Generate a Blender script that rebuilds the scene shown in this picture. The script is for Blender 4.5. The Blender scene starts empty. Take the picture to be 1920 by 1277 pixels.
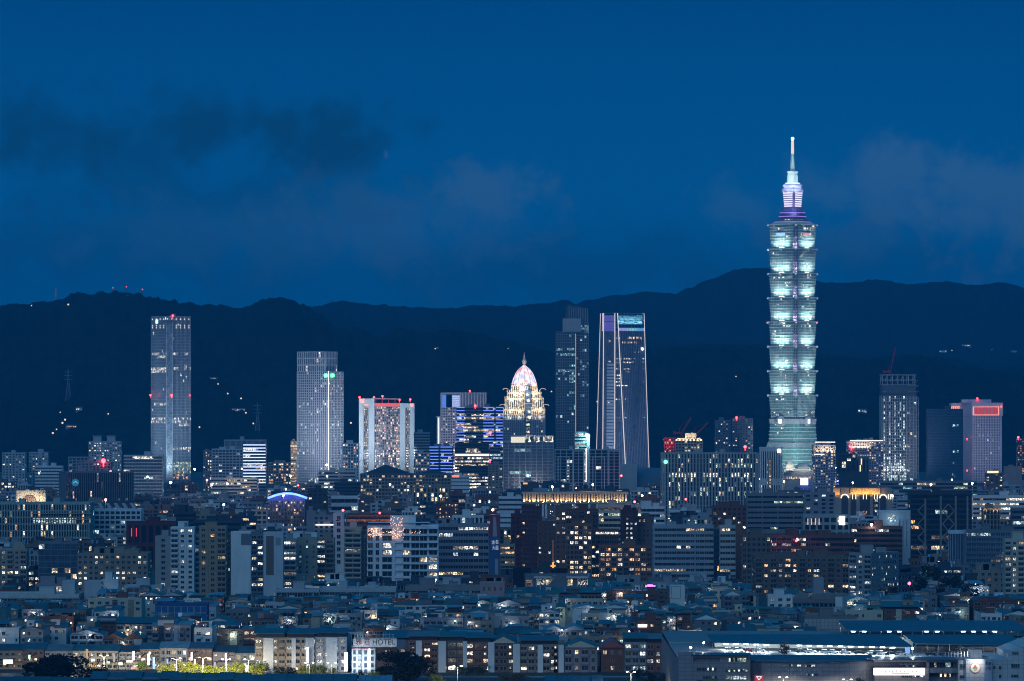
import bpy, math, random
from mathutils import Vector, Matrix
S = bpy.context.scene
COL = S.collection
RNG = random.Random(7)
R = math.radians
# ------------------------------------------------------------------ camera, sky, sun, exposure
FPX, HC, HY = 8000.0, 117.0, 749.0          # focal length in photo pixels, eye height, horizon row
cam = bpy.data.cameras.new('camera'); co = bpy.data.objects.new('camera', cam); COL.objects.link(co); S.camera = co
co.location = (0, 0, HC); co.rotation_euler = (R(90), 0, 0)
cam.sensor_width = 36; cam.lens = 36 * FPX / 1920; cam.shift_y = (HY - 638.5) / 1920
cam.clip_start = 5; cam.clip_end = 60000
S.view_settings.view_transform = 'Standard'; S.view_settings.look = 'None'
S.view_settings.exposure = 0; S.view_settings.gamma = 1
S.cycles.max_bounces = 4; S.cycles.diffuse_bounces = 2; S.cycles.glossy_bounces = 2
S.cycles.volume_bounces = 0; S.cycles.sample_clamp_indirect = 1.0; S.cycles.sample_clamp_direct = 0
S.cycles.use_denoising = True; S.cycles.pixel_filter_type = 'BLACKMAN_HARRIS'; S.cycles.filter_width = 1.05

world = bpy.data.worlds.new('World'); S.world = world; world.use_nodes = True
class NT:                                       # small node-tree writer
    def __init__(s, nt): s.nt = nt
    def n(s, t, **k):
        o = s.nt.nodes.new(t)
        for a, b in k.items(): setattr(o, a, b)
        return o
    def put(s, sock, v):
        if hasattr(v, 'is_output'): s.nt.links.new(v, sock)
        else: sock.default_value = v
    def m(s, op, *a, clamp=False):
        o = s.n('ShaderNodeMath', operation=op, use_clamp=clamp)
        for i, x in enumerate(a): s.put(o.inputs[i], x)
        return o.outputs[0]
    def mix(s, f, a, b, mode='MIX'):
        o = s.n('ShaderNodeMix', data_type='RGBA', blend_type=mode)
        s.put(o.inputs['Factor'], f); s.put(o.inputs[6], a); s.put(o.inputs[7], b)
        return o.outputs[2]
    def noise(s, vec, scale, detail=3, rough=.55, dist=0):
        o = s.n('ShaderNodeTexNoise'); s.put(o.inputs['Vector'], vec)
        o.inputs['Scale'].default_value = scale; o.inputs['Detail'].default_value = detail
        o.inputs['Roughness'].default_value = rough; o.inputs['Distortion'].default_value = dist
        return o.outputs['Fac']
    def ramp(s, f, stops):
        o = s.n('ShaderNodeValToRGB'); s.put(o.inputs[0], f); e = o.color_ramp.elements
        while len(e) < len(stops): e.new(.5)
        for q, (p, c) in zip(e, stops): q.position = p; q.color = (*c, 1) if len(c) == 3 else c
        return o.outputs[0]
    def smooth(s, x, a, b):
        o = s.n('ShaderNodeMapRange', interpolation_type='SMOOTHSTEP'); s.put(o.inputs[0], x)
        o.inputs[1].default_value = a; o.inputs[2].default_value = b
        return o.outputs[0]

def build_world():
    t = NT(world.node_tree); nt = world.node_tree; bg = nt.nodes['Background']
    sky = t.n('ShaderNodeTexSky', sky_type='NISHITA', sun_disc=False)
    sky.sun_elevation = R(3); sky.sun_rotation = R(200); sky.ozone_density = 6; sky.air_density = 1; sky.dust_density = .4
    bw = t.n('ShaderNodeRGBToBW'); nt.links.new(sky.outputs[0], bw.inputs[0])
    tc = t.n('ShaderNodeTexCoord'); sep = t.n('ShaderNodeSeparateXYZ'); nt.links.new(tc.outputs['Generated'], sep.inputs[0])
    x, y, z = sep.outputs
    # blue hour colour by height over the horizon, times the sky model's own brightness
    tint = t.ramp(t.m('MAXIMUM', z, 0.0), [(0, (.0, .14, .40)), (.022, (.0, .155, .455)), (.045, (.0, .17, .52)), (.095, (.0, .105, .365)), (.2, (.002, .19, .50)), (1, (.008, .25, .56))])
    lum = t.m('MULTIPLY_ADD', t.m('POWER', t.m('MAXIMUM', bw.outputs[0], .02), .25), .16, .50)
    sky_c = t.mix(1.0, tint, lum, 'MULTIPLY')
    # clouds by direction (tangents of the viewing angle)
    ys = t.m('MAXIMUM', y, .05)
    px = t.m('MULTIPLY', t.m('DIVIDE', x, ys), 8.0); py = t.m('MULTIPLY', t.m('DIVIDE', z, ys), 8.0)
    cv = t.n('ShaderNodeCombineXYZ'); nt.links.new(px, cv.inputs[0]); nt.links.new(py, cv.inputs[1])
    n1 = t.noise(cv.outputs[0], 8.0, 10, .60, .15); n2 = t.noise(cv.outputs[0], 3.2, 4, .5, .2)
    def cloud(els, edge):
        tot = None
        for cx, cy, rx, ry, w in els:
            dx = t.m('DIVIDE', t.m('SUBTRACT', px, (cx - 960) / 1000), rx / 1000); dy = t.m('DIVIDE', t.m('SUBTRACT', py, (749 - cy) / 1000), ry / 1000)
            d = t.m('SQRT', t.m('ADD', t.m('MULTIPLY', dx, dx), t.m('MULTIPLY', dy, dy)))
            d = t.m('ADD', d, t.m('MULTIPLY', t.m('SUBTRACT', n1, .5), 3.6))
            k = t.m('MULTIPLY', t.smooth(d, 1.15, 1.15 - edge), w)
            tot = k if tot is None else t.m('MAXIMUM', tot, k)
        return t.m('MULTIPLY', tot, t.smooth(y, .05, .3))
    dark = cloud([(150, 250, 200, 100, .85), (380, 245, 140, 100, .9), (255, 285, 280, 70, .6), (620, 270, 180, 95, .9), (430, 370, 520, 120, .5), (300, 460, 600, 110, .45), (1050, 500, 700, 80, .4), (1650, 470, 420, 70, .4)], 1.05)
    pale = cloud([(905, 365, 140, 75, .8), (740, 420, 320, 110, .5), (1830, 395, 230, 115, .9), (1690, 345, 120, 85, .75), (1385, 385, 80, 65, .5), (1545, 365, 85, 75, .6), (1600, 445, 240, 60, .4), (724, 292, 7, 15, .8), (540, 440, 460, 90, .3)], 1.0)
    c1 = t.mix(dark, sky_c, (.002, .050, .135, 1))
    c2 = t.mix(t.m('MULTIPLY', pale, t.m('MULTIPLY_ADD', n2, .9, .35)), c1, (.040, .142, .31, 1))
    nt.links.new(c2, bg.inputs[0]); bg.inputs[1].default_value = 1.0
build_world()
sun = bpy.data.lights.new('sun', 'SUN'); so = bpy.data.objects.new('sun', sun); COL.objects.link(so)
sun.energy = .56; sun.angle = R(50); sun.color = (.54, .80, 1.0); so.rotation_euler = (R(62), 0, R(-20))   # afterglow of the set sun, behind the camera

# ------------------------------------------------------------------ helpers
def sx(D): return D / FPX
def PX(px, D): return (px - 960) * D / FPX
def PZ(py, D): return HC - (py - HY) * D / FPX
def GY(D): return HY + HC * FPX / D

MATS = {}
def wall(c, rough=.85, var=.22, key=''):
    k = ('wall', c, rough, var)
    if k in MATS: return MATS[k]
    m = bpy.data.materials.new('wall_paint'); m.use_nodes = True; t = NT(m.node_tree); b = m.node_tree.nodes['Principled BSDF']
    tc = t.n('ShaderNodeTexCoord'); mp = t.n('ShaderNodeMapping'); mp.inputs['Scale'].default_value = (.35, .35, .06)
    m.node_tree.links.new(tc.outputs['Object'], mp.inputs[0])
    a = t.noise(mp.outputs[0], 1.0, 5, .65); a2 = t.noise(tc.outputs['Object'], .09, 2)
    f = t.m('ADD', t.m('MULTIPLY', a, .7), t.m('MULTIPLY', a2, .5))
    lo = tuple(x * (1 - var) for x in c); hi = tuple(min(1, x * (1 + var * .6)) for x in c)
    m.node_tree.links.new(t.ramp(f, [(.3, lo), (.85, hi)]), b.inputs['Base Color'])
    b.inputs['Roughness'].default_value = rough; b.inputs['Specular IOR Level'].default_value = .25
    MATS[k] = m; return m
def plain(name, c, rough=.6, metal=0.0, spec=.5):
    k = (name, c, rough, metal)
    if k in MATS: return MATS[k]
    m = bpy.data.materials.new(name); m.use_nodes = True; b = m.node_tree.nodes['Principled BSDF']
    b.inputs['Base Color'].default_value = (*c, 1); b.inputs['Roughness'].default_value = rough; b.inputs['Metallic'].default_value = metal
    b.inputs['Specular IOR Level'].default_value = spec
    MATS[k] = m; return m
def metal_roof(c, rough=.45):
    k = ('roof', c)
    if k in MATS: return MATS[k]
    m = bpy.data.materials.new('sheet_roof'); m.use_nodes = True; t = NT(m.node_tree); b = m.node_tree.nodes['Principled BSDF']
    tc = t.n('ShaderNodeTexCoord')
    a = t.noise(tc.outputs['Object'], .22, 4, .6)
    wv = t.n('ShaderNodeTexWave', bands_direction='DIAGONAL'); wv.inputs['Scale'].default_value = .55; wv.inputs['Distortion'].default_value = .3
    m.node_tree.links.new(tc.outputs['Object'], wv.inputs[0])
    f = t.m('MULTIPLY_ADD', wv.outputs['Fac'], .18, a)
    m.node_tree.links.new(t.ramp(f, [(.35, tuple(x * .55 for x in c)), (.6, c), (.85, tuple(min(1, x * 1.35 + .01) for x in c))]), b.inputs['Base Color'])
    b.inputs['Roughness'].default_value = rough
    MATS[k] = m; return m
def lamp(name, c, e):
    k = (name, c, e)
    if k in MATS: return MATS[k]
    m = bpy.data.materials.new(name); m.use_nodes = True; b = m.node_tree.nodes['Principled BSDF']
    b.inputs['Base Color'].default_value = (.1, .1, .1, 1); b.inputs['Emission Color'].default_value = (*c, 1); b.inputs['Emission Strength'].default_value = e
    m.cycles.emission_sampling = 'NONE'; MATS[k] = m; return m
def room_light(name, c, lo, hi, sc=.9):
    # a lit room behind glass: each pane has its own brightness, with curtains and furniture as soft noise
    m = bpy.data.materials.new(name); m.use_nodes = True; t = NT(m.node_tree); b = m.node_tree.nodes['Principled BSDF']
    oi = t.n('ShaderNodeObjectInfo'); ge = t.n('ShaderNodeNewGeometry')
    wn = t.n('ShaderNodeTexWhiteNoise', noise_dimensions='3D')
    sn = t.n('ShaderNodeVectorMath', operation='SNAP'); m.node_tree.links.new(ge.outputs['Position'], sn.inputs[0]); sn.inputs[1].default_value = (2.7, 2.7, 3.1)
    m.node_tree.links.new(sn.outputs[0], wn.inputs['Vector'])
    r = t.m('FRACT', t.m('ADD', oi.outputs['Random'], wn.outputs['Value']))
    nz = t.noise(ge.outputs['Position'], sc * 1.3, 3, .65)
    e = t.m('MULTIPLY', t.m('MULTIPLY_ADD', t.m('POWER', r, 2.2), hi * 1.8 - lo, lo), t.m('MULTIPLY_ADD', t.smooth(nz, .44, .60), 1.25, .12))
    b.inputs['Base Color'].default_value = (.04, .05, .06, 1); b.inputs['Roughness'].default_value = .2
    hs = t.mix(t.m('MULTIPLY', oi.outputs['Random'], .35), (*c, 1), (1, .93, .8, 1))
    m.node_tree.links.new(hs, b.inputs['Emission Color']); m.node_tree.links.new(e, b.inputs['Emission Strength'])
    m.cycles.emission_sampling = 'NONE'; return m
def glass_mat(name, c, rough=.12, var=.3, spec=.6, glow=None):
    m = bpy.data.materials.new(name); m.use_nodes = True; t = NT(m.node_tree); b = m.node_tree.nodes['Principled BSDF']
    ge = t.n('ShaderNodeNewGeometry'); sn = t.n('ShaderNodeVectorMath', operation='SNAP'); m.node_tree.links.new(ge.outputs['Position'], sn.inputs[0]); sn.inputs[1].default_value = (2.3, 2.3, 3.3)
    wn = t.n('ShaderNodeTexWhiteNoise', noise_dimensions='3D'); m.node_tree.links.new(sn.outputs[0], wn.inputs['Vector'])
    m.node_tree.links.new(t.mix(wn.outputs['Value'], (*[x * (1 - var) for x in c], 1), (*[x * (1 + var) for x in c], 1)), b.inputs['Base Color'])
    b.inputs['Roughness'].default_value = rough; b.inputs['Specular IOR Level'].default_value = spec
    if glow:   # dim light of the rooms behind the glass
        b.inputs['Emission Color'].default_value = (*glow, 1); m.node_tree.links.new(t.m('MULTIPLY_ADD', wn.outputs['Value'], 1.2, .4), b.inputs['Emission Strength']); m.cycles.emission_sampling = 'NONE'
    return m
G_DARK = glass_mat('dark_window_glass', (.022, .030, .040))
G_BLUE = glass_mat('blue_curtain_glass', (.05, .085, .13), .2)
G_GREY = glass_mat('grey_curtain_glass', (.15, .17, .21), .25)
G_TEAL = glass_mat('teal_curtain_glass', (.13, .26, .27), .35, .25)
L_WARM = room_light('warm_lit_window', (1, .72, .40), .2, 1.7)
L_AMB = room_light('amber_lit_window', (1, .42, .10), .3, 1.6)
L_WHT = room_light('white_lit_window', (1, .93, .80), .3, 2.2)
L_COOL = room_light('cool_lit_window', (.70, .95, 1.0), .25, 1.8)
L_CYAN = room_light('cyan_lit_window', (.35, .85, 1.0), .12, .9)
L_PINK = room_light('pink_lit_window', (1, .52, .36), .5, 2.0)
L_DIM = room_light('dim_lit_window', (1, .70, .42), .04, .22)
L_GRN = room_light('greenish_lit_window', (.72, 1, .70), .2, 1.1)
FRAME = plain('window_frame_metal', (.30, .31, .32), .5, .3)
DARKM = plain('dark_steel', (.05, .055, .06), .5, .4)
STEEL = plain('stainless_steel', (.55, .57, .60), .28, .9)
WHITE = wall((.62, .63, .64)); CONC = wall((.30, .31, .32)); TILE = wall((.42, .40, .36))
L_BRT = room_light('bright_lit_floor', (1, .95, .84), 1.0, 1.0, .25)
MIX = {'b': L_BRT, 'w': L_WARM, 'a': L_AMB, 'i': L_WHT, 'c': L_COOL, 'y': L_CYAN, 'p': L_PINK, 'd': L_DIM, 'g': L_GRN}

class MB:                                      # collects simple solids into one mesh
    def __init__(s): s.v = []; s.f = []; s.mi = []; s.cur = 0
    def poly(s, idx): s.f.append(idx); s.mi.append(s.cur)
    def hexa(s, p):                              # p: 4 bottom + 4 top corners
        n = len(s.v); s.v += [tuple(q) for q in p]
        for f in ((3, 2, 1, 0), (4, 5, 6, 7), (0, 1, 5, 4), (1, 2, 6, 5), (2, 3, 7, 6), (3, 0, 4, 7)): s.poly(tuple(n + i for i in f))
    def box(s, x0, x1, y0, y1, z0, z1):
        s.hexa([(x0, y0, z0), (x1, y0, z0), (x1, y1, z0), (x0, y1, z0), (x0, y0, z1), (x1, y0, z1), (x1, y1, z1), (x0, y1, z1)])
    def fbox(s, F, u0, u1, d0, d1, z0, z1):      # box in a facade's frame; d grows outwards
        ox, oy, ux, uy = F; nx, ny = uy, -ux
        P = lambda u, d, z: (ox + ux * u + nx * d, oy + uy * u + ny * d, z)
        s.hexa([P(u0, d1, z0), P(u1, d1, z0), P(u1, d0, z0), P(u0, d0, z0), P(u0, d1, z1), P(u1, d1, z1), P(u1, d0, z1), P(u0, d0, z1)])
    def prism(s, pts, z0, z1, pts2=None):        # vertical prism or frustum over a polygon
        n = len(s.v); k = len(pts); pts2 = pts2 or pts
        s.v += [(x, y, z0) for x, y in pts] + [(x, y, z1) for x, y in pts2]
        s.poly(tuple(n + i for i in range(k - 1, -1, -1))); s.poly(tuple(n + k + i for i in range(k)))
        for i in range(k): j = (i + 1) % k; s.poly((n + i, n + j, n + k + j, n + k + i))
    def cyl(s, cx, cy, z0, z1, r0, r1=None, k=10):
        r1 = r0 if r1 is None else r1
        a = [2 * math.pi * i / k for i in range(k)]
        s.prism([(cx + r0 * math.cos(t), cy + r0 * math.sin(t)) for t in a], z0, z1, [(cx + r1 * math.cos(t), cy + r1 * math.sin(t)) for t in a])
    def bar(s, a, b, r, k=5, r2=None):
        a = Vector(a); b = Vector(b); d = (b - a).normalized(); u = d.orthogonal().normalized(); w = d.cross(u); n = len(s.v); r2 = r if r2 is None else r2
        for p, rr in ((a, r), (b, r2)):
            for i in range(k): t = 2 * math.pi * i / k; s.v.append(tuple(p + (u * math.cos(t) + w * math.sin(t)) * rr))
        s.poly(tuple(n + i for i in range(k - 1, -1, -1))); s.poly(tuple(n + k + i for i in range(k)))
        for i in range(k): j = (i + 1) % k; s.poly((n + i, n + j, n + k + j, n + k + i))
    def ball(s, c, r, k=8, sz=1):
        n = len(s.v); h = k // 2
        for i in range(h + 1):
            for j in range(k):
                t = math.pi * i / h; p = 2 * math.pi * j / k
                rr = r * max(.02, math.sin(t)); s.v.append((c[0] + rr * math.cos(p), c[1] + rr * math.sin(p), c[2] + r * sz * math.cos(t)))
        for i in range(h):
            for j in range(k): a = n + i * k + j; b = n + i * k + (j + 1) % k; s.poly((a, a + k, b + k, b))
    def lathe(s, prof, cx=0, cy=0, k=16):
        n = len(s.v)
        for r, z in prof:
            for j in range(k): p = 2 * math.pi * j / k; s.v.append((cx + r * math.cos(p), cy + r * math.sin(p), z))
        for i in range(len(prof) - 1):
            for j in range(k): a = n + i * k + j; b = n + i * k + (j + 1) % k; s.poly((a, b, b + k, a + k))
        s.poly(tuple(n + k * (len(prof) - 1) + j for j in range(k)))
    def mesh(s, name, mats):
        me = bpy.data.meshes.new(name); me.from_pydata(s.v, [], s.f)
        mats = mats if isinstance(mats, (list, tuple)) else [mats]
        for m in mats: me.materials.append(m)
        if len(mats) > 1: me.polygons.foreach_set('material_index', s.mi)
        me.update(); return me
    def build(s, name, mats, parent=None, loc=(0, 0, 0), smooth=False):
        if not s.f: return None
        me = s.mesh(name, mats)
        if smooth: me.shade_smooth()
        o = bpy.data.objects.new(name, me); COL.objects.link(o); o.location = loc
        if parent: o.parent = parent
        return o
def thing(name, label, cat, loc=(0, 0, 0), group=None):
    o = bpy.data.objects.new(name, None); COL.objects.link(o); o.location = loc; o.empty_display_size = 2
    o['label'] = label; o['category'] = cat
    if group: o['group'] = group
    return o
def tag(o, label, cat, group=None):
    o['label'] = label; o['category'] = cat
    if group: o['group'] = group
    return o
def setting(name, me, kind='structure'):
    o = bpy.data.objects.new(name, me); COL.objects.link(o); o['kind'] = kind; return o
def light(kind, parent, loc, e, c=(1, 1, 1), r=.3, to=None, ang=60, blend=.6):
    l = bpy.data.lights.new('lamp_or_fill', kind); l.energy = e; l.color = c; l.shadow_soft_size = r
    o = bpy.data.objects.new('lamp_or_fill', l); COL.objects.link(o); o.location = loc
    if parent: o.parent = parent
    if kind == 'SPOT':
        l.spot_size = R(ang); l.spot_blend = blend
        d = Vector(to) - Vector(loc); o.rotation_euler = d.to_track_quat('-Z', 'Y').to_euler()
    return o
# unit windows: width x, height z, outward -y
WIN = {}
def win_mesh(mat, kind):
    k = (mat.name, kind)
    if k not in WIN:
        b = MB()
        if kind == 'plain': b.box(-.5, .5, -.06, .02, -.5, .5); mats = [mat]
        else:
            b.cur = 1; b.box(-.5, .5, -.03, .02, -.5, .5); b.cur = 0
            b.box(-.5, -.45, -.14, .01, -.5, .5); b.box(.45, .5, -.14, .01, -.5, .5); b.box(-.449, .449, -.13, .01, .44, .498); b.box(-.52, .52, -.2, .01, -.55, -.47); b.box(-.03, .03, -.12, .01, -.47, .44)
            mats = [FRAME, mat]
        WIN[k] = b.mesh('window', mats)
    return WIN[k]
def emit_windows(root, wins, cap=100, kind='plain', name='window'):
    wins.sort(key=lambda w: (w[6] is G_DARK, -w[3] * w[4]))
    for (x, y, z, w, h, a, m) in wins[:cap]:
        o = bpy.data.objects.new(name, win_mesh(m, kind)); COL.objects.link(o); o.parent = root
        o.location = (x, y, z); o.scale = (w, 1, h); o.rotation_euler = (0, 0, a)
    if len(wins) > cap:
        b = MB(); ms = []
        for (x, y, z, w, h, a, m) in wins[cap:]:
            if m not in ms: ms.append(m)
            b.cur = ms.index(m); b.fbox((x, y, math.cos(a), math.sin(a)), -w / 2, w / 2, -.02, .06, z - h / 2, z + h / 2)
        o = b.build(name, ms, root)
        o['kind'] = 'stuff'
def pick(st, y, u):
    p = st.get('pat')
    if p:
        q = p(y, u)
        if q: return MIX[q]
        if q is False: return G_DARK
    if RNG.random() < st.get('lit', .1) * 1.3: return MIX[RNG.choice(st.get('mix', 'wic'))]
    return st.get('glass', G_DARK)
def facade(b, wins, F, W, z0, z1, st, D):
    """Relief of one facade into b (wall mesh) and its panes into wins."""
    s = st['s']
    if s == 'blank': return
    ox, oy, ux, uy = F; ang = math.atan2(uy, ux)
    n = max(1, round((z1 - z0) / st.get('fh', 3.4))); fh = (z1 - z0) / n
    m = max(1, round(W / st.get('bw', 3.6))); bw = W / m
    dp = st.get('dp', .35); pr = st.get('pier', .28); sp = st.get('span', .38)
    ev = st.get('every', 1)
    def pane(u0, u1, a, c, mat): wins.append((ox + ux * (u0 + u1) / 2, oy + uy * (u0 + u1) / 2, (a + c) / 2, u1 - u0, c - a, ang, mat))
    Y = lambda z: HY + (HC - z) * FPX / D
    if s in ('grid', 'fins', 'curtain', 'band'):
        if s == 'band': sp = st.get('span', .5)
        ps = pr * bw
        if s != 'band' or ev > 1:
            for i in range(0, m + 1, ev):
                c = min(max(i * bw, ps / 2), W - ps / 2); b.fbox(F, c - ps / 2, c + ps / 2, 0, dp * (.6 if s == 'band' else 1), z0, z1)
        for j in range(n + 1):
            lo = max(z0, z0 + j * fh - sp * fh / 2); hi = min(z1, z0 + j * fh + sp * fh / 2)
            if hi > lo: b.fbox(F, .02, W - .02, 0, dp if s == 'band' else dp * (.3 if s == 'fins' else .82), lo, hi)
        g = ps / 2 if s != 'band' else .06
        for j in range(n):
            a = z0 + j * fh + sp * fh / 2; c = z0 + (j + 1) * fh - sp * fh / 2; run = None
            for i in range(m):
                if s == 'band' and run is not None and RNG.random() < .65: mt = run
                else: mt = pick(st, Y((a + c) / 2), (i + .5) / m)
                run = mt
                if s == 'curtain' and mt is st.get('glass', G_DARK): continue
                pane(i * bw + g, (i + 1) * bw - g, a, c, mt)
    elif s == 'balc':
        # bays alternate between a balcony bay and a plain bay with a punched window
        for j in range(n):
            zf = z0 + j * fh
            for i in range(m):
                u0, u1 = i * bw, (i + 1) * bw
                if (i + st.get('off', 0)) % st.get('mod', 2) == 0:
                    b.fbox(F, u0 + .15, u1 - .15, 0, 1.2, zf, zf + .16)
                    b.fbox(F, u0 + .15, u1 - .15, 1.06, 1.2, zf + .16, zf + 1.1)
                    b.fbox(F, u0 + .15, u0 + .3, 0, 1.06, zf + .16, zf + 1.1); b.fbox(F, u1 - .3, u1 - .15, 0, 1.06, zf + .16, zf + 1.1)
                    pane(u0 + .35, u1 - .35, zf + .2, zf + fh - .5, pick(st, Y(zf + 1.5), (i + .5) / m))
                else:
                    b.fbox(F, u0 + .25 * bw, u1 - .25 * bw, 0, .18, zf + .75, zf + .95)
                    pane(u0 + .28 * bw, u1 - .28 * bw, zf + .95, zf + fh - .65, pick(st, Y(zf + 1.5), (i + .5) / m))
        for i in range(0, m + 1):
            c = min(max(i * bw, .15), W - .15); b.fbox(F, c - .15, c + .15, 0, .3, z0, z1)
    elif s == 'punch':
        for j in range(n):
            zf = z0 + j * fh
            for i in range(m):
                if RNG.random() < st.get('skip', 0): continue
                u = (i + .5) * bw; w = st.get('ww', .5) * bw / 2
                b.fbox(F, u - w - .1, u + w + .1, 0, .16, zf + .8, zf + .95)
                b.fbox(F, u - w - .12, u + w + .12, 0, .3, zf + fh - .75, zf + fh - .62)
                pane(u - w, u + w, zf + .95, zf + fh - .75, pick(st, Y(zf + 1.5), (i + .5) / m))
        for j in range(1, n): b.fbox(F, 0.02, W - .02, 0, .06, z0 + j * fh - .1, z0 + j * fh + .1)
HERO = []                                      # (x0, x1, top, D, lowest row it must stay visible down to, short name)
def footprint(x0, x1, D, xc=None, th=0, depth=None):
    s = sx(D)
    if xc is None or th == 0:
        W = (x1 - x0) * s; dep = depth or min(38, max(12, W * .6)); X = PX(x0, D)
        L = (0.0, 0.0, 1.0, 0.0); pts = [(0, 0), (W, 0), (W, dep), (0, dep)]
        return (X, D), pts, [(L, W), ((W, 0, 0, 1), dep), ((0, dep, 0, -1), dep)]
    t = R(th); a = (xc - x0) * s / math.cos(t); bb = (x1 - xc) * s / math.sin(t)
    ul = (math.cos(t), -math.sin(t)); ur = (math.sin(t), math.cos(t))
    A = (-ul[0] * a, -ul[1] * a); B = (ur[0] * bb, ur[1] * bb); C = (A[0] + B[0], A[1] + B[1])
    return (PX(xc, D), D), [A, (0, 0), B, C], [((A[0], A[1], *ul), a), ((0.0, 0.0, *ur), bb)]
def inset(pts, k):
    cx = sum(p[0] for p in pts) / len(pts); cy = sum(p[1] for p in pts) / len(pts)
    return [(cx + (x - cx) * k, cy + (y - cy) * k) for x, y in pts]
def bld(name, label, cat, x0, x1, yt, D, st, w=None, right=None, xc=None, th=0, depth=None, vis=None, core=None, rooms=2, tanks=0, par=1.0, cap=100, z0=0, short=None, group=None, sides=True, beacons=()):
    """An upright building: core, facade relief, panes, parapet and roof rooms. Returns its root, anchor and height."""
    w = w or CONC
    (X, Y), pts, faces = footprint(x0, x1, D, xc, th, depth)
    H = PZ(yt, D)
    root = thing(name, label, cat, (X, Y, z0), group); H -= z0
    b = MB(); b.prism(pts, 0, H); wins = []
    side_b = b
    if core is not None:
        b.build('curtain_wall', core, root); b = MB()
    facade(b, wins, faces[0][0], faces[0][1], 0, H, st, D)
    if len(faces) == 2: facade(b, wins, faces[1][0], faces[1][1], 0, H, right or st, D)
    elif sides:
        f = faces[1] if (x0 + x1) / 2 < 960 else faces[2]
        facade(b, wins, f[0], f[1], 0, H, right or dict(s='punch', bw=5, ww=.3, skip=.4, lit=st.get('lit', .1), fh=st.get('fh', 3.4)), D)
    if par > 0:
        k = len(pts)
        for i in range(k):
            p, q = pts[i], pts[(i + 1) % k]; d = math.hypot(q[0] - p[0], q[1] - p[1])
            b.fbox((p[0], p[1], (q[0] - p[0]) / d, (q[1] - p[1]) / d), .01, d - .01, -.35, .12, H - .004 * i, H + par - .004 * i)
    b.build('wall', w, root)
    kind = 'framed' if D < 2900 else 'plain'
    emit_windows(root, wins, cap, kind)
    xs = [p[0] for p in pts]; ys = [p[1] for p in pts]; wx = max(xs) - min(xs); cy = sum(ys) / len(ys); cx = sum(xs) / len(xs)
    rr = random.Random(int(x0 * 31 + D))
    at = lambda f: cx + (f - .5) * wx * .62
    for i in range(rooms):
        f = (i + .5 + rr.uniform(-.2, .2)) / rooms; ww = min(wx * .42, rr.uniform(4, 9)); hh = rr.uniform(2.6, 5)
        rb = MB(); c = at(f); dd = min(5, (max(ys) - min(ys)) * .28); rb.box(c - ww / 2, c + ww / 2, cy - dd, cy + dd, H, H + hh); rb.box(c - ww / 2 - .2, c + ww / 2 + .2, cy - dd - .2, cy + dd + .2, H + hh, H + hh + .25)
        rb.build('roof_room', w, root)
    for i in range(tanks):
        tb = MB(); c = at(rr.random()); r = rr.uniform(.9, 1.4); tb.cyl(c, cy - 3, H + 1.2, H + 3.4, r, r, 12); tb.cyl(c, cy - 3, H + 3.4, H + 3.9, r, .2, 12)
        for q in (-.7, .7): tb.bar((c + q * r, cy - 3, H), (c + q * r, cy - 3, H + 1.2), .1, 4)
        tb.build('water_tank', STEEL, root)
    for (bx, by) in beacons: beacon(root, (PX(bx, D) - X, -1.0 if xc is None else (min(ys) + cy) / 2, PZ(by, D) - z0), 2.0 * D / 6000)
    HERO.append((x0, x1, yt, D, vis if vis else GY(D) - 4, short or label))
    return root, (X, Y), pts, faces, H
RED = lamp('red_beacon_lamp', (1, .03, .04), 20)
def fill_spots(root, x0, x1, n, e, c, zt, dy=-70):  # unseen spots added in front of a tower to brighten its face
    for i in range(n): x = x0 + (x1 - x0) * (i + .5) / n; light('SPOT', root, (x, dy, 20), e * .07, c, 2, (x, 0, zt), 100, 1)
def beacon(root, p, r=1.6, mat=None, name='beacon'):
    b = MB(); b.ball(p, r * .8, 8); b.bar((p[0], p[1], p[2] - r * 2), (p[0], p[1], p[2] - r * .7), r * .12); return b.build(name, mat or RED, root)
def text_part(txt, mat, root, loc, w, h, name='lettering', rot=0, ext=.15):
    cu = bpy.data.curves.new('text', 'FONT'); cu.body = txt; cu.extrude = ext; cu.align_x = 'CENTER'; cu.align_y = 'CENTER'
    o = bpy.data.objects.new('text', cu); COL.objects.link(o); bpy.context.view_layer.update()
    me = bpy.data.meshes.new_from_object(o.evaluated_get(bpy.context.evaluated_depsgraph_get())); bpy.data.objects.remove(o)
    xs = [v.co.x for v in me.vertices]; ys = [v.co.y for v in me.vertices]
    if not xs: return None
    cx, cy = (max(xs) + min(xs)) / 2, (max(ys) + min(ys)) / 2; kx = w / (max(xs) - min(xs)); ky = h / (max(ys) - min(ys))
    for v in me.vertices: v.co = ((v.co.x - cx) * kx, (v.co.y - cy) * ky, v.co.z)
    me.materials.clear(); me.materials.append(mat)
    t = bpy.data.objects.new(name, me); COL.objects.link(t); t.parent = root; t.location = loc; t.rotation_euler = (R(90), 0, rot); return t
exec_order = []
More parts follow.
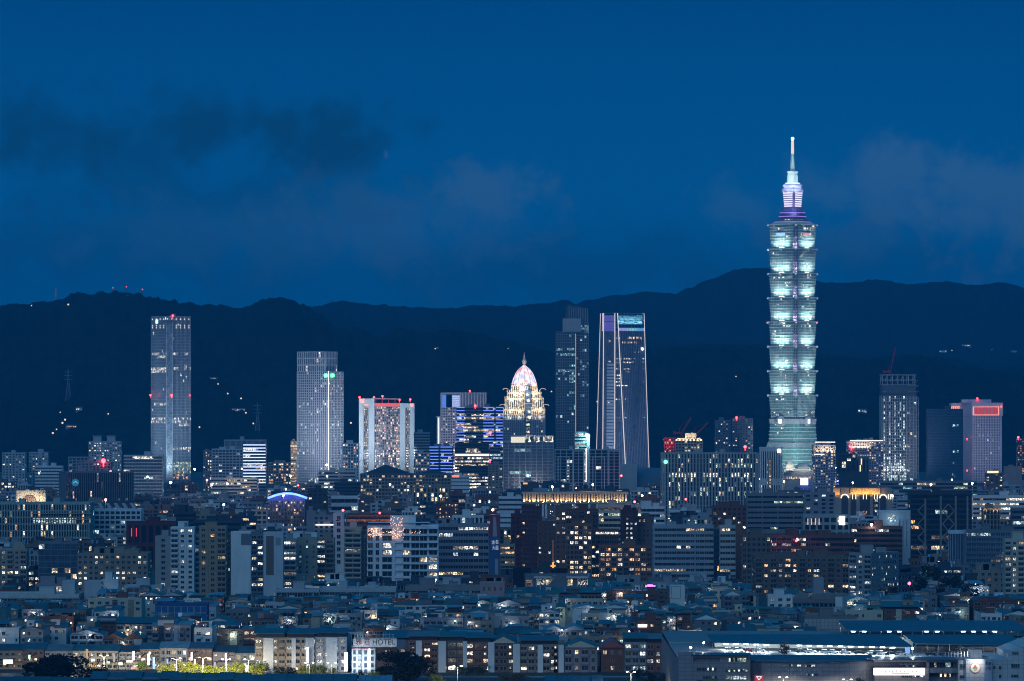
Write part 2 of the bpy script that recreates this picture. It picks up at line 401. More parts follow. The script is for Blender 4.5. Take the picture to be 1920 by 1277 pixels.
# ------------------------------------------------------------------ ground, streets, hills
def ground():
    b = MB(); b.v += [(-20000, -200, 0), (20000, -200, 0), (20000, 24000, 0), (-20000, 24000, 0)]; b.poly((0, 1, 2, 3))
    m = bpy.data.materials.new('city_ground'); m.use_nodes = True; t = NT(m.node_tree); bs = m.node_tree.nodes['Principled BSDF']
    tc = t.n('ShaderNodeTexCoord')
    m.node_tree.links.new(t.ramp(t.noise(tc.outputs['Object'], .02, 6, .6), [(.3, (.03, .032, .035)), (.7, (.07, .07, .068))]), bs.inputs['Base Color']); bs.inputs['Roughness'].default_value = .8
    setting('ground', b.mesh('ground', m))
    b = MB(); b.box(-260, 260, 1772, 1796, -.4, .05); setting('road', b.mesh('road', wall((.05, .05, .052), .7)))
    b = MB(); b.box(-260, 260, 1796, 1803, -.4, .18); setting('pavement', b.mesh('pavement', wall((.26, .25, .24), .8)))
    b = MB()
    for i in range(-40, 40): b.box(i * 6.4, i * 6.4 + 3.2, 1783.9, 1784.1, .051, .056)
    b.box(-258, 258, 1795.2, 1795.4, .051, .056); setting('road_markings', b.mesh('road_markings', plain('road_paint', (.7, .7, .68))))
ground()
FOREST = bpy.data.materials.new('forest_slope')
def forest_mat():
    m = FOREST; m.use_nodes = True; t = NT(m.node_tree); b = m.node_tree.nodes['Principled BSDF']
    tc = t.n('ShaderNodeTexCoord'); a = t.noise(tc.outputs['Object'], .03, 6, .7)
    m.node_tree.links.new(t.ramp(a, [(.35, (.003, .006, .004)), (.65, (.022, .030, .016))]), b.inputs['Base Color']); b.inputs['Roughness'].default_value = 1; b.inputs['Specular IOR Level'].default_value = 0
forest_mat()
from mathutils import noise as mn
from mathutils.bvhtree import BVHTree
SLOPES = []
def on_slope(px, py):      # where the line of sight to a photo point meets a slope
    d = Vector((PX(px, 1000), 1000, PZ(py, 1000) - HC)).normalized(); best = None
    for t in SLOPES:
        h = t.ray_cast(Vector((0, 0, HC)), d)[0]
        if h and (best is None or h.y < best.y): best = h
    return best
def hill(pts, D, depth, rough, seed, near=.5, step=4):
    """A wooded ridge: crest through photo points at distance D, sloping to the ground in front and behind; treetops roughen it."""
    def crest(x):
        for (a, ya), (c, yc) in zip(pts, pts[1:]):
            if a <= x <= c: t = (x - a) / (c - a); t = t * t * (3 - 2 * t); return ya + (yc - ya) * t
        return pts[0][1] if x < pts[0][0] else pts[-1][1]
    xs = [-160 + step * i for i in range(int(2240 / step) + 1)]; rows = [-1 + i / 30 for i in range(31)] + [.05, .12, .3, 1]
    v = []; f = []
    for r in rows:
        for x in xs:
            X = PX(x, D); h = PZ(crest(x), D); Y = D + r * depth * (near if r < 0 else 1)
            k = max(0, math.cos(r * math.pi / 2)) ** (1.1)
            big = mn.fractal(Vector((X * .0016 + seed, Y * .0016, seed)), 1, 2, 5) * 60 * (1 - k * .97) * min(1, (1 - abs(r)) * 3)
            tr = mn.fractal(Vector((X * .03, Y * .03, seed)), .6, 2, 4) * rough * (1 if abs(r) < .1 else 1.8)
            v.append((X * (Y / D), Y, max(-5, h * k + big + tr * min(1, 4 * (1 - abs(r))))))
    n = len(xs)
    for i in range(len(rows) - 1):
        for j in range(n - 1): f.append((i * n + j, i * n + j + 1, (i + 1) * n + j + 1, (i + 1) * n + j))
    me = bpy.data.meshes.new('hill'); me.from_pydata(v, [], f); me.materials.append(FOREST); me.shade_smooth(); setting('hill', me); SLOPES.append(BVHTree.FromPolygons([Vector(p) for p in v], f))
hill([(-160, 590), (0, 577), (60, 572), (110, 566), (150, 551), (185, 554), (240, 552), (290, 562), (330, 571), (400, 574), (455, 580), (500, 563), (525, 561), (560, 572), (600, 592), (640, 621), (680, 622), (712, 632), (750, 616), (775, 624), (800, 626), (840, 618), (880, 627), (940, 637), (1000, 655), (1060, 668), (1120, 664), (1200, 660), (1290, 654), (1350, 650), (1420, 655), (1500, 668), (1600, 675), (1720, 668), (1800, 690), (1920, 702), (2080, 700)], 8600, 1900, 7, 1.3, .9)
hill([(-160, 660), (300, 640), (580, 577), (640, 566), (700, 573), (800, 578), (840, 580), (900, 574), (960, 576), (1010, 571), (1060, 566), (1100, 580), (1300, 640), (2080, 690)], 11400, 2200, 5, 4.1, .8)
hill([(-160, 720), (800, 690), (980, 620), (1060, 580), (1100, 563), (1160, 553), (1220, 548), (1265, 551), (1290, 542), (1330, 525), (1380, 507), (1420, 503), (1500, 515), (1550, 532), (1600, 530), (1650, 526), (1700, 533), (1780, 529), (1830, 535), (1880, 531), (1930, 543), (2080, 540)], 12600, 2400, 4, 9.7, .8)
hill([(-160, 700), (1000, 690), (1180, 672), (1240, 650), (1330, 646), (1420, 648), (1520, 664), (1640, 674), (1760, 672), (1860, 690), (2080, 680)], 9600, 1500, 6, 6.2, .9)
def haze_box():
    b = MB(); b.box(-9000, 9000, -60, 17500, -8, 620)
    m = bpy.data.materials.new('haze_air'); m.use_nodes = True; nt = m.node_tree; nt.nodes.remove(nt.nodes['Principled BSDF'])
    pv = nt.nodes.new('ShaderNodeVolumePrincipled'); pv.inputs['Color'].default_value = (.05, .56, 1.0, 1); pv.inputs['Density'].default_value = HAZE; pv.inputs['Anisotropy'].default_value = .2
    nt.links.new(pv.outputs[0], nt.nodes['Material Output'].inputs['Volume'])
    setting('haze', b.mesh('haze', m), 'stuff')
HAZE = 6.3e-5
haze_box()
# lights of houses and masts on the slopes
def slope_lights():
    rr = random.Random(3)
    for (x, y, w, h, c, lab) in [(148, 766, 12, 4, 'i', 'lit hillside house above the faint zigzag of lamps'), (133, 799, 20, 3, 'p', 'reddish lit hillside hall on the dark slope'), (397, 709, 22, 2, 'i', 'long lit terrace high on the dark slope beside the glass tower'),
        (447, 768, 24, 3, 'i', 'bright lit hall on the slope between glass tower and pale grid tower'), (820, 652, 4, 2, 'i', 'tiny lit hut under the rocky ridge'), (1768, 658, 14, 2, 'c', 'pale lit villa row on the far slope above the building site tower'),
        (1812, 647, 18, 2, 'c', 'brightest lit villa on the far slope beyond the tall tiered tower'), (1901, 659, 12, 2, 'g', 'greenish lit villa at the far end of the slope'), (1617, 770, 16, 5, 'c', 'pale hillside monument beside the scaffolded tower'), (238, 555, 3, 1.2, 'i', 'tiny lit station building on the ridge crest')]:
        D = on_slope(x, y).y - 12
        s = sx(D); o = thing('hillside_house', lab, 'house', (PX(x, D), D, PZ(y, D) - 4))
        b = MB(); b.box(-w * s / 2, w * s / 2, 0, 9, -3, h * s * .5 + 4); b.box(-w * s / 2 - .6, w * s / 2 + .6, -.6, 9.6, h * s * .5 + 4, h * s * .5 + 4.8); b.build('wall', CONC, o)
        k = max(1, int(w / 3))
        wins = [((-w / 2 + (i + .5) * w / k) * s, -.02, 3 + rr.uniform(-.5, .5) * h * .4, w / k * s * rr.uniform(.3, .85), h * s * .6, 0, MIX[c]) for i in range(k)]
        emit_windows(o, wins)
    for i, (x, y) in enumerate([(113, 773), (99, 812), (106, 805), (117, 793), (122, 787), (203, 776), (409, 720), (427, 738), (452, 747), (461, 774), (374, 801), (475, 794), (658, 793), (816, 654), (1034, 734), (1120, 753), (1380, 706), (59, 573), (128, 571), (1480, 796), (1785, 657), (1860, 656), (953, 654)]):
        D = on_slope(x, y).y - 10
        o = thing('slope_lamp', 'small lone lamp shining on the dark wooded slope', 'lamp', (PX(x, D), D, PZ(y, D)), 'lone lamps scattered over the wooded slopes')
        b = MB(); b.ball((0, 0, 0), rr.uniform(1.0, 1.9), 6); b.build('bulb', lamp('hill_lamp', (1, .86, .6), 1.3), o); b = MB(); b.bar((0, 0, -1), (0, 0, -9), .3); b.build('pole', DARKM, o)
    for i, (x, y, lab) in enumerate([(212, 540, 'red tipped mast on the wooded ridge, nearest the summit tree'), (237, 538, 'tallest of the red tipped masts along the wooded ridge'), (267, 543, 'red tipped mast on the ridge just beyond the glass tower')]):
        D = 8590; z0 = PZ(556, D) - 14; o = thing('radio_mast', lab, 'mast', (PX(x, D), D, z0)); zt = PZ(y, D) - z0
        b = MB()
        for q in (-1, 1): b.bar((q * 2.2, 0, 0), (q * .4, 0, zt), .25)
        for j in range(6): b.bar((-2 + j * .3, 0, zt * j / 6), (2 - j * .3, 0, zt * (j + 1) / 6), .15)
        b.build('lattice', DARKM, o); beacon(o, (0, 0, zt + .5), 1.5, lamp('dim_red_beacon', (1, .1, .05), 2.5))
    D = 8560; o = thing('radio_mast', 'pale lattice telecom tower standing alone on the ridge crest', 'mast', (PX(105, D), D, PZ(568, D) - 8)); zt = 38
    b = MB()
    for q in (-1, 1): b.bar((q * 3, 0, 0), (q * 1.2, 0, zt), .4)
    for j in range(8): b.bar((-2.6 + j * .2, 0, zt * j / 8), (2.6 - j * .2, 0, zt * (j + 1) / 8), .25); b.bar((2.6 - j * .2, 0, zt * j / 8), (-2.6 + j * .2, 0, zt * (j + 1) / 8), .25)
    b.build('lattice', WHITE, o); d = MB()
    for j in (12, 20, 27): d.cyl(0, -1.6, j, j + 3.5, 2.2, 2.2, 10)
    d.build('drum_antenna', WHITE, o)
    for px, lab in ((483, 'faint steel power pylon on the slope behind the pale grid tower'), (128, 'faint pale power pylon on the wooded slope above the zigzag lamps')):
        py = 806 if px > 200 else 742; D = on_slope(px, py).y - 15
        o = thing('power_pylon', lab, 'pylon', (PX(px, D), D, PZ(py, D))); b = MB(); zt = 46
        for q in (-1, 1): b.bar((q * 5, 0, -10), (q * 1, 0, zt * .6), .35); b.bar((q * 1, 0, zt * .6), (q * .4, 0, zt), .3)
        for k in (.62, .76, .9): b.bar((-7, 0, zt * k), (7, 0, zt * k), .3)
        for j in range(5): b.bar((-4.6 + j * .75, 0, j * 6 - 8), (4 - j * .7, 0, j * 6 - 2), .2); b.bar((4.6 - j * .75, 0, j * 6 - 8), (-4 + j * .7, 0, j * 6 - 2), .2)
        b.build('lattice', plain('galvanised_steel', (.45, .48, .5), .5, .3), o)
slope_lights()

# ------------------------------------------------------------------ landmark towers
def bands(rows, other=None):
    def f(y, u):
        for (a, c, u0, u1, k, pr) in rows:
            if a <= y <= c and u0 <= u <= u1 and RNG.random() < pr: return k
        return other
    return f
def glass_tower():
    rl = bands([(659, 666, .05, .45, 'b', 1), (659, 667, .6, 1, 'b', .8), (668, 671, .3, 1, 'b', .9), (689, 694, 0, 1, 'b', .95), (695, 700, 0, .85, 'b', .95), (719, 720, 0, 1, 'b', .4), (747, 752, 0, .75, 'b', .9), (753, 758, .2, 1, 'b', .9), (783, 787, 0, 1, 'b', .7), (789, 794, 0, .95, 'b', .85), (842, 846, .2, 1, 'c', .5)])
    rr_ = bands([(660, 664, 0, .35, 'b', 1), (660, 664, .6, .85, 'b', .6), (683, 687, .55, .95, 'b', .8), (689, 694, .2, .5, 'b', .8), (689, 694, .6, 1, 'b', .9), (673, 676, 0, .15, 'a', .9), (648, 658, 0, .12, 'a', .8), (747, 752, .1, 1, 'b', .8), (753, 756, .1, 1, 'b', .6), (782, 787, .1, 1, 'b', .6), (788, 795, 0, .8, 'b', .7), (796, 799, .3, 1, 'b', .8), (840, 846, 0, 1, 'b', .9), (848, 851, .3, .5, 'b', .9), (868, 886, .1, 1, 'g', .95), (886, 900, 0, .9, 'a', .5)])
    st = dict(s='curtain', fh=4.2, bw=2.4, pier=.22, span=.18, dp=.3, lit=.012, mix='ic', glass=G_GREY, pat=rl)
    o, (X, Y), pts, F, H = bld('glass_tower', 'tall slim glass tower with white lit floors standing alone before the dark hill', 'skyscraper', 280, 355, 594, 6000, st, wall((.34, .36, .42), .5), dict(st, pat=rr_), 318, 45, core=G_GREY, rooms=1, cap=100, vis=900, short='the slim glass tower')
    b = MB(); w = 4.4                     # braced stair strip on the nearest corner
    b.box(-w, w, -2.2, 4, 0, H - 9); b.build('corner_strip', G_GREY, o)
    b = MB(); n = 26
    for q in (-1, 1): b.bar((q * w, -2.4, 0), (q * w, -2.4, H - 8), .4)
    for j in range(n):
        z = (H - 9) * j / n; z2 = (H - 9) * (j + 1) / n; q = 1 if j % 2 else -1
        b.bar((-w * q, -2.4, z), (w * q, -2.4, z2), .28); b.bar((-w, -2.4, z), (w, -2.4, z), .2)
    b.build('bracing', wall((.5, .53, .6)), o)
    fill_spots(o, -30, 30, 2, 7e6, (.58, .84, 1), 110, -120)
    for (x, y) in ((324, 592), (280, 741), (322, 741), (354, 741)): beacon(o, (PX(x, 6000) - X, -3.5 if x in (322,) else (18 if x == 280 else (22 if x == 354 else 0)), PZ(y, 6000)), 1.6 if x != 354 else .7)
    s = MB(); s.fbox(F[0][0], 11, 15.5, .4, .8, PZ(606, 6000), PZ(599, 6000)); s.build('sign', lamp('cyan_sign', (.35, .9, 1), 4), o)
    d = MB()
    for fr, k in ((F[0], 5), (F[1], 5)):
        for j in range(k):
            for yy in (598, 610, 614):
                u = fr[1] * (j + .5) / k; d.fbox(fr[0], u - .35, u + .35, .32, .6, PZ(yy, 6000) - .9, PZ(yy, 6000) + .9)
    q = d.build('crown_light', lamp('crown_white', (1, .95, .8), 2.2), o); q['kind'] = 'stuff'
glass_tower()
def grid_tower():
    D = 5800; lil = wall((.62, .63, .68), .7, .1)
    pat = bands([(792, 797, .15, .95, 'c', .7), (766, 775, .4, .8, 'i', .45), (808, 815, .1, .3, 'c', .7), (825, 832, .1, .5, 'c', .35), (848, 856, 0, .7, 'c', .3), (751, 758, .8, 1, 'i', .5), (896, 904, .4, .7, 'i', .6)])
    st = dict(s='grid', fh=3.55, bw=3.3, pier=.34, span=.36, dp=.6, lit=.06, mix='ciwc', pat=pat)
    o, (X, Y), pts, F, H = bld('grid_tower', 'tall pale grid tower with two green lamps and a light line down its corner', 'skyscraper', 555, 642, 697, D, st, lil, dict(st, pat=bands([(793, 797, .1, .9, 'c', .4), (826, 830, .1, .6, 'c', .6)])), 616, 33, rooms=0, vis=905, short='the pale grid tower', par=.5)
    s = sx(D); b = MB(); H2 = PZ(659, D); w = []
    f0 = F[0][0]; a = F[0][1]; bw = F[1][1]
    def P(u, v): return (-math.cos(R(33)) * u + math.sin(R(33)) * v, math.sin(R(33)) * u + math.cos(R(33)) * v)
    pp = [P(a, .4), P(6, .4), P(6, bw - 6), P(a, bw - 6)]
    b.prism(pp, H + .01, H2)
    top = dict(s='grid', fh=8.5, bw=3.6, pier=.3, span=.2, dp=.5, lit=.05, mix='i', pat=bands([(681, 688, 0, 1, 'i', .45), (672, 678, .3, .9, 'd', .5)]), glass=G_GREY)
    facade(b, w, (pp[0][0], pp[0][1], math.cos(R(33)), -math.sin(R(33))), a - 6, H, H2, top, D)
    facade(b, w, (pp[1][0], pp[1][1], math.sin(R(33)), math.cos(R(33))), bw - 6.4, H, H2, top, D)
    b.build('upper_block', lil, o); emit_windows(o, w)
    fill_spots(o, -40, 20, 3, 2.8e6, (.74, .84, 1), 90, -110)
    b = MB(); b.bar((0, -.9, 8), (0, -.9, H + 1), .55, 6); b.build('light_line', lamp('pinkish_line', (1, .80, .80), 2.0), o)
    for x in (610.5, 623.5):
        g = MB(); u = (PX(x, D) - X); zz = PZ(704, D)
        yy = -u * math.tan(R(33)) if u < 0 else u / math.tan(R(33)) * .65
        g.ball((u, yy - 2.4, zz), 2.6, 12); g.build('green_lamp', lamp('green_lamp', (.12, 1, .45), 5), o)
grid_tower()
def letter_hotel():
    D = 5800; s = sx(D); X0 = PX(673, D); o = thing('hotel_tower', 'white slab hotel tower with pink lit grid, red roof band and red shoulder letters', 'hotel', (X0, D, 0))
    u = lambda px: (px - 673) * s
    zt, zr = PZ(748, D), PZ(756, D); b = MB(); white = wall((.78, .80, .82), .6, .06)
    b.box(0, u(777), 8, 30, 0, PZ(757, D)); b.box(u(702), u(750), 3, 8.01, 0, PZ(762, D))
    for a, c, t in ((673, 681.5, 748), (691, 702, 748), (750, 760, 756), (769, 777, 756)): b.box(u(a), u(c), 0, 8.2, 0, PZ(t, D))
    b.box(u(673), u(702), .3, 8.3, PZ(757, D), PZ(747, D)); b.box(u(760), u(769), .3, 8.3, PZ(764, D), PZ(756.4, D))
    b.build('wall', white, o)
    b = MB(); w = []
    facade(b, w, (u(702), 3, 1, 0), u(750) - u(702), 0, PZ(762, D), dict(s='grid', fh=3.5, bw=2.6, pier=.3, span=.3, dp=.5, lit=.62, mix='ppww', glass=G_GREY, pat=lambda y, q: False if RNG.random() < .3 else None), D)
    for a, c in ((681.5, 691), (760, 769)): facade(b, w, (u(a), 8, 1, 0), u(c) - u(a), 0, PZ(765, D), dict(s='grid', fh=3.5, bw=2.4, pier=.4, span=.45, dp=.4, lit=.6, mix='www'), D)
    b.build('centre_bay', wall((.32, .31, .35)), o); emit_windows(o, w)
    b = MB(); b.box(u(702.2), u(749.8), 2.4, 26, PZ(761.8, D), PZ(756, D)); b.build('roof_band', lamp('red_roof_band', (1, .07, .05), 1.1), o)
    b = MB(); b.hexa([(u(700), 1.5, PZ(748.5, D)), (u(752), 1.5, PZ(749.5, D)), (u(752), 28, PZ(749.5, D)), (u(700), 28, PZ(748.5, D)), (u(700), 1.5, PZ(746, D)), (u(752), 1.5, PZ(747.4, D)), (u(752), 28, PZ(747.4, D)), (u(700), 28, PZ(746, D))])
    for k in (704, 716, 728, 740, 748): b.bar((u(k), 20, PZ(757, D)), (u(k), 20, PZ(748, D)), .5)
    b.build('roof_canopy', wall((.6, .3, .33)), o)
    red = lamp('red_letter', (1, .16, .12), 5)
    text_part('W', red, o, (u(679), -.5, PZ(752, D)), 7 * s, 8 * s); text_part('W', red, o, (u(772.5), -.5, PZ(760, D)), 6 * s, 6 * s)
    b = MB(); b.box(u(681), u(691), 7.6, 8.2, PZ(760.3, D), PZ(758.3, D)); b.build('slot_light', lamp('orange_slot', (1, .35, .15), 2), o)
    for x, y in ((674, 745), (701, 745), (717, 743), (749, 749), (769, 749)): beacon(o, (u(x), 6, PZ(y, D)), 1.7)
    for x in (683, 697, 755, 773): light('SPOT', o, (u(x), -110, 40), 1.0e5, (.75, .9, 1), 2, (u(x), 0, PZ(800, D)), 90, 1)
    HERO.append((673, 777, 747, D, 876, 'the hotel tower with red letters'))
letter_hotel()
BLUE = lamp('blue_light_strip', (.16, .26, 1), 1.7); BLUW = lamp('pale_blue_strip', (.55, .68, 1), 1.9)
def frame_office():
    D = 6000; s = sx(D); o = thing('frame_office', 'pale office tower with an open blue lit frame at its top', 'office tower', (PX(826, D), D, 0)); u = lambda p: (p - 826) * s
    zt = PZ(736, D); zb = PZ(764, D); b = MB(); w = []; m = wall((.52, .50, .54), .7, .1)
    b.box(0, u(912), 0, 30, 0, zb); facade(b, w, (0, 0, 1, 0), u(912), 0, zb, dict(s='grid', fh=3.6, bw=3.4, pier=.4, span=.4, dp=.5, lit=.12, mix='piw'), D)
    b.box(0, u(829), 0, 30, zb, zt); b.box(u(829), u(862), 0.01, 30.01, PZ(739.5, D), zt - .02); b.box(u(862), u(912), 0, 30, zb, zt)
    facade(b, w, (u(862), 0, 1, 0), u(912) - u(862), zb, zt, dict(s='fins', fh=30, bw=4.2, pier=.5, span=.1, dp=.8, lit=.0, glass=G_GREY), D)
    b.build('wall', m, o); emit_windows(o, w)
    b = MB(); b.box(u(829.1), u(836), 1, 29, zb + .1, PZ(740, D)); b.build('blue_panel', lamp('blue_panel', (.10, .28, .95), .9), o)
    b = MB()
    for k in range(6): z = PZ(762 - k * 3.7, D); b.box(u(847.5), u(861.8), 1, 2.4, z, z + 1.1)
    b.build('blue_bar', BLUW, o); b = MB(); b.box(u(847.5), u(861.9), 2.4, 28, zb + .05, PZ(740, D)); b.build('plant_room', wall((.2, .25, .4)), o)
    fill_spots(o, 5, 60, 2, 1.8e6, (.85, .8, 1), 70, -120)
    beacon(o, (u(881), 6, PZ(733, D)), 1.6); beacon(o, (u(891), -1, PZ(760, D)), 1.3)
    b = MB(); b.box(u(819), u(825.6), 4, 20, 0, PZ(782, D)); b.box(u(817), u(825.8), 3, 21, PZ(782, D), PZ(780.6, D)); b.build('side_wing', m, o)
    b = MB(); b.box(u(821), u(823.4), 3.2, 3.9, PZ(834, D), PZ(783, D)); b.build('light_strip', lamp('side_strip', (.8, .85, 1), 1.6), o)
    HERO.append((819, 912, 736, D, 880, 'the frame topped office'))
frame_office()
def strip_office(name, label, x0, x1, yt, D, spans, fh, short, st=None, vis=880, n0=1, mat=BLUE, every=1, th=1.0, **k):
    st = st or dict(s='band', fh=fh, bw=3.2, span=.42, dp=.4, lit=.22, mix='wwic')
    o, A, pts, F, H = bld(name, label, 'office tower', x0, x1, yt, D, st, k.pop('w', wall((.20, .23, .32), .5)), vis=vis, short=short, **k)
    s = sx(D); n = round(H / fh); f = H / n; q = 0
    for j in range(n0, n + 1, every):
        for (a, c) in spans:
            b = MB(); b.box((a - x0) * s, (c - x0) * s, -.75, -.42, j * f - th / 2 - .2, j * f + th / 2 - .2); b.build('light_strip', mat, o); q += 1
    return o
strip_office('strip_office', 'dark glass office tower striped with blue light bars on every floor', 856, 943, 764, 5700, [(856, 871), (906, 926), (930, 943)], 4.1, 'the blue striped office', n0=14, beacons=[(891, 761), (920, 811)])
strip_office('low_strip_office', 'small office block with thin blue light bars beside the banded lit block', 805, 850, 838, 5500, [(805, 822), (826, 848)], 4.0, 'the small blue striped block', n0=6, vis=885)
def dome_tower():
    D = 5900; s = sx(D); cx = 983; o = thing('domed_tower', 'floodlit cream tower with stepped crown, glowing dome and gilded spire', 'tower', (PX(cx, D), D + 22, 0))
    w2 = lambda p: p * s / 2
    b = MB(); wins = []; zb = PZ(777.5, D); hw = w2(79); b.box(-hw, hw, -22, 22, 0, zb)
    gs = dict(s='grid', fh=3.6, bw=2.9, pier=.42, span=.3, dp=.6, lit=.03, mix='wi', glass=G_BLUE, pat=bands([(803, 807, 0, .4, 'i', .7)]))
    facade(b, wins, (-hw, -22, 1, 0), hw * 1.06, 0, zb, gs, D); facade(b, wins, (hw * .36, -22, 1, 0), hw * .64, 0, zb, gs, D)
    b.build('shaft', wall((.40, .40, .44), .7, .1), o); emit_windows(o, wins)
    cream = wall((.66, .58, .44), .8, .08)
    wins = []; stages = [(79, 777.5, 767, 22), (73, 767, 746, 20), (64, 746, 735, 18), (48, 735, 721, 17)]
    for i, (wp, y0, y1, dd) in enumerate(stages):
        b = MB(); z0, z1 = PZ(y0, D), PZ(y1, D); h = w2(wp); b.box(-h, h, -dd, dd, z0 + .02, z1)
        fs = dict(s='grid', fh=(z1 - z0), bw=3.0, pier=.5, span=.0, dp=1.1, lit=0, glass=G_DARK); fw = []
        facade(b, fw, (-h, -dd, 1, 0), 2 * h, z0 + .4, z1 - 2.2, fs, D)
        for q in range(int(2 * h / 3) + 1): b.box(-h + q * 3 - .5, -h + q * 3 + .7, -dd - 1, -dd + .4, z1 + .01, z1 + 2.0 + (q % 2))
        b.box(-h - .4, h + .4, -dd - 1.3, -dd + .2, z1 - 2.2, z1 - .6)
        g = b.build('crown_stage', cream, o); emit_windows(g, fw)
        for q in range(4): x = -h + (q + .5) * h / 2; light('SPOT', o, (x, -dd - 13, z0 - 4), 1.3e4, (1, .86, .66), 1.5, (x, -dd + 1, (z0 + z1) / 2 + 2), 120, 1)
    # central bay with its arched hoods
    b = MB(); b.box(w2(2), w2(26), -24.2, -16, PZ(790, D), PZ(731, D)); b.build('central_bay', G_BLUE, o)
    b = MB()
    for y, k in ((731, 26), (760, 24)):
        for j in range(6): a0 = math.pi * j / 6; a1 = math.pi * (j + 1) / 6; c0 = w2(14); b.bar((c0 + w2(k) * math.cos(a0), -25, PZ(y, D) + 3 * math.sin(a0)), (c0 + w2(k) * math.cos(a1), -25, PZ(y, D) + 3 * math.sin(a1)), .45)
    for x, y in ((-35, 731), (35, 731), (-41, 761), (41, 761)):
        for j in range(4): a0 = math.pi * j / 4; a1 = math.pi * (j + 1) / 4; b.bar((w2(x * 2) + 4 * math.cos(a0), -21, PZ(y, D) + 2 * math.sin(a0)), (w2(x * 2) + 4 * math.cos(a1), -21, PZ(y, D) + 2 * math.sin(a1)), .4)
    b.build('arched_hood', lamp('hood_light', (1, .9, .75), .7), o)
    wb = []
    for k in range(9): wb.append((w2(14), -24.4, PZ(782 + k * 7, D), 5.5, 3.2, 0, L_CYAN if k % 2 else L_WARM))
    b = MB(); b.box(w2(6), w2(22), -24.3, -21, 0, PZ(777, D)); b.build('lift_bay', G_DARK, o); emit_windows(o, wb)
    # LED dome
    prof = [(w2(51), PZ(733, D)), (w2(47), PZ(719, D)), (w2(41), PZ(709, D)), (w2(33), PZ(700, D)), (w2(27.5), PZ(696, D)), (w2(20), PZ(691, D)), (w2(12), PZ(688, D)), (w2(6), PZ(685, D))]
    b = MB(); b.lathe(prof, 0, 0, 24)
    m = bpy.data.materials.new('dome_led_panels'); m.use_nodes = True; t = NT(m.node_tree); bs = m.node_tree.nodes['Principled BSDF']; tc = t.n('ShaderNodeTexCoord')
    vo = t.n('ShaderNodeTexVoronoi'); vo.inputs['Scale'].default_value = .16; m.node_tree.links.new(tc.outputs['Object'], vo.inputs['Vector'])
    c = t.ramp(t.noise(tc.outputs['Object'], .10, 2), [(.40, (.62, .60, 1)), (.52, (1, .90, .94)), (.66, (1, .25, .2))])
    m.node_tree.links.new(c, bs.inputs['Emission Color']); m.node_tree.links.new(t.m('MULTIPLY_ADD', t.smooth(vo.outputs['Distance'], .1, .9), .9, .95), bs.inputs['Emission Strength']); m.cycles.emission_sampling = 'NONE'
    b.build('dome', m, o)
    b = MB()
    for k in range(12):
        a = 2 * math.pi * k / 12
        for (r0, z0), (r1, z1) in zip(prof, prof[1:]): b.bar((r0 * 1.01 * math.cos(a), r0 * 1.01 * math.sin(a), z0), (r1 * 1.01 * math.cos(a), r1 * 1.01 * math.sin(a), z1), .25)
    b.build('dome_rib', wall((.3, .28, .3)), o)
    for (x, y) in ((972 - cx, 721), (1001 - cx, 721)): g = MB(); g.ball((x * s, -19, PZ(y, D)), 2.5, 10); g.build('round_lamp', lamp('dome_round', (1, .55, .38), 4), o)
    b = MB(); b.ball((0, 0, PZ(678, D)), 3.4, 12, 1.25); b.cyl(0, 0, PZ(687, D), PZ(682, D), 2.6, 1.6); b.cyl(0, 0, PZ(674.5, D), PZ(660, D), 1.5, .1, 8); b.build('spire', plain('gilded_metal', (.75, .66, .55), .4, .3), o)
    light('SPOT', o, (0, -40, PZ(700, D)), 4e4, (1, .85, .75), 1, (0, 0, PZ(676, D)), 40)
    HERO.append((943, 1023, 660, D, 820, 'the floodlit domed tower'))
dome_tower()
